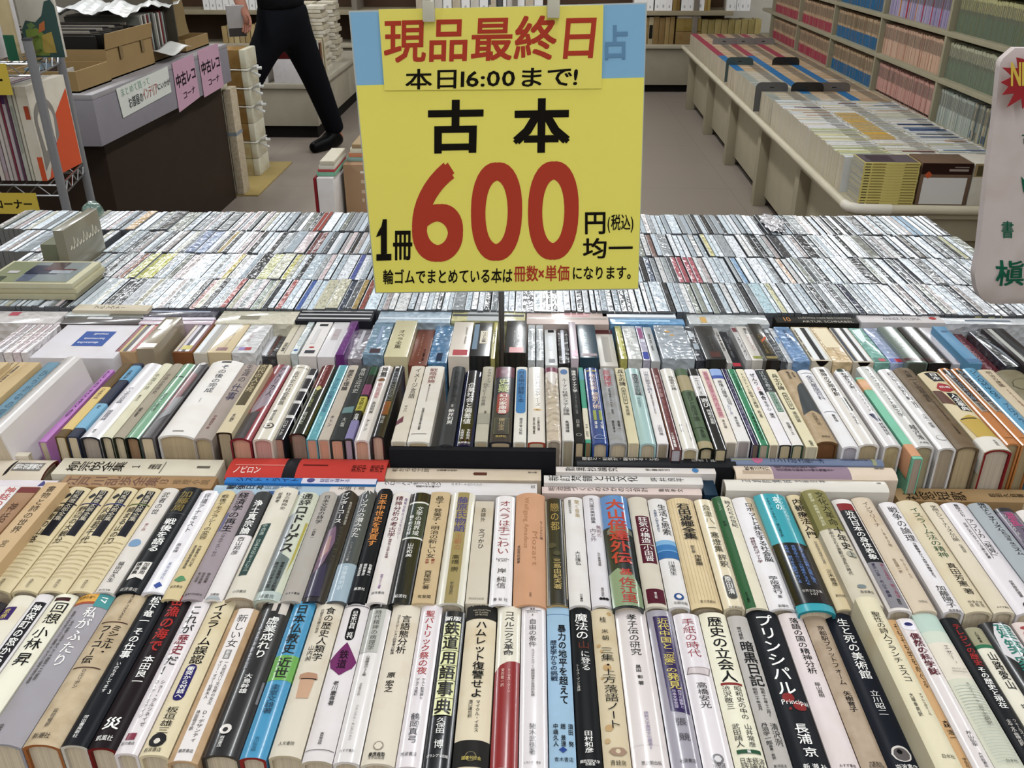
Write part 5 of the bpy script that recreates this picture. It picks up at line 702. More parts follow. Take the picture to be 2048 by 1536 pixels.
rowE(757, 902, 622, 645, '#a9bccb', 'icy blue film-wrapped disc box, crosswise left of the sign pole', [R(-.2, -.1, 760, 900, '#e2e8ee')], mk='film')
rowE(904, 1051, 620, 642, '#cfc993', 'pale yellow and grey disc box, crosswise behind the sign pole', [R(-.1, .08, 906, 1048, '#6a6c6c'), R(-.5, .5, 935, 1000, '#b9bcbc'), R(-.1, .08, 906, 1048, '#4f5254')], mk='film')
rowE(1053, 1216, 624, 648, '#cdb9b0', 'beige-pink disc box, crosswise right of the sign pole', [R(.1, .4, 1120, 1180, '#c58c8c'), R(-.1, 0, 1055, 1214, '#8f857c')])
rowE(1203, 1350, 621, 634, '#dde3e8', 'white disc case with a dark middle line, crosswise behind the blue-wrapped one', [R(-.1, .15, 1206, 1346, '#2c3038')], mk='gloss')
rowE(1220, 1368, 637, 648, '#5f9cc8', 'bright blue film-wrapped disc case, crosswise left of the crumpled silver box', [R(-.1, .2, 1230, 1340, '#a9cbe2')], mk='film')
rowE(1376, 1534, 629, 648, '#bfc3c4', 'clear silver disc box, crosswise behind the narrow black disc boxes', [R(-.4, .2, 1400, 1412, '#c9a45a')], mk='film')
rowE(1551, 1714, 633, 646, '#26241f', 'black disc box with upside-down white capitals, crosswise behind the bright blue one', [Lt('10', 1566, 1582, .05, .9, '#c98a3a', 0), Lt('ARTUR SCHNABEL', 1602, 1704, -.28, .42, '#b9b2a4', 0), Lt('LUDWIG VAN BEETHOVEN', 1598, 1704, .26, .34, '#b9b2a4', 0)], mk='paper')
rowE(1718, 1884, 631, 645, '#cfcacb', 'whitish disc box with one line of grey capitals and a tiny red mark, crosswise', [Lt('ANNER BYLSMA', 1765, 1840, 0, .5, '#5f5d60', 0), E(.1, 1866, .2, '#b03a3c')], mk='paper')
rowE(1892, 2044, 619, 633, '#c9c78f', 'pale yellow disc box with a navy stripe near its right end, crosswise at far right', [R(-.5, .5, 2020, 2030, '#23283c'), R(-.5, .5, 1893, 1912, '#c3c0c8')], mk='film')
rowE(1886, 2060, 636, 648, '#d3d6da', 'white disc box with a thin dark print line, crosswise at far right', [R(-.1, .1, 1930, 2020, '#5a6a7c')], mk='film')

# ------------------------------------------------------------------ rows of compact discs standing spine up
CDZ = 0.866
rows = [(621, 567, 'nearest'), (562, 515, 'second'), (510, 470, 'third'), (465, 429, 'farthest')]
special = [
    [(251, 258, '#b8a843', 'mustard'), (372, 382, '#b5827c', 'dusty pink'), (432, 439, '#b05450', 'red'), (497, 508, '#9aa69a', 'grey-green'), (548, 560, '#a8514e', 'brick red'), (584, 599, '#4a6ab0', 'blue'), (608, 622, '#d5e6f2', 'ice white'), (625, 661, '#c5c2aa', 'cream'), (667, 679, '#2c3a50', 'navy'), (698, 707, '#b39a64', 'tan'), (710, 721, '#8e4a40', 'rust'), (1484, 1491, '#c89aa8', 'rose'), (1494, 1504, '#2a2d33', 'black'), (1517, 1550, '#b9d3dc', 'pale cyan'), (1555, 1577, '#d2d0a8', 'pale yellow'), (1710, 1722, '#272b45', 'dark navy'), (1722, 1733, '#eeeef2', 'bright white')],
    [(229, 235, '#8f5a48', 'brown'), (236, 299, '#c2c25a', 'lime yellow'), (439, 450, '#cbb860', 'golden'), (491, 517, '#b9bb78', 'yellow-green'), (551, 568, '#c9c25c', 'lemon'), (681, 690, '#b0443c', 'red'), (693, 701, '#4a58a0', 'blue'), (1288, 1306, '#4a5a72', 'slate blue'), (1352, 1397, '#a8505c', 'crimson'), (1484, 1499, '#8fb4d6', 'sky blue'), (1577, 1590, '#d9b9a0', 'peach')],
    [(365, 390, '#7f93b8', 'dusty blue'), (421, 438, '#b8a25c', 'old gold'), (608, 622, '#7d3a3a', 'dark red'), (693, 701, '#2b2b2b', 'black'), (1301, 1312, '#8a6a62', 'brown'), (1316, 1324, '#8a6a62', 'light brown'), (1420, 1428, '#cfc890', 'straw'), (1516, 1529, '#23262b', 'black'), (1745, 1760, '#7a4550', 'maroon'), (1841, 1852, '#5f564c', 'umber'), (1925, 1938, '#c9c79a', 'pale yellow')],
    [(242, 265, '#b8914a', 'orange'), (308, 333, '#33343a', 'black'), (609, 617, '#26262a', 'black'), (622, 633, '#a5483c', 'red'), (1692, 1700, '#24262c', 'black'), (1827, 1849, '#9fc3de', 'blue'), ],
]
EDGE = M('#e0e6ec', .25, 'gloss')  # pale line along the clear plastic edge, painting in its white glint
def cd_mesh(t, body, card):
    mb = MB(); h = t / 2; L = 0.1355; Hh = CDZ - TABZ
    mb.box(-h, h, 0, L, 0, Hh - .0006, body)
    mb.add([(-h + .0005, .002, Hh + .0001), (-h + .0017, .002, Hh + .0001), (-h + .0017, L - .002, Hh + .0001), (-h + .0005, L - .002, Hh + .0001)], [(0, 1, 2, 3)], EDGE)
    mb.add([(-h + .0012, .004, Hh), (h - .0012, .004, Hh), (h - .0012, L - .004, Hh), (-h + .0012, L - .004, Hh),
            (-h + .0004, .001, Hh - .0006), (h - .0004, .001, Hh - .0006), (h - .0004, L - .001, Hh - .0006), (-h + .0004, L - .001, Hh - .0006)],
           [(0, 1, 2, 3), (4, 5, 1, 0), (5, 6, 2, 1), (6, 7, 3, 2), (7, 4, 0, 3)], card)
    mb.box(-h + .0022, h - .0022, -.0007, 0, .03, Hh - .012, M('#6e6e72', .4, 'ink'))
    return mb
DISC = M('#c8ccd0', .28, 'disc'); SHELL = M('#66696d', .25, 'gloss')
cd_me = {}
for t in (0.0072, 0.0098, 0.0200):
    o = cd_mesh(t, SHELL, DISC).build('disc_case', smooth=False); cd_me[t] = o.data; bpy.data.objects.remove(o)
PALE = ['#e0eaf2', '#d4dfe8', '#e8ecf2', '#c8d4de', '#ecf0f6', '#bccad4', '#e2e2e2', '#d8e6f0', '#b0bcc6']
MID = ['#9fa5a9', '#8e9498', '#aab0b2', '#b3a9a8', '#94998f']
DARK = ['#3a3d42', '#2c2e33', '#55595e']
_p, _q = at(122, 478, z=.93), at(183, 432, z=.93); _d0, _d1 = at(86, 515, z=.875), at(118, 515, z=.875); _dy = at(100, 480, z=.875).y
KEEP = [(_p.x - .013, _p.x + .007, _p.y, _q.y), (_d0.x, _d1.x, _d0.y, _dy)]
rest = MB(); n_ind = 0; XR = at(1842, 429, z=CDZ).x
seen_l = {}
for ri, (yf, yb, nm) in enumerate(rows):
    Yf = at(1065, yf, z=CDZ).y; x = at(-30, yf, z=CDZ).x
    zd = (Yf - 0) * math.cos(PITCH) + (CAMZ - CDZ) * math.sin(PITCH)
    rnd = random.Random(40 + ri)
    while x < XR:
        px = 1065 + (x + 0.0) / zd * F * 1.0
        # picture column of this disc
        d = Vector((x, Yf, CDZ)) - CAM; px = 1024 + F * d.dot(_rt) / d.dot(_fw)
        spc = next((s for s in special[ri] if s[0] <= px <= s[1]), None)
        r = rnd.random()
        t = 0.0098 if r < .72 else (0.0072 if r < .93 else 0.0200)
        if spc: t = 0.0200 if spc[1] - spc[0] > 22 and spc[3] != 'lime yellow' and spc[3] != 'crimson' else 0.0098
        hx = spc[2] if spc else (rnd.choice(PALE) if rnd.random() < .6 else (rnd.choice(MID) if rnd.random() < .62 else rnd.choice(DARK)))
        if not spc and px < 700 and rnd.random() < .2: hx = rnd.choice(['#d8c6c8', '#cdbfc2', '#c9c8b4'])
        xc = x + t / 2; dy = rnd.uniform(-.0015, .0015); dz = rnd.choice([0, 0, 0, -.0016, .0012])
        hidden = 742 < px < 1284 and ri > 0
        blocked = (ri == 1 and px < 205) or (ri == 0 and px < 160)
        gone = any(a_ - t < x < b_ and c_ - .137 < Yf < d_ for a_, b_, c_, d_ in KEEP)
        if gone: pass
        elif n_ind < 300 and ri < 3 and not hidden and not (ri == 2 and px < 1284) and not blocked and px < 2060:
            o = bpy.data.objects.new('disc_case', cd_me[t]); COL.objects.link(o); n_ind += 1
            c = lin(hx); o.color = (c[0] * ALB, c[1] * ALB, c[2] * ALB, 1)
            o.location = (xc, Yf + dy, TABZ + dz)
            side = 'left of the yellow sign' if px < 745 else ('below the yellow sign' if px < 1285 else 'right of the yellow sign')
            if spc: lab, g = '%s disc case in the %s disc row, %s' % (spc[3], nm, side), '%s discs in the %s row, %s' % (spc[3], nm, side)
            else:
                cn = 'dark' if hx in DARK else ('grey' if hx in MID else ('pinkish or greyish cream' if hx in ('#d8c6c8', '#cdbfc2', '#c9c8b4') else 'silvery white'))
                lab, g = '%s disc case in the %s disc row, %s' % (cn, nm, side), '%s discs in the %s row, %s' % (cn, nm, side)
            tag(o, lab, 'disc case', g)
        else:
            h = t / 2; m = M(hx, .3, 'discs'); z1 = CDZ + dz
            rest.box(xc - h, xc + h, Yf + dy, Yf + dy + .1355, TABZ, z1 - .0008, SHELL)
            rest.box(xc - h + .0018, xc + h - .0009, Yf + dy + .002, Yf + dy + .133, z1 - .0008, z1, m)
            rest.add([(xc - h + .0004, Yf + dy + .002, z1 - .0003), (xc - h + .0017, Yf + dy + .002, z1 - .0003), (xc - h + .0017, Yf + dy + .133, z1 - .0003), (xc - h + .0004, Yf + dy + .133, z1 - .0003)], [(0, 1, 2, 3)], EDGE)
        x += t + rnd.choice([.0003, .0005, .0007, .0018])
tag(rest.build('disc_cases', smooth=False), 'the far rows of tightly packed disc cases behind the nearer ones', 'disc cases', kind='stuff')

# tall case standing out of the discs, stack of large flat books, low green-grey block, crumpled wrapper
def boxthing(name, x0, x1, y0, y1, z0, z1, col, label, cat, mk='paper', rough=.5, bev=.001, group=None):
    mb = MB(); mb.box(x0, x1, y0, y1, z0, z1, M(col, rough, mk), bev)
    return tag(mb.build(name), label, cat, group)
p = at(122, 478, z=.93); q = at(183, 432, z=.93)
o = boxthing('video_case', p.x - .012, p.x + .006, p.y, q.y, TABZ, .945, '#8b8672', 'tall olive grey case sticking up out of the disc rows on the left', 'video case', 'gloss', .3)
mb = MB()
for i in range(9):                # pale illegible script
    yy = p.y + .014 + i * .0125; hgt = .006 + .006 * ((i * 5) % 3)
    mb.tube([(p.x + .0064, yy, .905), (p.x + .0064, yy + .004, .905 + hgt), (p.x + .0064, yy + .008, .904), (p.x + .0064, yy + .0125, .907)], .0012, M('#d8d2c0', .5, 'ink'), 5)
mb.build('cover_lettering', o)
for k, (dx, dy, cc, lb) in enumerate(((0, 0, '#b9b394', 'lowest'), (.004, .004, '#c3bd9c', 'middle'), (0, .002, '#c9c5a8', 'topmost'))):
    z0 = CDZ + .001 + k * .0095
    a, b = at(2, 600, z=CDZ), at(152, 600, z=CDZ); yb_ = at(100, 522, z=CDZ + .03).y
    o = boxthing('picture_book', a.x - .03 + dx, b.x + dx, a.y + dy, yb_ + dy, z0, z0 + .0092, cc, 'large flat picture book, %s of the stack of three lying on the discs' % lb, 'book', 'paper', .5, .0008, 'three flat picture books on the discs')
    if k == 2:
        cb = MB(); zz = z0 + .0096; X0, X1, Y0, Y1 = a.x - .03, b.x, a.y, yb_
        def rc(u0, u1, v0, v1, c, n): cb.add([(X0 + (X1 - X0) * u, Y0 + (Y1 - Y0) * v, zz + n * .00015) for u, v in ((u0, v0), (u1, v0), (u1, v1), (u0, v1))], [(0, 1, 2, 3)], M(c, .12, 'gloss'))
        rc(.04, .92, .06, .96, '#9aa07c', 0); rc(.34, .92, .1, .94, '#8f9a9c', 1); rc(.34, .7, .4, .8, '#2c3652', 2); rc(.36, .5, .1, .42, '#6a7488', 2); rc(.5, .7, .62, .94, '#5a4a4c', 3); rc(.6, .84, .44, .58, '#aab4bc', 3); rc(.5, .86, .58, .64, '#6d3038', 4); rc(.14, .26, .44, .54, '#d8d2d6', 4); rc(.06, .2, .1, .3, '#55604c', 3)
        cb.build('cover_picture', o)
p = at(86, 515, z=.875); q = at(118, 515, z=.875)
boxthing('document_box', p.x, q.x, p.y, at(100, 480, z=.875).y, TABZ, .9, '#7d7f68', 'plain olive grey box end standing among the discs, left of the tall olive case', 'box')
bm = bmesh.new(); bmesh.ops.create_icosphere(bm, subdivisions=4, radius=1)
for v in bm.verts:
    n = 1 + .22 * math.sin(7 * v.co.x + 3 * v.co.z) * math.sin(9 * v.co.y + 2) + .1 * math.sin(23 * v.co.x) * math.sin(19 * v.co.z)
    v.co = Vector((v.co.x * .02 * n, v.co.y * .055 * n, v.co.z * .007 * n))
mb = MB(); mb.bm(bm, M('#c9c6ca', .2, 'film'))
p = at(1546, 440, z=CDZ + .012); tag(mb.build('crumpled_wrapper', loc=(p.x, p.y, CDZ + .006)), 'crumpled clear film lying on the farthest discs right of the sign', 'wrapper')
bm = bmesh.new(); bmesh.ops.create_icosphere(bm, subdivisions=3, radius=1)
for v in bm.verts:
    n = 1 + .16 * math.sin(6 * v.co.x + 5 * v.co.z) * math.sin(8 * v.co.y)
    v.co = Vector((v.co.x * .018 * n, v.co.y * .03 * n, v.co.z * .025 * n))
mb = MB(); mb.bm(bm, M('#5f7d72', .3, 'film'))
p = at(186, 432, z=CDZ); tag(mb.build('plastic_bag', loc=(p.x, p.y, CDZ + .006)), 'small crumpled greenish bag at the back of the discs, beside the tall olive case', 'bag')

# ------------------------------------------------------------------ the table under all this
t = empty('display_table', (0, 1.2, 0)); tag(t, 'long display table carrying the book rows and the discs', 'table')
mb = MB(); mb.box(-1.75, XR + .03, -.86, .72, TABZ - .03, TABZ - .0005, M('#b9a98c', .5, 'board'), .004); mb.build('tabletop', t)
mb = MB(); mb.box(-1.72, XR + .01, -.84, .70, .06, TABZ - .03, M('#a39a84', .6, 'board')); mb.build('skirt_panel', t)
mb = MB(); mb.box(-1.66, XR - .04, -.8, .66, 0, .06, M('#2a2723', .7, 'board')); mb.build('plinth', t)
# ------------------------------------------------------------------ the room
FL = M('#988c80', .38, 'tile')
mb = MB(); mb.box(-6, 5, -3, 10, -.05, 0, FL); struct(mb.build('floor'))
WL = M('#d6d1c4', .7, 'board')
mb = MB(); mb.box(-6, 5, 9.9, 10.0, 0, 2.9, WL); struct(mb.build('wall_back'))
mb = MB(); mb.box(4.9, 5, -3, 9.9, 0, 2.9, WL); struct(mb.build('wall_right'))
mb = MB(); mb.box(-6, -5.9, -3, 9.9, 0, 2.9, WL); struct(mb.build('wall_left'))
mb = MB(); mb.box(-6, 5, -3, 10, 2.9, 2.95, M('#f0f0ee', .8, 'board')); struct(mb.build('ceiling'))

# ------------------------------------------------------------------ shelving counter on the right (turned by a degree and a half)
RZ = -math.radians(1.38); RO = Vector((1.2, 3.3, 0)); CA, SA = math.cos(RZ), math.sin(RZ)
def RT(x, y, z=0.0): return Vector((RO.x + x * CA - y * SA, RO.y + x * SA + y * CA, z))
STEEL = M('#b3a98f', .45, 'board'); STEEL2 = M('#a59b82', .5, 'board')
def rthing(name, x, y, z, label, cat, group=None):
    o = empty(name, RT(x, y, z), RZ); tag(o, label, cat, group); return o
CT = .486; CL = 5.0
t = rthing('display_counter', 0, 0, 0, 'long low cream steel counter covered with paperbacks on the right', 'counter')
mb = MB(); mb.box(0, .68, 0, CL, CT - .045, CT, STEEL, .004); mb.build('counter_top', t)
tube_pts = [(.66, -.012, CT - .005), (.05, -.012, CT - .005), (.015, -.008, CT - .005), (-.008, .015, CT - .005), (-.012, .05, CT - .005), (-.012, CL, CT - .005)]
mb = MB(); mb.tube(tube_pts, .017, M('#cfc6ae', .4, 'board'), 10); mb.build('rounded_edge', t)
mb = MB(); mb.tube([(.14, -.012, CT - .005), (.05, -.012, CT - .005), (.015, -.008, CT - .005), (-.008, .015, CT - .005), (-.012, .05, CT - .005)], .0195, M('#dcd6c8', .4, 'board'), 10); mb.build('corner_cap', t)
for y in (.06, .84, 1.72, 2.7, 3.68, 4.72):
    mb = MB(); mb.box(.02, .09, y, y + .075, 0, CT - .045, STEEL2, .003); mb.build('post', t)
for y0, y1 in ((.135, .84), (.915, 1.72), (1.795, 2.7), (2.775, 3.68), (3.755, 4.72)):
    mb = MB(); mb.box(.075, .1, y0, y1, .06, CT - .045, STEEL, .002); mb.build('side_panel', t)
mb = MB(); mb.box(.09, .66, .07, .1, .03, CT - .045, M('#a0957a', .5, 'board'), .002); mb.build('end_panel', t)
mb = MB(); mb.box(.03, .67, .04, .07, CT - .14, CT - .045, STEEL, .003); mb.build('end_rail', t)
mb = MB(); mb.box(.12, .64, .12, CL - .05, 0, .06, M('#2c2822', .7, 'board')); mb.build('plinth', t)

def tint():
    key = ('tint',)
    if key in _mats: return _mats[key]
    m = bpy.data.materials.new('paper_by_copy'); _mats[key] = m; m.use_nodes = True
    N = m.node_tree.nodes; L = m.node_tree.links; b = N['Principled BSDF']; b.inputs['Roughness'].default_value = .5
    oi = N.new('ShaderNodeObjectInfo'); L.new(oi.outputs['Color'], b.inputs['Base Color'])
    return m
TINT = tint(); PGM = M('#c9bda4', .8, 'pages')
def pb_mesh(kind, t, ln, ht, dp, band):
    """kind 'flat': spine up, along x (head right); 'shelf': upright, spine towards -x. body takes the copy's colour"""
    mb = MB(); e = .0006
    if kind == 'flat':
        mb.box(0, ln, -t / 2, t / 2, 0, ht, TINT)
        mb.add([(-.0004, -t / 2 + .001, .001), (-.0004, t / 2 - .001, .001), (-.0004, t / 2 - .001, ht - .0012), (-.0004, -t / 2 + .001, ht - .0012)], [(3, 2, 1, 0)], PGM)
        if band:
            a, b_, c = band; mb.add([(a * ln, -t / 2, ht + e), (b_ * ln, -t / 2, ht + e), (b_ * ln, t / 2, ht + e), (a * ln, t / 2, ht + e)], [(0, 1, 2, 3)], M(c, .45, 'paper'))
        mb.add([(.62 * ln, -t * .2, ht + e), (.92 * ln, -t * .2, ht + e), (.92 * ln, t * .2, ht + e), (.62 * ln, t * .2, ht + e)], [(0, 1, 2, 3)], M('#8f8a80', .5, 'ink'))
    else:
        mb.box(0, dp, -t / 2, t / 2, 0, ht, TINT)
        for bd in (band or []):
            a, b_, c = bd; mb.add([(-e, -t / 2 + .0003, a * ht), (-e, t / 2 - .0003, a * ht), (-e, t / 2 - .0003, b_ * ht), (-e, -t / 2 + .0003, b_ * ht)], [(3, 2, 1, 0)], M(c, .45, 'paper'))
        mb.add([(-2 * e, -t * .16, .52 * ht), (-2 * e, t * .16, .52 * ht), (-2 * e, t * .16, .9 * ht), (-2 * e, -t * .16, .9 * ht)], [(3, 2, 1, 0)], M('#7d786c', .5, 'ink'))
    return mb
_pm = {}
def pb_data(*k):
    if k not in _pm:
        o = pb_mesh(*k).build('paperback', smooth=False); _pm[k] = (o.data, None); bpy.data.objects.remove(o)
    return _pm[k][0]
massr = MB()
def to_mass(me, x, y, z, hx):
    o = len(massr.v); base = M(hx, .5, 'ink')
    for v in me.vertices: massr.v.append(tuple(RT(x + v.co.x, y + v.co.y, z + v.co.z)))
    for p in me.polygons:
        massr.f.append(tuple(a + o for a in p.vertices)); m = me.materials[p.material_index]
        massr.mi.append(massr.slot(base if m == TINT else m))
npb = 0
def paperback(args, x, y, z, hx, label, group, single):
    global npb
    me = pb_data(*args)
    if single and npb < 298:
        o = bpy.data.objects.new('paperback', me); COL.objects.link(o); npb += 1
        c = tone(hx); o.color = (*c, 1); o.location = RT(x, y, z); o.rotation_euler = (0, 0, RZ)
        tag(o, label, 'paperback', group)
    else: to_mass(me, x, y, z, hx)
rnd = random.Random(5)
cols = (.012, .215, .418); CN = ('left', 'middle', 'right')
for ci, cx in enumerate(cols):
    y = .22
    while y < 4.78:
        front = y < 1.5
        t_ = rnd.choice([.012, .014, .016, .018])
        if front:
            ht = .135 + rnd.uniform(-.004, .004); hx = rnd.choice(['#e2e0dc', '#dcdad2', '#e5e3e2', '#d8d6c4', '#d9dcd6', '#e0d8cc', '#dadde2'])
            band = None; nm = 'whitish'
            r = rnd.random()
            if ci == 1 and .55 < y < 1.15: band = (.02, .55, '#d9ae3c'); nm = 'white-and-amber'
            elif ci == 0 and y < .75 and r < .5: hx = rnd.choice(['#d9d5a8', '#cfd3a5']); nm = 'pale yellow'
            elif ci == 2 and .6 < y < .9 and r < .6: band = (.1, .9, rnd.choice(['#3a5a8c', '#2c3a5c', '#7f9cc0'])); nm = 'white and blue'
            elif r < .16: band = (rnd.choice([.1, .3, .5]), .95, rnd.choice(['#7d3a3a', '#4a6a5c', '#c99a72', '#5c7fa8'])); nm = 'white with a coloured panel'
            elif r < .34: band = (.0, .5, rnd.choice(['#d5cfa0', '#cfd8dc', '#e6d9c4'])); nm = 'pale two-tone'
            lab = '%s paperback in the %s front column of the counter' % (nm, CN[ci])
            paperback(('flat', t_, .198, ht, 0, band), cx, y, CT, hx, lab, '%s paperbacks in the %s front column' % (nm, CN[ci]), True)
            x_ = 0
        else:
            ht = .128; hx = rnd.choice(['#c8ac88', '#c4a884', '#cdb392', '#c2a27e'])
            pink = y > 3.35 or (ci == 2 and y > 3.2)
            band = (0, .27, '#b5485e') if pink else (0, .27, '#2f80b8')
            if ci == 0 and y < 2.6: hx = rnd.choice(['#c9b496', '#b9b4a4', '#c9c4b4']); band = (0, .27, '#a5aca4') if rnd.random() < .8 else None
            if ci == 1 and y < 1.75: hx = '#cbb79c'; band = (0, .27, '#9aa6a8')
            if rnd.random() < .05: hx = '#d9d2c8'
            paperback(('flat', t_, .198, ht, 0, band), cx, y, CT, hx, '', '', False)
        y += t_ + .0004
        if abs(y - 1.52) < .01: y += .02
# ------------------------------------------------------------------ tall shelves along the right wall
XS = .66; LEDGE = .60
t = rthing('bookshelf', XS, 0, 0, 'tall cream steel bookshelf full of paperbacks along the right wall', 'bookshelf')
SH = M('#a8a187', .5, 'board')
mb = MB(); mb.box(.17, .2, -.8, CL + .05, 0, 2.0, M('#6d6654', .6, 'board')); mb.build('back_panel', t)
ups = (-.72, .18, 1.08, 1.985, 2.9, 3.8, 4.69)
for y in ups:
    mb = MB(); mb.box(-.012, .17, y - .012, y + .012, LEDGE - .03, 2.0, SH, .002); mb.build('upright', t)
for i, z in enumerate((LEDGE, .80, 1.0, 1.2, 1.4, 1.6, 1.8)):
    mb = MB(); mb.box(-.015, .17, -.8, CL + .05, z - .022, z, SH, .002); mb.build('shelf', t)
mb = MB(); mb.box(0, .17, -.8, CL + .05, 0, LEDGE - .022, STEEL2); mb.build('lower_panel', t)
def bay_style(b, tier, f):
    if b <= 1:
        if tier == 0:
            if f > .55: return rnd.choice(['#a9b0a5', '#b5b9ae', '#9fa89f', '#b3b5a8']), None, 'pale grey-green'
            return rnd.choice(['#b5ad94', '#a99f85', '#8a8f84', '#c4bda5', '#6f7a78']), (((.05, .25, rnd.choice(['#4f6a86', '#7a7468', '#a9a08c'])),) if rnd.random() < .4 else None), 'mottled cream and grey'
        if f < .2 and tier == 1: return rnd.choice(['#a5a08a', '#96907c']), (((.0, .2, '#8c4a42'),) if rnd.random() < .3 else None), 'putty'
        return ('#b3b39a' if tier == 1 else '#b5b283'), ((0, .62, '#76826f' if tier == 1 else '#6f7c69'),), 'green-and-cream'
    if b == 2:
        if tier == 2:
            r = rnd.random(); return (rnd.choice(['#a59ab8', '#b3aac2', '#9a90b0']) if r > .1 else rnd.choice(['#b53a4c', '#c98a4a'])), None, 'lilac'
        return rnd.choice(['#c9a48c', '#c49c84', '#cfae96', '#c5a890'] if tier else ['#c4948a', '#c99c8e', '#b9887c', '#cba294']), (((.02, .08, '#3a2f2c'),) if tier == 0 else None), ('salmon' if tier == 0 else 'peach')
    if b == 3: return rnd.choice(['#b59a78', '#bda281', '#c2a888', '#a98c68']), ((0, .42, '#1f6f9c'),), 'tan and blue'
    return rnd.choice(['#bfa283', '#c4a889', '#b89a7c']), ((0, .38, '#b03a58'),), 'tan and crimson'
BN = ('the nearest bay', 'the nearest full bay', 'the salmon bay', 'the blue-banded bay', 'the crimson bay', 'the far crimson bay')
TN = ('lowest', 'second', 'third', 'fourth', 'fifth', 'sixth')
for b in range(6):
    y0, y1 = ups[b] + .014, ups[b + 1] - .014
    for tier, z in enumerate((LEDGE, .80, 1.0, 1.2)):
        if b >= 1 and tier == 3: continue
        y = y0 + .008
        while y < y1 - .012:
            t_ = rnd.choice([.0105, .0125, .0145]); f = (y - y0) / (y1 - y0)
            hx, band, nm = bay_style(b, tier, f)
            single = (b == 1 and tier <= 1) or (b == 2 and tier == 0 and f < .4)
            ht = .152 + rnd.choice([0, 0, 0, .003, -.004])
            paperback(('shelf', t_, 0, round(ht, 3), .105, band), XS + .012 + rnd.uniform(0, .004), y + t_ / 2, z, hx,
                      '%s paperback on the %s shelf of %s at right' % (nm, TN[tier], BN[b]), '%s paperbacks on the %s shelf of %s' % (nm, TN[tier], BN[b]), single)
            y += t_ + rnd.choice([.0002, .0004, .0012])
tag(massr.build('paperbacks', smooth=False), 'the many farther paperbacks on the right counter and shelves', 'paperbacks', kind='stuff')
# bookends
for (px, py, cc, lab) in ((1448, 88, '#8d8a88', 'grey bookend, left one of the far three'), (1486, 88, '#8d8a88', 'grey bookend, middle one of the far three'), (1526, 88, '#8f8c8a', 'grey bookend, right one of the far three'),
                          (1479, 129, '#45595a', 'dark teal bookend on the blue-banded paperbacks'), (1571, 129, '#1f1f21', 'black bookend beside the shelf foot, behind the white paperbacks'),
                          (1543, 182, '#5f5f60', 'grey bookend, left one of the near three'), (1614, 182, '#1c1c1e', 'black bookend, middle one of the near three'), (1667, 182, '#77706a', 'grey-brown bookend, right one of the near three')):
    p = at(px, py, z=CT + .131); zt = .046; w = .088
    mb = MB(); pts = [(-w, -.11), (w, -.11)] + [(w - .03 + .03 * math.cos(a), zt - .03 + .03 * math.sin(a)) for a in (0, .4, .8, 1.2, 1.57)] + [(-w + .03 + .03 * math.cos(a), zt - .03 + .03 * math.sin(a)) for a in (1.57, 1.97, 2.37, 2.77, 3.14)]
    mb.prism(pts, -.0012, .0012, M(cc, .35, 'gloss'))
    mb.box(-.012, .012, -.0016, -.0012, zt - .03, zt - .024, M('#3a3a3a', .5, 'ink'))
    o = mb.build('bookend', loc=(p.x, p.y, CT + .131)); o.rotation_euler = (0, 0, RZ); tag(o, lab, 'bookend', 'bookends on the counter')
# front end of the counter: yellow stack and two slipcases
for k in range(15):
    mb = MB(); z0 = .0105 * k; x0 = .03 + rnd.uniform(-.001, .001)
    mb.box(0, .205, 0, .14, 0, .0102, M('#d3c46e', .45, 'paper'), .0006)
    o = mb.build('magazine'); o.location = RT(x0, .035, CT + z0); o.rotation_euler = (0, 0, RZ)
    pm = MB(); f = M('#3c3426', .5, 'ink')
    for a, b_ in ((.006, .026), (.032, .08), (.15, .2)):
        pm.add([(a, -.0004, .003), (b_, -.0004, .003), (b_, -.0004, .0062), (a, -.0004, .0062)], [(0, 1, 2, 3)], f if a < .02 else M('#8a7a3c', .5, 'ink'))
    pm.add([(-.0005, .001, .0006), (-.0005, .139, .0006), (-.0005, .139, .0096), (-.0005, .001, .0096)], [(3, 2, 1, 0)], M('#a9a69c', .6, 'ink'))
    if k == 14: pm.add([(.004, .006, .0106), (.2, .006, .0106), (.2, .136, .0106), (.004, .136, .0106)], [(0, 1, 2, 3)], M('#6a6168', .3, 'ink')); pm.add([(.03, .02, .0108), (.12, .02, .0108), (.12, .12, .0108), (.03, .12, .0108)], [(0, 1, 2, 3)], M('#4f444c', .3, 'ink'))
    pm.build('spine_print', o)
    nth = ('lowest', 'second lowest', 'third lowest', 'fourth lowest', 'fifth lowest', 'sixth lowest', 'seventh lowest', 'middle', 'seventh highest', 'sixth highest', 'fifth highest', 'fourth highest', 'third highest', 'second highest', 'topmost')[k]
    tag(o, 'yellow-spined magazine, %s in the flat stack at the counter corner' % nth, 'magazine', 'yellow magazines stacked at the counter corner')
def rbox(name, x, y, w, d, h, col, label, cat):
    mb = MB(); mb.box(0, w, 0, d, 0, h, M(col, .5, 'paper'), .001); o = mb.build(name); o.location = RT(x, y, CT); o.rotation_euler = (0, 0, RZ); tag(o, label, cat); return o
def face(o, rects, y=-.0006):
    pm = MB()
    for i, (a, b_, c, d, col) in enumerate(rects): pm.add([(a, y - .0001 * i, c), (b_, y - .0001 * i, c), (b_, y - .0001 * i, d), (a, y - .0001 * i, d)], [(0, 1, 2, 3)], M(col, .45, 'ink'))
    pm.build('front_print', o)
o = rbox('slipcase', .243, .035, .185, .15, .158, '#7d6552', 'brown slipcase with an orange diamond and a white plate, right of the yellow stack', 'slipcase')
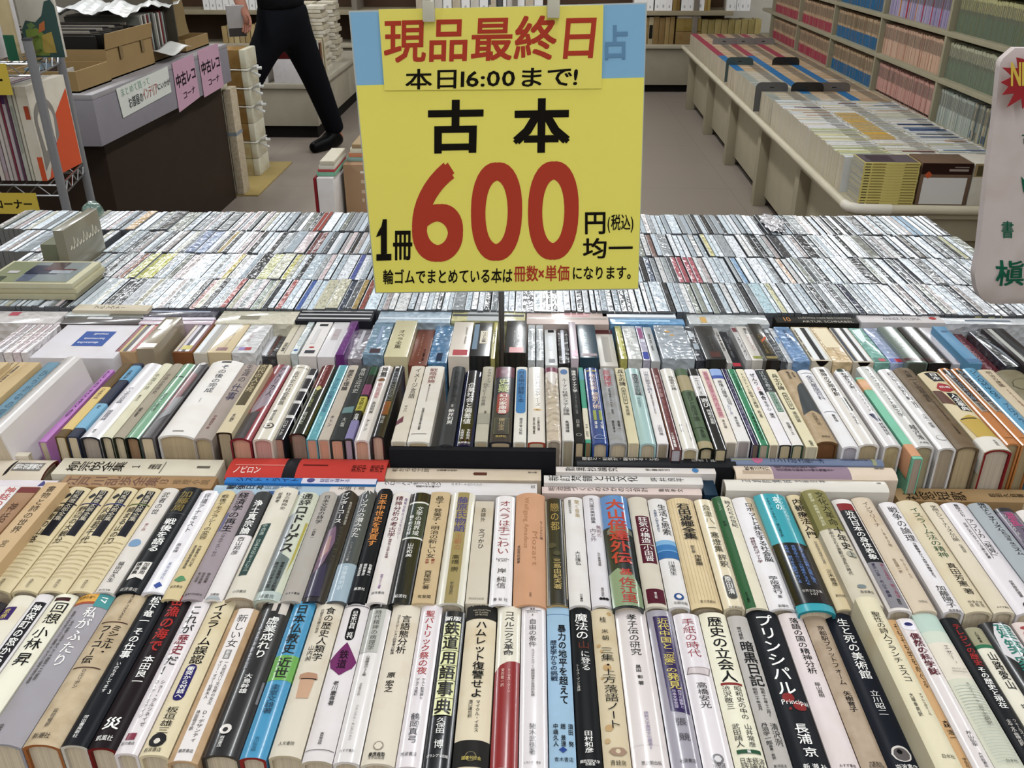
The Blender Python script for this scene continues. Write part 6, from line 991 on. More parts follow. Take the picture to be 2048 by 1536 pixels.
face(o, [(.0, .185, .116, .157, '#3a221c'), (.012, .172, .004, .104, '#d9d6d4'), (.1, .17, .128, .136, '#a5968a'), (.118, .17, .141, .145, '#8a7a70')])
pm = MB(); pm.add([(.027, -.0012, .1), (.042, -.0012, .114), (.027, -.0012, .128), (.012, -.0012, .114)], [(0, 1, 2, 3)], M('#c85a26', .5, 'ink')); pm.build('diamond_mark', o)
o = rbox('slipcase', .434, .035, .2, .15, .158, '#d3cdc0', 'whitish slipcase with a mottled olive and red-tagged head, beside the brown slipcase', 'slipcase')
face(o, [(0, .2, .108, .157, '#a58f66'), (.01, .05, .112, .15, '#5f5436'), (.08, .2, .112, .135, '#d0ad8c'), (.1, .112, .108, .136, '#b8362a'), (.118, .2, .11, .134, '#cfcac4')])

# ------------------------------------------------------------------ low unit along the back wall
t = empty('back_counter', (-.5, 8.9, 0)); tag(t, 'low cream counter with an open shelf along the back wall', 'counter')
mb = MB(); mb.box(-3.6, 2.35, 0, .7, .40, .43, M('#bdb49e', .5, 'board'), .003); mb.build('counter_top', t)
for i in range(6):
    mb = MB(); mb.box(-3.58 + i * .99, -2.6 + i * .99, .03, .06, .07, .40, M('#a59d88', .5, 'board'), .003); mb.build('front_panel', t)
mb = MB(); mb.box(-3.5, 2.3, .08, .6, 0, .07, M('#1d1a17', .7, 'board')); mb.build('plinth', t)
mb = MB(); mb.box(-3.6, 2.35, .05, .45, .685, .725, M('#a89c80', .5, 'board'), .002); mb.build('shelf', t)
mb = MB(); mb.box(-3.6, 2.35, .45, .48, .43, 1.7, M('#5c4634', .6, 'board')); mb.build('back_panel', t)
for x in (-3.4, -1.2, .3, 1.98):
    mb = MB(); mb.box(x, x + .05, .06, .42, .43, 1.6, M('#8f867a', .45, 'board'), .002); mb.build('upright', t)
def back_book(x, w, h, z, col, slip, label, y=8.98, d=.17, group='books along the back wall', name='book'):
    mb = MB(); mb.box(0, w - .002, 0, d, 0, h, M(col, .5, 'aged'), .003); o = mb.build(name, loc=(x, y, z))
    if slip:
        pm = MB(); pm.box(-.0005, w - .0015, -.001, .05, .0, slip, M('#eceae8', .5, 'ink'), 0); pm.box(w * .35, w * .6, -.0015, -.001, slip * .2, slip * .4, M('#b9b9bc', .5, 'ink')); pm.build('paper_wrapper', o)
    return tag(o, label, 'book', group)
kr = [(.995, .085, '#a08754', 'widest kraft book, first visible right of the sign'), (1.08, .045, '#b3a483', 'pale book with a black label, in the kraft book row'), (1.125, .052, '#94794a', 'kraft book right of the black-labelled one'), (1.178, .055, '#8f7446', 'second kraft book right of the black-labelled one'), (1.234, .042, '#a48b58', 'light kraft book third from the black-labelled one'), (1.277, .045, '#9a804f', 'kraft book left of the two lying flat')]
for i, (x, w, c, lb) in enumerate(kr):
    kb = back_book(x, w, .235 + .004 * (i % 3), .43, c, 0, lb + ' on the back counter')
    if i == 1:
        pm = MB(); pm.box(.006, w - .008, -.0015, 0, .05, .17, M('#26241f', .5, 'ink')); pm.build('black_label', kb)
for k, (z, c, lb) in enumerate(((.43, '#8f7546', 'lower'), (.43 + .115, '#97803f', 'upper'))):
    boxthing('book', 1.335, 1.565, 8.97, 9.14, z, z + .112, c, 'kraft-wrapped volume lying flat, %s of two on the back counter' % lb, 'book', 'aged', group='kraft volumes lying flat')
bm = bmesh.new(); bmesh.ops.create_cube(bm, size=1)
for v in bm.verts: v.co = (v.co.x * .225, v.co.y * .15, v.co.z * .022)
bmesh.ops.bevel(bm, geom=bm.edges[:], offset=.009, segments=3, affect='EDGES'); mb = MB(); mb.bm(bm, M('#e6e0d2', .5, 'paper'))
tag(mb.build('paper_bundle', loc=(1.45, 9.05, .43 + .227 + .012)), 'white paper bundle lying on the two flat kraft volumes', 'bundle')
for i in range(9):
    back_book(1.572 + i * .062, .06, .22 - .004 * (i % 2), .43, ('#a2925c', '#998a52', '#a8985f')[i % 3], 0, '%s olive kraft book right of the flat volumes on the back counter' % ('first', 'second', 'third', 'fourth', 'fifth', 'sixth', 'seventh', 'eighth', 'ninth')[i])
x = .93; i = 0
for w, c, sl, gap in ((.06, '#d9b9bc', .1, 0), (.06, '#c9b4a4', .105, 0), (.06, '#4a4048', .105, .012), (.048, '#d4c49c', .12, 0), (.062, '#b8b0b0', .13, 0), (.05, '#c48c7c', .115, .004), (.04, '#a08448', 0, 0), (.03, '#8a6c34', 0, .01), (.062, '#c9bca4', .115, 0), (.045, '#7fb0ae', .115, 0), (.03, '#8fb4b4', .112, .006), (.07, '#d0c6ba', .14, 0), (.03, '#a88a44', 0, 0), (.028, '#b39a52', 0, .15), (.062, '#c9c2b8', .13, 0), (.024, '#d9d4b4', .12, .004), (.03, '#e0dede', .16, 0), (.055, '#b0a49c', .13, 0), (.04, '#d4d0cc', .14, 0)):
    back_book(x, w, .25, .725, c, sl, ('white-wrapped book' if sl else 'kraft-spined book') + ', number %s from the sign on the back wall shelf' % ('one two three four five six seven eight nine ten eleven twelve thirteen fourteen fifteen sixteen seventeen eighteen nineteen'.split()[i]), y=8.97); x += w + gap; i += 1
for i in range(11):
    back_book(-3.1 + i * .062, .058, .26, .725, ('#cfc9c4', '#2c6a4c', '#d8d4d2', '#b7b0c4', '#cfc8c0', '#d6d2d0', '#8a7c5c', '#c9c4bf', '#d6d0cc', '#b5483c', '#cfc9c4')[i], .12, '%s white-wrapped book on the shelf left of the standing person' % ('first', 'second', 'third', 'fourth', 'fifth', 'sixth', 'seventh', 'eighth', 'ninth', 'tenth', 'eleventh')[i], group='wrapped books left of the person')
for i in range(8):
    back_book(-2.96 + i * .055, .05, .15 + .016 * (i % 4), .43, ('#b39a68', '#c4ad7c', '#cbb98c', '#b5a074')[i % 4], 0, '%s tan book on the back counter, left of the standing person' % ('first', 'second', 'third', 'fourth', 'fifth', 'sixth', 'seventh', 'eighth')[i], group='tan books left of the person')
for i in range(14):
    back_book(-1.1 + i * .085, .08, .22, .725, ('#c9bda8', '#a58f64', '#d4cfc6', '#b8ad98')[i % 4], .1 if i % 2 else 0, '%s book on the back wall shelf above the yellow sign' % ('first', 'second', 'third', 'fourth', 'fifth', 'sixth', 'seventh', 'eighth', 'ninth', 'tenth', 'eleventh', 'twelfth', 'thirteenth', 'fourteenth')[i], group='books above the yellow sign')

# ------------------------------------------------------------------ low island behind the person
t = empty('display_island', (-1.6, 6.78, 0)); tag(t, 'low cream display island with books, behind the walking person', 'counter')
mb = MB(); mb.box(-1.1, .03, -.02, 1.95, .36, .395, M('#b9b2a0', .5, 'board'), .006); mb.build('counter_top', t)
for x0, x1 in ((-1.08, -.56), (-.55, -.0)):
    mb = MB(); mb.box(x0, x1, 0, .03, .09, .36, M('#b3ab98', .5, 'board'), .003); mb.build('front_panel', t)
for y0, y1 in ((.03, .62), (.63, 1.25), (1.26, 1.9)):
    mb = MB(); mb.box(-.03, 0, y0, y1, .09, .36, M('#b3ab98', .5, 'board'), .003); mb.build('side_panel', t)
mb = MB(); mb.box(-1.05, -.02, .03, 1.88, 0, .09, M('#1f1a17', .7, 'board')); mb.build('plinth', t)
yy = 6.84
for i, (w, c, h, d) in enumerate(((.05, '#dedad8', .30, .19), (.028, '#8f7c4a', .29, .19), (.03, '#33283c', .29, .19), (.028, '#7f8a80', .28, .18), (.036, '#c9c9c4', .27, .18), (.05, '#4a2c22', .25, .17), (.05, '#8a6444', .25, .17), (.04, '#c4baa4', .27, .18), (.04, '#8f8458', .27, .18), (.05, '#c9bfa9', .26, .18))):
    boxthing('book', -1.62 - d, -1.60, yy, yy + w - .002, .395, .395 + h, c, '%s book standing along the island edge, counted from the person' % ('white', 'olive tan', 'dark violet', 'grey-green', 'silver', 'dark brown', 'brown', 'pale tan', 'khaki', 'cream')[i], 'book', group='books standing on the island edge'); yy += w
mb = MB(); mb.box(0, .27, 0, .035, 0, .29, M('#5f1a1e', .5, 'paper'), .002); o = mb.build('large_book', loc=(-1.885, 6.80, .395 + .17)); 
boxthing('book', -1.9, -1.62, 6.79, 6.835, .395, .562, '#d9d5d6', 'white book lying behind the legs, under the maroon volume', 'book')
tag(o, 'large maroon volume standing upright beside the walking person', 'book')
for i in range(4):
    o = boxthing('slipcase', -2.02 - i * .075, -1.95 - i * .075, 6.8, 6.99, .395, .58, ('#d9d6d6', '#d2cfce', '#dcd9d9', '#cfccca')[i], '%s white slipcase with a red foot on the island, seen between the legs' % ('first', 'second', 'third', 'fourth')[i], 'slipcase', group='white slipcases on the island')
    pm = MB(); pm.box(.012 - .0, .05, -.001, 0, .012, .03, M('#6a1f22', .5, 'ink')); pm2 = pm.build('red_label', o, loc=(-2.02 - i * .075, 6.8, .395))
k = 0
for cx_, cy_ in ((-1.84, 7.35), (-1.72, 7.55), (-1.86, 7.8), (-1.73, 8.05)):
    z = .395
    for j in range(16):
        h = .024 + .006 * ((j * 7 + k) % 3); dx = .012 * math.sin(j * 2.1 + k)
        mb = MB(); mb.box(-.07, .07, -.1, .1, 0, h - .003, M(('#d3ccb9', '#d9d3c4', '#cbc3ae')[(j + k) % 3], .6, 'aged'), .003)
        o = mb.build('book', loc=(cx_ + dx, cy_ + .5 * dx, z)); o.rotation_euler = (0, 0, .05 * math.sin(j * 1.7 + k)); z += h
        tag(o, 'cream book in the %s tall stack on the island behind the person' % ('front left', 'front right', 'rear left', 'rear right')[k], 'book', 'cream books in the %s island stack' % ('front left', 'front right', 'rear left', 'rear right')[k])
    k += 1

# ------------------------------------------------------------------ brown counter with records, left
t = empty('record_counter', (-2.4, 4.3, 0)); tag(t, 'dark brown counter with a grey upper rim, holding boxes of records', 'counter')
mb = MB(); mb.box(-1.4, .66, -.68, .83, 0, .655, M('#3b2d22', .55, 'board'), .003); mb.build('body_panel', t)
mb = MB(); mb.box(-1.42, .72, -.82, .85, .655, .83, M('#96929a', .5, 'board'), .003); mb.build('upper_rim', t)
mb = MB(); mb.box(-1.42, .72, -.82, .85, .83, .85, M('#a39fa2', .5, 'board'), .004); mb.build('counter_top', t)
XP = -1.676
def side_sheet(name, pxs, col, label, cat, texts, group=None, sag=0.0):
    pts = [at(px, py, x=XP) for px, py in pxs]
    mb = MB(); mb.add([p[:] for p in pts] + [(p.x - .0015, p.y, p.z) for p in pts], [(3, 2, 1, 0), (4, 5, 6, 7), (0, 1, 5, 4), (1, 2, 6, 5), (2, 3, 7, 6), (3, 0, 4, 7)], M(col, .6, 'ink'))
    o = mb.build(name, smooth=False); tag(o, label, cat, group)
    tb = MB()
    A, Bc, Cc, D = pts[0], pts[1], pts[2], pts[3]     # top near, top far, bottom far, bottom near
    for s, u0, u1, v0, v1, c, b in texts:
        n = len(s)
        for i, ch in enumerate(s):
            vs, fs = glyph(ch, b); out = []
            for gx, gy, gl in vs:
                u = u0 + (u1 - u0) * (i + gx) / n; v = v0 + (v1 - v0) * (.9 - (gy + .06))
                p = A.lerp(Bc, u).lerp(D.lerp(Cc, u), v); out.append((XP + .0012 + gl * .00006, p.y, p.z))
            tb.add(out, fs, M(ink(c), .6, 'ink'))
    tb.build('handwriting', o)
side_sheet('paper_sign', [(232, 178), (335, 133), (343, 184), (247, 236)], '#d6d9d2', 'white handwritten paper sign with green, black and red writing on the grey counter rim', 'sign',
           [('まとめて買って', .05, .6, .05, .36, '#9ab8a0', 0), ('お部屋の', .14, .42, .45, .85, '#55585a', .01), ('インテリア', .42, .72, .36, .84, '#b8645e', .01), ('にいかが', .72, 1.0, .45, .72, '#4a4c50', .01)])
for pxs, lb in (([(344, 126), (386, 108), (400, 194), (359, 225)], 'left'), ([(395, 102), (435, 86), (448, 172), (409, 195)], 'right')):
    side_sheet('paper_sign', pxs, '#c9a0b4', 'pink handwritten paper sign on the brown counter, %s one of two' % lb, 'sign', [('中古レコ', .04, .98, .26, .56, '#2a2026', .03), ('コーナ', .25, .85, .66, .84, '#3a2a33', .02)], 'pink paper signs')
KB = M('#a58a5a', .6, 'board'); KB2 = M('#8f7546', .6, 'board')
def open_box(name, x0, x1, y0, y1, z0, h, label, flap=None, th=.006):
    o = empty(name, ((x0 + x1) / 2, (y0 + y1) / 2, z0)); tag(o, label, 'cardboard box', 'cardboard boxes on the record counter')
    w, d = (x1 - x0) / 2, (y1 - y0) / 2; mb = MB()
    mb.box(-w, w, -d, -d + th, 0, h, KB); mb.box(-w, w, d - th, d, 0, h, KB); mb.box(-w, -w + th, -d + th, d - th, 0, h, KB); mb.box(w - th, w, -d + th, d - th, 0, h, KB); mb.box(-w, w, -d, d, 0, th, KB2)
    mb.build('carton', o)
    if flap:
        fb = MB(); fb.add([(w, -d, h), (w, d, h), (w + flap[0], d, h + flap[1]), (w + flap[0], -d, h + flap[1]), (w + th, -d, h), (w + th, d, h), (w + flap[0] + th, d, h + flap[1]), (w + flap[0] + th, -d, h + flap[1])], [(3, 2, 1, 0), (4, 5, 6, 7), (0, 1, 5, 4), (1, 2, 6, 5), (2, 3, 7, 6), (3, 0, 4, 7)], KB)
        for y_ in (-d * .5, d * .45): fb.box(w - .001 + th, w + th + .001, y_, y_ + .03, h - .05, h + .0, M('#8a7246', .4, 'gloss'))
        fb.build('side_flap', o, smooth=False)
    return o
open_box('cardboard_box', -2.02, -1.745, 3.52, 3.815, .85, .078, 'low open cardboard box at the front of the record counter, holding a blue sleeve')
open_box('cardboard_box', -2.3, -1.76, 3.84, 4.33, .85, .12, 'large cardboard box with a raised side flap on the record counter', flap=(.008, .06))
open_box('cardboard_box', -2.5, -2.06, 3.5, 3.82, .85, .13, 'cardboard box behind the wire rack on the record counter')
open_box('cardboard_box', -2.2, -1.78, 4.36, 4.72, .85, .045, 'flat cardboard tray under the plastic-covered records on the record counter')
open_box('cardboard_box', -2.2, -1.76, 4.75, 5.1, .85, .06, 'cardboard tray at the far end of the record counter')
for i in range(3):
    o = boxthing('record_sleeve', -1.96 + i * .04, -1.955 + i * .04, 3.56, 3.78, .858, .935 - i * .012, ('#7f98a8', '#4a3f3c', '#c9c9c6')[i], ('pale blue', 'dark brown', 'white')[i] + ' record sleeve in the low front box', 'record', group=None); o.rotation_euler = (0, .0, 0)
for i in range(22):
    y_ = 3.855 + i * .0205
    boxthing('record_sleeve', -2.27, -1.8 - .02 * (i % 3), y_, y_ + .012, .858, 1.02 + .008 * (i % 3), ('#2a2724', '#3a3530', '#8f887c', '#1f1d1c', '#4a443e', '#2e2a2a')[i % 6], 'dark record sleeve standing in the large flapped box', 'record', group='dark records in the flapped box')
for i in range(14):
    y_ = 4.38 + i * .023
    boxthing('record_sleeve', -2.17, -1.82, y_, y_ + .014, .858, 1.05 + .006 * (i % 2), ('#8a8a84', '#b9b6b0', '#55504c', '#c4bfb8', '#7a2f34', '#9fa5a0', '#4a4440')[i % 7], 'record sleeve in the plastic-covered row on the record counter', 'record', group='records in the plastic-covered row')
o = boxthing('record_sleeve', -2.1, -1.79, 4.74, 4.752, .905, 1.12, '#5d574c', 'grey-brown record with a worn square cover facing front on the record counter', 'record')
bm = bmesh.new(); bmesh.ops.create_grid(bm, x_segments=30, y_segments=16, size=1)
for v in bm.verts: v.co = (v.co.x * .23, v.co.y * .34, .012 * math.sin(9 * v.co.x + 4 * v.co.y) + .006 * math.sin(17 * v.co.y + 3 * v.co.x) + .003 * math.sin(31 * v.co.x))
mb = MB(); mb.bm(bm, M('#e4e6e4', .35, 'gloss')); o = mb.build('plastic_sheet', loc=(-2.02, 4.52, 1.085)); m_ = o.modifiers.new('thickness', 'SOLIDIFY'); m_.thickness = .002
tag(o, 'crumpled clear plastic sheet draped over the records', 'plastic sheet')
bm = bmesh.new(); bmesh.ops.create_cube(bm, size=1); bmesh.ops.subdivide_edges(bm, edges=bm.edges[:], cuts=5, use_grid_fill=True)
for v in bm.verts:
    s_ = 1 - .12 * (v.co.z + .5); v.co = Vector((v.co.x * .3 * s_ + .006 * math.sin(20 * v.co.z), v.co.y * .17 * s_ + .006 * math.sin(18 * v.co.z + 5 * v.co.x), v.co.z * .3))
mb = MB(); mb.bm(bm, M('#8f7a50', .6, 'board')); o = mb.build('paper_bag', loc=(-1.98, 4.93, 1.066)); tag(o, 'brown paper bag of goods at the far end of the record counter', 'bag')
bm = bmesh.new(); bmesh.ops.create_grid(bm, x_segments=8, y_segments=8, size=.5)
for v in bm.verts: v.co = (v.co.x * .16, v.co.y * .3, .012 + .012 * math.sin(6 * v.co.y))
mb = MB(); mb.bm(bm, M('#d9d9d6', .5, 'paper')); o = mb.build('loose_paper', loc=(-1.74, 4.5, .89)); m_ = o.modifiers.new('thickness', 'SOLIDIFY'); m_.thickness = .002; o.scale.x = .55; o.rotation_euler = (0, .25, 0)
tag(o, 'loose white papers lying on the counter edge above the white sign', 'paper')

# ------------------------------------------------------------------ bundled books on the floor
boxthing('cardboard_sheet', -2.15, -1.62, 5.16, 6.0, .0005, .008, '#b09a5c', 'flat kraft cardboard sheet on the floor under the bundled stack', 'cardboard', 'board')
for k in range(7):
    z0 = .008 + k * .108
    o = empty('book_bundle', (-1.83, 5.79, z0)); nth = ('lowest', 'second lowest', 'third lowest', 'fourth', 'third highest', 'second highest', 'topmost')[k]
    tag(o, 'string-tied bundle of kraft-faced books, %s of the floor stack' % nth, 'bundle', 'book bundles in the floor stack')
    mb = MB(); mb.box(-.13, .062, -.17, .05, 0, .106, M(('#c4b88c' if k < 2 else '#96763e'), .6, 'aged'), .004); mb.build('kraft_face', o)
    mb = MB(); mb.box(.062, .10, -.175, .055, 0, .107, M('#d3cfba', .55, 'aged'), .006); mb.build('white_spines', o)
    if k % 2 == 1 or k == 4:
        mb = MB(); mb.tube([(-.132, -.174, .1), (.03, -.178, .102), (.102, -.178, .098), (.104, .05, .1)], .004, M('#dcdad4', .4, 'film'), 6); mb.build('string', o)
        mb = MB()
        for a, b_, c in ((.03, -.03, .05), (.04, .02, .03), (.02, .03, -.03)): mb.tube([(.103, -.12, .09), (.12, -.12 + b_ * .3, .09 + c * .4), (.13 + a, -.12 + b_, .08 + c * .8)], [.004, .008, .011], M('#dfe0de', .4, 'film'), 6)
        mb.build('string_tail', o)
for k, (x0, x1, c, rx) in enumerate(((-1.84, -1.75, '#cbc6b2', .0), (-1.745, -1.70, '#c9bba2', .0))):
    mb = MB(); mb.box(0, x1 - x0, 0, .12, 0, .8 - .2 * k, M(c, .55, 'marbled'), .006); o = mb.build('tied_magazines', loc=(x0, 5.16, .009))
    pm = MB(); pm.box(-.001, x1 - x0 + .001, -.001, .121, .34, .36, M('#8f969a', .5, 'ink')); pm.build('band', o)
    tag(o, ('tall whitish', 'shorter beige')[k] + ' tied bundle of magazines standing against the brown counter', 'bundle')

# ------------------------------------------------------------------ small pile left of the sign
t = empty('low_table', (-.2, 3.1, 0)); tag(t, 'low table behind the discs, carrying a pile of books', 'table')
mb = MB(); mb.box(-.45, .5, -.66, 1.0, .62, .645, M('#cfc6ac', .5, 'board'), .006); mb.build('tabletop', t)
for sx in (-.42, .44):
    for sy in (-.62, .94): mb = MB(); mb.box(sx, sx + .04, sy, sy + .04, 0, .62, M('#8a8474', .5, 'board')); mb.build('leg', t)
o = boxthing('storage_box', -.555, -.3, 2.6, 2.85, .645, .80, '#b39170', 'beige cardboard box with two columns of small holes, left of the sign', 'box', 'board')
pm = MB()
for i, zz in enumerate((.775, .745, .715, .69)):
    for xx in (-.505, -.47): pm.box(xx, xx + .016 - .003 * i, 2.599, 2.6, zz, zz + .006 + .004 * (i > 0), M('#ded8cc' if i < 1 else '#c9b49c', .6, 'ink'))
pm.build('hole_row', o)
boxthing('book', -.612, -.566, 2.5, 2.7, .645, .785, '#d9d4d4', 'white book standing beside the beige holed box', 'book')
boxthing('book', -.622, -.614, 2.5, 2.7, .645, .785, '#8a1f2c', 'thin dark red book left of the white book by the holed box', 'book')
z = .786
for i, (c, h, nm) in enumerate((('#7fb59a', .012, 'mint green'), ('#b8474c', .007, 'red'), ('#d3cfc2', .012, 'cream'), ('#c9c2b0', .012, 'putty'))):
    boxthing('book', -.615 + .004 * i, -.562, 2.52, 2.69, z, z + h - .0005, c, nm + ' book lying on the white book by the holed box', 'book'); z += h
z = .8005
for i, (c, h, nm) in enumerate((('#8fb0a8', .012, 'sea green'), ('#c98a62', .012, 'apricot'), ('#d8d2bc', .014, 'ivory'), ('#a8906a', .012, 'tan'))):
    boxthing('book', -.55 + .006 * i, -.32, 2.64, 2.83, z, z + h - .0005, c, nm + ' book lying flat on the beige holed box', 'book'); z += h
z = .646
for i, (c, nm) in enumerate((('#9a9fb8', 'lavender'), ('#d3d0c4', 'pale'), ('#b8b49c', 'khaki'), ('#d9d6cc', 'white'), ('#7d4a50', 'wine red'), ('#d9cfc2', 'eggshell'), ('#c98f8a', 'coral'), ('#cfd0cc', 'light grey'), ('#2f3340', 'navy'))):
    boxthing('book', -.6 + .005 * i, -.42, 3.1 + .02 * i, 3.32 + .02 * i, z, z + .027, c, nm + ' book in the small pile behind the holed box', 'book', group='books piled behind the holed box'); z += .0275

# ------------------------------------------------------------------ chrome wire rack with magazines, far left
CHR = M('#a9adb0', .25, 'metal')
t = empty('wire_rack', (-1.35, 2.5, 0)); tag(t, 'chrome wire shelf rack at the far left', 'rack')
for dx, dy, top_ in ((0, 0, 1.15), (-.06, .27, 1.12), (-.62, 0, 1.15), (-.68, .27, 1.12)):
    mb = MB(); mb.tube([(dx, dy, 0), (dx, dy, top_)], .0125, M('#85868a', .3, 'gloss'), 12); mb.tube([(dx, dy, top_), (dx, dy, top_ + .006)], .0135, M('#55565a', .4, 'ink'), 12); mb.build('post', t)
for z in (.40, .76, 1.09):
    mb = MB(); c4 = [(0, 0), (-.06, .27), (-.68, .27), (-.62, 0)]
    for zz in (z, z - .03):
        for i in range(4): a, b_ = c4[i], c4[(i + 1) % 4]; mb.tube([(a[0], a[1], zz), (b_[0], b_[1], zz)], .003, CHR, 6)
    for i in range(4):
        a, b_ = c4[i], c4[(i + 1) % 4]; n = 4 if i % 2 == 0 else 9
        for j in range(n): u, v = j / n, (j + .5) / n; L2 = lambda q: (a[0] + (b_[0] - a[0]) * q, a[1] + (b_[1] - a[1]) * q); mb.tube([(*L2(u), z), (*L2(v), z - .03), (*L2((j + 1) / n), z)], .002, CHR, 5)
    for j in range(18): u = j / 17; mb.tube([(-.62 * u, 0, z), (-.06 - .62 * u, .27, z)], .0018, CHR, 5)
    mb.build('wire_shelf', t)
mb = MB()
for zz in (1.115, 1.15): mb.tube([(0, 0, zz), (-.06, .27, zz)], .0035, CHR, 6)
mb.build('end_rail', t)
def lean_book(x, w, d, h, z, col, label, y=2.53, cat='magazine', group='magazines on the wire rack', rects=()):
    mb = MB(); mb.box(0, w - .001, 0, d, 0, h, M(col, .45, 'paper'), .0008); o = mb.build('magazine' if cat == 'magazine' else 'book', loc=(x, y, z))
    if rects:
        pm = MB()
        for i, (a, b_, c, dd, cc) in enumerate(rects): pm.add([(a * w, -.0006 - .0002 * i, c * h), (b_ * w, -.0006 - .0002 * i, c * h), (b_ * w, -.0006 - .0002 * i, dd * h), (a * w, -.0006 - .0002 * i, dd * h)], [(0, 1, 2, 3)], M(cc, .45, 'ink'))
        pm.build('spine_print', o)
    tag(o, label, cat, group); return o
x = -1.645
mg = [('#b8b2ae', .016, [(.1, .9, .85, .98, '#7a4a4c')]), ('#c9c4be', .014, []), ('#a9a49c', .016, [(0, 1, 0, .5, '#2c5a66')]), ('#cfc9c2', .018, [(.2, .8, .2, .8, '#8f8a86')]), ('#d2ccc6', .018, [(.2, .7, .4, .9, '#a5a09c')]), ('#3f3636', .006, []), ('#cfc6bf', .012, [(0, 1, .86, .98, '#8a4a3f')]), ('#b89fa2', .010, [(0, 1, .82, .98, '#7a2f38'), (0, 1, .1, .5, '#a99aa2')]), ('#c4bcb8', .010, [(0, 1, .82, .98, '#6f6a78')]), ('#bfb3b0', .010, [(0, 1, .82, .98, '#8a5a4a')]), ('#8f3a50', .005, []), ('#b5aab0', .010, [(0, 1, .82, .98, '#5a3a66')]), ('#6f4a60', .006, []), ('#b9b8ae', .012, [(.2, .8, .3, .8, '#9a9c92')]), ('#c9c3b4', .008, [])]
for i, (c, w, rc_) in enumerate(mg):
    lean_book(x, w, .215, .262 if i > 4 else .25, .765, c, '%s magazine from the left on the middle shelf of the wire rack' % ('first', 'second', 'third', 'fourth', 'fifth', 'sixth', 'seventh', 'eighth', 'ninth', 'tenth', 'eleventh', 'twelfth', 'thirteenth', 'fourteenth', 'fifteenth')[i], rects=rc_); x += w * 1.22
xb = x
o = lean_book(xb, .034, .225, .262, .765, '#d6cfc0', 'thick cream magazine with an orange and violet cover on the wire rack', rects=[(.55, 1, .0, .26, '#d0551c'), (.45, .85, .66, .8, '#b5502c')], group=None)
pm = MB(); w = .034
def side(pts, c, k): pm.add([(w - .0004 + .0002 * k, p[0] * .225, p[1] * .262) for p in pts], [tuple(range(len(pts)))], M(c, .4, 'ink'))
side([(0.02, .0), (.98, .0), (.98, .86), (.55, .62), (.35, .34), (.1, .02)], '#d4571d', 0)
side([(.3 + .3 * math.cos(a) * .9, .62 + .22 * math.sin(a)) for a in [i * math.pi / 12 for i in range(13)]] + [(.05, .3), (.03, .1), (.55, .4)], '#8f8a84', 1)
side([(.3 + .2 * math.cos(a), .6 + .15 * math.sin(a)) for a in [i * math.pi / 12 for i in range(13)]] + [(.14, .3), (.44, .34)], '#d6cfc0', 2)
side([(.34 + .09 * math.cos(a), .36 + .12 * math.sin(a)) for a in [i * math.pi / 8 for i in range(16)]], '#38208a', 3)
pm.build('cover_picture', o)
lean_book(-1.56, .05, .17, .24, 1.095, '#1d2a44', 'dark blue book on the top shelf of the wire rack', cat='book', group=None)
lean_book(-1.505, .034, .17, .26, 1.095, '#d6d2d4', 'white book with black characters and a violet foot, top shelf of the wire rack', cat='book', group=None, rects=[(.1, .9, .0, .22, '#3a2c78'), (.3, .7, .5, .56, '#26242a'), (.3, .7, .6, .66, '#26242a'), (.3, .7, .7, .76, '#26242a'), (.3, .7, .8, .86, '#26242a'), (.3, .7, .9, .96, '#26242a'), (.35, .65, .26, .46, '#4a4650')])
lean_book(-1.43, .03, .02, .26, 1.095, '#c9b890', 'slim cream and green-footed book beside the picture book on the wire rack', cat='book', group=None, rects=[(0, 1, 0, .25, '#2f6a50')])
p = at(45, 115, y=2.6); q = at(108, 0, y=2.6)
mb = MB(); mb.box(0, .105, 0, .012, 0, .24, M('#c9c4ba', .4, 'paper'), .001); o = mb.build('picture_book', loc=(-1.412, 2.6, 1.095))
pm = MB(); g = lambda pts, c, k: pm.add([(a * .105, -.0006 - .0002 * k, b_ * .24) for a, b_ in pts], [tuple(range(len(pts)))], M(c, .4, 'ink'))
g([(0, 0), (1, 0), (1, .55), (.92, .62), (.75, .6), (.6, .45), (.4, .38), (.15, .4), (0, .3)], '#46605c', 0); g([(.05, .02), (.6, .02), (.7, .2), (.4, .32), (.1, .3)], '#7f9440', 1); g([(.45, .05), (.8, .05), (.78, .28), (.5, .24)], '#b39c48', 2); g([(.42, .26), (.62, .3), (.66, .4), (.5, .36)], '#c4743c', 3); g([(.2, .3), (.4, .34), (.3, .38), (.16, .36)], '#6f8a55', 3)
pm.build('cover_picture', o); tag(o, 'picture book with a mottled green and orange cover on the wire rack', 'book')
def card(p0, p1, y, label, s):
    a, b_ = at(p0[0], p0[1], y=y), at(p1[0], p1[1], y=y); x0 = a.x - .2
    mb = MB(); mb.box(x0, b_.x, y - .0015, y, b_.z, a.z, M('#cdb52e', .5, 'ink')); o = mb.build('shelf_card', smooth=False); tag(o, label, 'sign', 'yellow shelf cards')
    tb = MB(); hgt = (a.z - b_.z) * .5; n = len(s); x1 = b_.x - .016
    for i, ch in enumerate(s):
        vs, fs = glyph(ch, .03); ox = x1 - (n - i) * hgt * .92
        tb.add([(ox + gx * hgt * .92, y - .002 - gl * .00006, (a.z + b_.z) / 2 - hgt * .42 + gy * hgt) for gx, gy, gl in vs], fs, M('#26211a', .5, 'ink'))
    tb.build('card_lettering', o)
card((15, 127), (27, 190), 2.478, 'yellow shelf card hanging from the top shelf of the wire rack', 'コーナー')
card((75, 386), (82, 428), 2.478, 'yellow shelf card on the lower shelf edge of the wire rack', 'コーナー')
bm = bmesh.new(); bmesh.ops.create_icosphere(bm, subdivisions=3, radius=1)
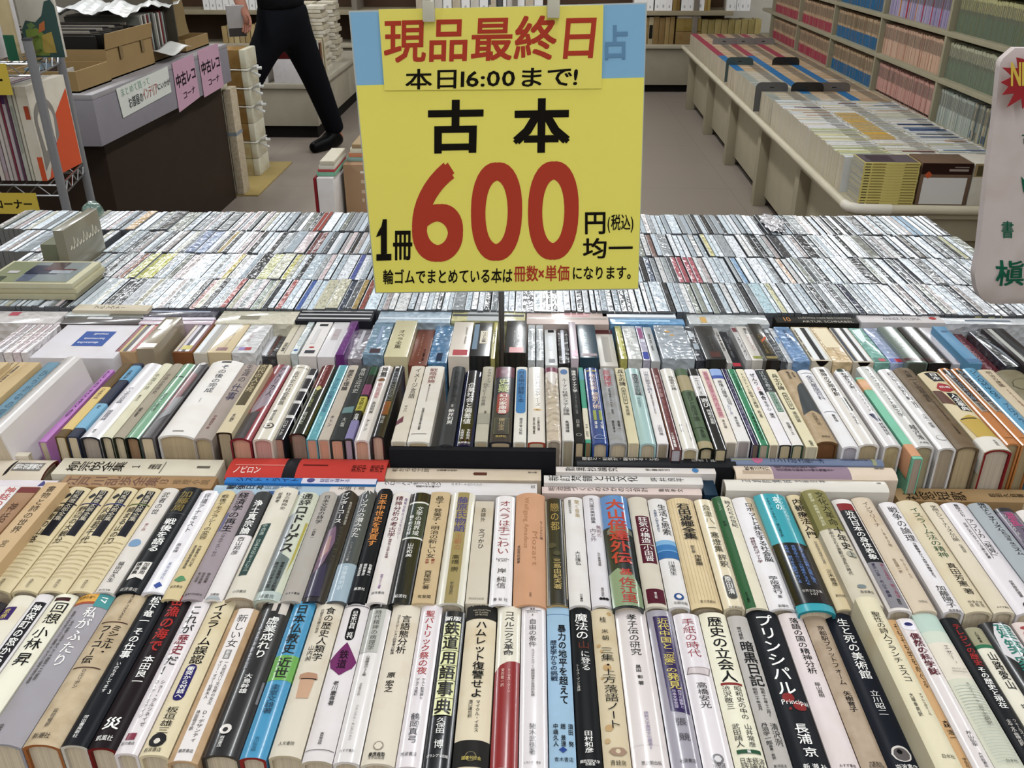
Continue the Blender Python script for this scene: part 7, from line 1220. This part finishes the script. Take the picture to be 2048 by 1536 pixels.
for v in bm.verts: v.co = Vector((v.co.x * .05, v.co.y * .07, v.co.z * .125 if v.co.z > 0 else v.co.z * .02))
mb = MB(); mb.bm(bm, M('#1f6fa0', .35, 'gloss')); tag(mb.build('plastic_bag', loc=(-1.42, 2.62, .425)), 'blue plastic bag on the bottom shelf of the wire rack', 'bag')
# ------------------------------------------------------------------ price sign on its pole
SY = 1.15
def flat_text(mb, s, x0, x1, y0, y1, m, b, y, off=0.0, squash=None):
    """letters of s filling the photographed box x0..x1, y0..y1 on the plane y"""
    A, Bq, D = at(x0, y0, y=y), at(x1, y0, y=y), at(x0, y1, y=y)
    gl = []; x = 0
    for ch in s:
        vs, fs = glyph(ch, b)
        if vs:
            if wide(ch): gl.append((x, vs, fs)); x += 1.0
            else: mn = min(v[0] for v in vs); gl.append((x - mn, vs, fs)); x += max(v[0] for v in vs) - mn + .07
        else: x += .3
    xs = [g[0] + v[0] for g in gl for v in g[1]]; ys = [v[1] for g in gl for v in g[1]]
    a0, a1, b0, b1 = min(xs), max(xs), min(ys), max(ys)
    rx, rz = ROLL
    for gx, vs, fs in gl:
        out = []
        for vx, vy, vl in vs:
            u = (gx + vx - a0) / (a1 - a0); v = (vy - b0) / (b1 - b0)
            wx = A.x + (Bq.x - A.x) * u + (D.x - A.x) * (1 - v); wz = D.z + (A.z - D.z) * v
            wz += (u - .5) * (Bq.x - A.x) * math.tan(rx)
            out.append((wx, y - off - vl * .00005, wz))
        mb.add(out, fs, m)
ROLL = (math.radians(1.2), 0)
def quad(pxs, y, m, th=.001):
    mb = MB(); p = [at(px, py, y=y) for px, py in pxs]
    mb.add([(q.x, y, q.z) for q in p] + [(q.x, y + th, q.z) for q in p], [(3, 2, 1, 0), (4, 5, 6, 7), (0, 1, 5, 4), (1, 2, 6, 5), (2, 3, 7, 6), (3, 0, 4, 7)], m); return mb
YEL = M('#f7ec5a', .42, 'ink'); BLU = M('#8fc3e6', .42, 'ink')
SRED = M('#c2411f', .5, 'ink'); SBLK = M('#211c14', .5, 'ink')
sg = empty('price_sign', (-.04, SY, .97)); tag(sg, 'large yellow price sign with red numerals, on a thin metal pole', 'sign')
def child(mb, name): o = mb.build(name, sg, smooth=False); o.matrix_parent_inverse = Matrix.Translation((.04, -SY, -.97)); return o
child(quad([(697, 22), (1294, 5), (1277, 579), (750, 587)], SY + .002, M('#c3cbc9', .2, 'gloss'), .0015), 'laminated_backing')
child(quad([(700, 25), (1291, 8), (1288, 160), (714, 172)], SY + .001, BLU, .0006), 'blue_sheet')
child(quad([(713, 171), (1288, 155), (1276, 577), (752, 585)], SY, YEL, .0006), 'yellow_sheet')
child(quad([(757, 19), (1207, 10), (1203, 177), (769, 181)], SY - .002, M('#f5e95f', .4, 'ink'), .0012), 'yellow_notice')
def words_(name, items, off):
    mb = MB()
    for s, x0, x1, y0, y1, m, b in items: flat_text(mb, s, x0, x1, y0, y1, m, b, SY, off)
    child(mb, name)
words_('notice_lettering', [('現品最終日', 768, 1194, 32, 121, SRED, .02), ('本日16:00まで!', 811, 1157, 134, 175, SBLK, .016)], .0024)
words_('main_lettering', [('古', 856, 968, 199, 306, SBLK, .034), ('本', 1026, 1142, 196, 305, SBLK, .034), ('6', 824, 930, 325, 523, SRED, .022), ('0', 942, 1047, 324, 521, SRED, .022), ('0', 1056, 1160, 322, 519, SRED, .022),
        ('冊', 786, 825, 461, 520, SBLK, .03), ('円', 1170, 1211, 424, 468, SBLK, .024), ('(税込)', 1215, 1267, 428, 465, SBLK, .014), ('均一', 1166, 1266, 475, 516, SBLK, .02),
        ('輪ゴムでまとめている本は', 766, 1026, 536, 566, SBLK, .02), ('冊数×単価', 1028, 1139, 530, 562, SRED, .02), ('になります。', 1146, 1262, 532, 558, SBLK, .02)], .0006)
mb = MB()
for poly in ([(757, 462), (752, 474), (762, 470), (762, 508), (753, 508), (753, 521), (783, 520), (783, 507), (774, 507), (774, 438), (766, 438), (763, 452)],):
    q = [at(a, b, y=SY) for a, b in poly]; vs = [(v.x, SY - .0012, v.z) for v in q]
    mb.add([vs[i] for i in (3, 8, 9, 10, 11, 0, 1, 2)], [(0, 1, 2, 3, 4, 5, 6, 7)], SBLK); mb.add([vs[i] for i in (4, 5, 6, 7)], [(0, 1, 2, 3)], SBLK)
child(mb, 'numeral')
words_('faint_lettering', [('占', 1210, 1256, 50, 120, M('#6f9dc0', .45, 'ink'), .03)], -.0004)
st = empty('sign_stand', (-.03, SY + .012, TABZ)); tag(st, 'thin metal pole stand with two clips holding the yellow price sign', 'stand')
MT = M('#8d8e90', .3, 'metal'); px_ = at(1003, 640, y=SY + .012).x
mb = MB(); mb.tube([(px_ + .03, 0, .0), (px_ + .03, 0, .68)], .0042, MT, 10); mb.build('pole', st)
mb = MB(); mb.box(px_ - .01, px_ + .07, -.03, .03, 0, .003, MT, .001); mb.build('base_plate', st)
ctop = at(980, 2, y=SY).z - TABZ
mb = MB(); mb.tube([(-.13, 0, ctop + .03), (.12, 0, ctop + .03)], .004, MT, 8); mb.build('cross_bar', st)
for cx_, cy_ in ((858, 14), (1107, 6)):
    p = at(cx_, cy_, y=SY - .004); x = p.x + .03; z = p.z - TABZ
    mb = MB(); mb.box(x - .0075, x + .0075, -.024, -.0185, z - .016, z + .008, M('#cfcbb8', .15, 'gloss'), .0015); mb.box(x - .0055, x + .0055, -.0205, -.0175, z + .004, z + .035, M('#6f5f4c', .3, 'gloss'), .001)
    for sx in (-.0065, .0065): mb.tube([(x + sx, -.021, z - .002), (x + sx, -.021, z + .04)], .0012, CHR, 6)
    mb.tube([(x, -.02, z + .03), (x, 0, ctop + .03)], .002, CHR, 6)
    mb.build('clip', st)
p = at(978, 4, y=SY); mb = MB(); mb.tube([(p.x + .03, -.004, p.z - TABZ - .004), (p.x + .03, -.004, ctop + .03)], .0016, MT, 6); mb.build('hook', st)

# ------------------------------------------------------------------ cloth bag hanging at the right
BY = 1.2
outl = [(2003, 104), (1998, 150), (1988, 250), (1974, 350), (1966, 420), (1957, 500), (1948, 548), (1951, 575), (1957, 592), (1966, 600)]
lf = [at(px, py, y=BY) for px, py in outl]; ztop = at(2020, 96, y=BY).z; zbot = at(2000, 606, y=BY).z
def left_x(z):
    for a, b in zip(lf, lf[1:]):
        if b.z <= z <= a.z: return a.x + (b.x - a.x) * (a.z - z) / (a.z - b.z)
    return lf[0].x + .006 if z > lf[0].z else lf[-1].x + .01
NU, NV = 40, 56; XRB = 1.02; vs = []; fs = []
for side_ in (0, 1):
    for j in range(NV + 1):
        z = ztop + (zbot - ztop) * j / NV; x0 = left_x(z)
        if j <= 2: x0 = lf[0].x + .016 - .006 * j
        for i in range(NU + 1):
            u = i / NU; x = x0 + (XRB - x0) * u
            belly = math.sin(math.pi * min(1, max(0, u))) ** .5 * math.sin(math.pi * (j / NV)) ** .4 * .02
            q = .0035 * math.sin(38 * (x - .6) + 16 * (z - 1)) * (1 - u * .4) * (j / NV) + .004 * math.exp(-((x - .66 - (z - 1.0) * .55) / .012) ** 2) * (1 if z < 1.12 else .2)
            y = BY - belly - q if side_ == 0 else BY + .012 + belly * .5
            vs.append((x, y, z))
n1 = (NU + 1) * (NV + 1)
for j in range(NV):
    for i in range(NU):
        a = j * (NU + 1) + i; fs.append((a, a + NU + 1, a + NU + 2, a + 1)); fs.append((n1 + a, n1 + a + 1, n1 + a + NU + 2, n1 + a + NU + 1))
for j in range(NV):
    a = j * (NU + 1); fs.append((a, n1 + a, n1 + a + NU + 1, a + NU + 1)); a += NU; fs.append((a, a + NU + 1, n1 + a + NU + 1, n1 + a))
for i in range(NU):
    fs.append((i, i + 1, n1 + i + 1, n1 + i)); a = NV * (NU + 1) + i; fs.append((a, n1 + a, n1 + a + 1, a + 1))
mb = MB(); mb.add(vs, fs, M('#cfc3c0', .85, 'paper')); bag = mb.build('cloth_bag'); tag(bag, 'pinkish white cloth bag with green brush characters, cut by the right edge', 'bag')
def surf(x, z):
    j = (ztop - z) / (ztop - zbot) * NV; x0 = left_x(z); u = max(0, (x - x0) / (XRB - x0))
    belly = math.sin(math.pi * min(1, u)) ** .5 * math.sin(math.pi * min(1, max(0, j / NV))) ** .4 * .02
    q = .0035 * math.sin(38 * (x - .6) + 16 * (z - 1)) * (1 - u * .4) * (j / NV) + .004 * math.exp(-((x - .66 - (z - 1.0) * .55) / .012) ** 2) * (1 if z < 1.12 else .2)
    return BY - belly - q
GRN = M('#0f6a50', .6, 'ink')
def bag_text(s, x0, x1, y0, y1, b):
    mb = MB(); flat_text(mb, s, x0, x1, y0, y1, GRN, b, BY); mb.v = [(x, surf(x, z) - .0012 + (y_ - BY), z) for x, y_, z in mb.v]; return mb
mb = bag_text('槇', 1983, 2041, 514, 566, .016)
for s, bx in (('書', (1996, 2019, 437, 471)), ('古', (2037, 2062, 262, 284))):
    m2 = bag_text(s, *bx, .014); mb.add(m2.v, m2.f, GRN)
mb.build('brush_lettering', bag)
mb = MB(); pts = [at(px, py, y=BY) for px, py in [(2034, 348), (2040, 356), (2050, 358), (2064, 350), (2070, 366), (2060, 384), (2048, 390), (2038, 378)]]
mb.add([(q.x, surf(q.x, q.z) - .0015, q.z) for q in pts], [tuple(range(len(pts)))], GRN); mb.build('leaf_mark', bag)
mb = MB(); c_ = at(2046, 152, y=BY); star = []
for i in range(28):
    a = 2 * math.pi * i / 28 + .1; r = (.036 if i % 2 == 0 else .0245) * (1.12 if i % 3 == 0 else 1); star.append((c_.x + r * math.cos(a) * 1.12, c_.z + r * math.sin(a)))
mb.prism(star, BY - .028, BY - .027, M('#a82c34', .45, 'paper')); bd = mb.build('starburst_badge', bag, smooth=False)
mb = MB(); flat_text(mb, 'NEW', 2022, 2092, 124, 172, M('#dfc03a', .45, 'ink'), .03, BY - .0286); mb.build('badge_lettering', bd)
hs = empty('bag_hanger', (.84, 1.235, TABZ)); tag(hs, 'thin metal stand hidden behind the cloth bag', 'stand')
mb = MB(); mb.tube([(0, 0, 0), (0, 0, .62)], .006, MT, 8); mb.tube([(0, 0, .56), (0, -.05, .565)], .004, MT, 8); mb.build('pole', hs)
mb = MB(); mb.box(-.05, .05, -.05, .05, 0, .004, MT, .001); mb.build('base_plate', hs)

# ------------------------------------------------------------------ the person walking behind
def skin(nodes, edges, name, m, parent=None, levels=2, root=0):
    me = bpy.data.meshes.new(name); me.from_pydata([n[:3] for n in nodes], edges, [])
    o = bpy.data.objects.new(name, me); COL.objects.link(o)
    md = o.modifiers.new('skin', 'SKIN'); md.use_smooth_shade = True
    for i, n in enumerate(nodes):
        r = n[3]; me.skin_vertices[0].data[i].radius = (r, n[4] if len(n) > 4 else r); me.skin_vertices[0].data[i].use_root = (i == root)
    sb = o.modifiers.new('sub', 'SUBSURF'); sb.levels = levels; sb.render_levels = levels
    dg = bpy.context.evaluated_depsgraph_get(); dg.update()
    m2 = bpy.data.meshes.new_from_object(o.evaluated_get(dg)); o.modifiers.clear(); o.data = m2; bpy.data.meshes.remove(me)
    m2.materials.clear(); m2.materials.append(m); m2.polygons.foreach_set('use_smooth', [True] * len(m2.polygons)); m2.polygons.foreach_set('material_index', [0] * len(m2.polygons))
    if parent: o.parent = parent
    return o
SKN = M('#b07c68', .5, 'paper'); NAVY = M('#12141b', .8, 'paper'); SHOE = M('#101012', .4, 'paper')
hip = Vector((-1.63, 6.22, .90))
#        right (near, visible) leg steps back to the right, left leg strides forward out of sight behind the bundles
N = [(hip.x, hip.y, hip.z, .085), (-1.65, 6.22, 1.08, .095), (-1.68, 6.2, 1.26, .125), (-1.70, 6.19, 1.40, .11), (-1.72, 6.17, 1.48, .05), (-1.74, 6.15, 1.56, .055), (-1.75, 6.13, 1.64, .085), (-1.755, 6.125, 1.72, .07),
     (-1.585, 6.28, .84, .088), (-1.50, 6.36, .52, .062), (-1.425, 6.50, .13, .042), (-1.40, 6.53, .05, .04), (-1.52, 6.33, .035, .035),
     (-1.68, 6.14, .84, .088), (-1.86, 5.98, .52, .062), (-1.90, 6.12, .13, .042), (-1.90, 6.13, .05, .04), (-2.0, 6.0, .035, .035),
     (-1.60, 6.30, 1.39, .055), (-1.57, 6.36, 1.15, .043), (-1.64, 6.27, .96, .032),
     (-1.80, 6.08, 1.39, .055), (-1.86, 5.98, 1.16, .045), (-1.80, 5.88, 1.00, .036), (-1.775, 5.86, .95, .03, .018), (-1.765, 5.86, .91, .032, .016)]
Ed = [(0, 1), (1, 2), (2, 3), (3, 4), (4, 5), (5, 6), (6, 7), (0, 8), (8, 9), (9, 10), (10, 11), (11, 12), (0, 13), (13, 14), (14, 15), (15, 16), (16, 17), (3, 18), (18, 19), (19, 20), (3, 21), (21, 22), (22, 23), (23, 24), (24, 25)]
# fingers: four bent chains and a thumb rooted in the palm of the visible hand, three joints each
for k, (dx, ln) in enumerate(((-.022, .036), (-.008, .042), (.006, .039), (.019, .031))):
    b0 = len(N); N += [(-1.765 + dx, 5.86, .885, .0085), (-1.768 + dx, 5.852, .885 - ln * .7, .008), (-1.775 + dx, 5.842, .885 - ln * 1.3, .0068)]
    Ed += [(25, b0), (b0, b0 + 1), (b0 + 1, b0 + 2)]
b0 = len(N); N += [(-1.745, 5.852, .925, .0095), (-1.737, 5.838, .895, .0085), (-1.742, 5.826, .875, .0072)]; Ed += [(24, b0), (b0, b0 + 1), (b0 + 1, b0 + 2)]
for k, (dx, ln) in enumerate(((-.02, .036), (-.007, .042), (.006, .039), (.018, .031))):
    b0 = len(N); N += [(-1.665 + dx, 6.25, .90, .0085), (-1.672 + dx, 6.243, .90 - ln * .7, .008), (-1.68 + dx, 6.236, .90 - ln * 1.3, .0068)]; Ed += [(20, b0), (b0, b0 + 1), (b0 + 1, b0 + 2)]
b0 = len(N); N += [(-1.655, 6.235, .925, .0095), (-1.665, 6.225, .9, .0085), (-1.672, 6.218, .88, .0072)]; Ed += [(20, b0), (b0, b0 + 1), (b0 + 1, b0 + 2)]
body = skin(N, Ed, 'person', SKN)
tag(body, 'person in black clothes striding left, bare forearm forward, face out of frame', 'person')
def worn(name, ids, grow, m, lo=0):
    mp = {i: k for k, i in enumerate(ids)}
    nn = [(N[i][0], N[i][1], N[i][2], N[i][3] + grow) for i in ids]
    return skin(nn, [(mp[a], mp[b]) for a, b in Ed if a in mp and b in mp], name, m, body)
tr = [(hip.x, hip.y, hip.z, .15), (-1.64, 6.22, 1.02, .15), (-1.585, 6.28, .80, .124), (-1.50, 6.36, .50, .094), (-1.43, 6.49, .16, .074), (-1.418, 6.505, .09, .074), (-1.69, 6.13, .80, .112), (-1.86, 5.98, .50, .085), (-1.90, 6.12, .16, .066), (-1.90, 6.125, .09, .066)]
skin(tr, [(0, 1), (0, 2), (2, 3), (3, 4), (4, 5), (0, 6), (6, 7), (7, 8), (8, 9)], 'trousers', NAVY, body)
sh = [(hip.x, hip.y, hip.z + .02, .165), (-1.64, hip.y, hip.z + .08, .165), (-1.65, 6.22, 1.08, .15), (-1.68, 6.2, 1.26, .155), (-1.70, 6.19, 1.40, .12), (-1.72, 6.17, 1.47, .06), (-1.60, 6.30, 1.39, .075), (-1.575, 6.35, 1.2, .062), (-1.80, 6.08, 1.39, .075), (-1.85, 6.0, 1.2, .062)]
skin(sh, [(0, 1), (1, 2), (2, 3), (3, 4), (4, 5), (4, 6), (6, 7), (4, 8), (8, 9)], 'shirt', M('#131418', .8, 'paper'), body)
for q, nm in (((( -1.385, 6.555, .05), (-1.44, 6.465, .047), (-1.50, 6.365, .042), (-1.535, 6.305, .036), (-1.415, 6.51, .11)), 'r'), (((-1.885, 6.15, .05), (-1.92, 6.09, .047), (-1.97, 6.01, .042), (-2.0, 5.965, .036), (-1.9, 6.125, .11)), 'l')):
    skin([(*q[0], .052), (*q[1], .056), (*q[2], .052), (*(Vector(q[3]) + (Vector(q[3]) - Vector(q[2])) * .5), .036), (*q[4], .064)], [(0, 1), (1, 2), (2, 3), (1, 4)], 'shoe', SHOE, body, root=1)
# head details and hair (above the frame)
hd = Vector((-1.752, 6.128, 1.665)); fd = Vector((-.78, -.62, -.1)).normalized(); sd = fd.cross(Vector((0, 0, 1))).normalized()
mb = MB()
for s_ in (-1, 1):
    e = hd + fd * .082 + sd * (.03 * s_) + Vector((0, 0, .012)); bm = bmesh.new(); bmesh.ops.create_icosphere(bm, subdivisions=2, radius=.011, matrix=Matrix.Translation(e)); mb.bm(bm, M('#e6e2dc', .3, 'ink'))
    bm = bmesh.new(); bmesh.ops.create_icosphere(bm, subdivisions=2, radius=.006, matrix=Matrix.Translation(e + fd * .007)); mb.bm(bm, M('#1d1712', .3, 'ink'))
    ear = hd + sd * (.082 * s_) + Vector((0, 0, .005)); bm = bmesh.new(); bmesh.ops.create_icosphere(bm, subdivisions=2, radius=1, matrix=Matrix.Translation(ear) @ Matrix.Diagonal((.016, .016, .03, 1))); mb.bm(bm, SKN)
mb.tube([hd + fd * .078 + Vector((0, 0, .015)), hd + fd * .1 + Vector((0, 0, -.02)), hd + fd * .085 + Vector((0, 0, -.03))], [.009, .014, .008], SKN, 8)
mb.tube([hd + fd * .08 + sd * .022 + Vector((0, 0, -.052)), hd + fd * .088 + Vector((0, 0, -.052)), hd + fd * .08 - sd * .022 + Vector((0, 0, -.052))], [.003, .006, .003], M('#8f4a44', .5, 'ink'), 8)
mb.build('face', body)
bm = bmesh.new(); bmesh.ops.create_icosphere(bm, subdivisions=4, radius=1)
for v in bm.verts:
    r_ = .1 + .003 * math.sin(40 * v.co.x + 9 * v.co.z); d_ = v.co.dot(fd); c = v.co * r_
    if d_ > .35 and v.co.z < .45: c *= .72
    if v.co.z < -.35: c *= .7
    v.co = hd + Vector((c.x, c.y, c.z * 1.06)) + Vector((0, 0, .025)) - fd * .01
mb = MB(); mb.bm(bm, M('#17130f', .6, 'paper')); mb.build('hair', body)
mb = MB(); mb.box(-.06, .05, -.012, .012, -.09, .09, M('#a9a6a6', .5, 'paper'), .003); mb.box(-.058, .046, -.0125, .0125, -.088, -.04, M('#4a4646', .5, 'paper'), 0)
o = mb.build('book', loc=(-1.822, 5.845, .905)); o.rotation_euler = (.1, 0, .5); tag(o, 'grey book held low in the hand of the walking person', 'book')
bpy.data.objects.remove(_to)
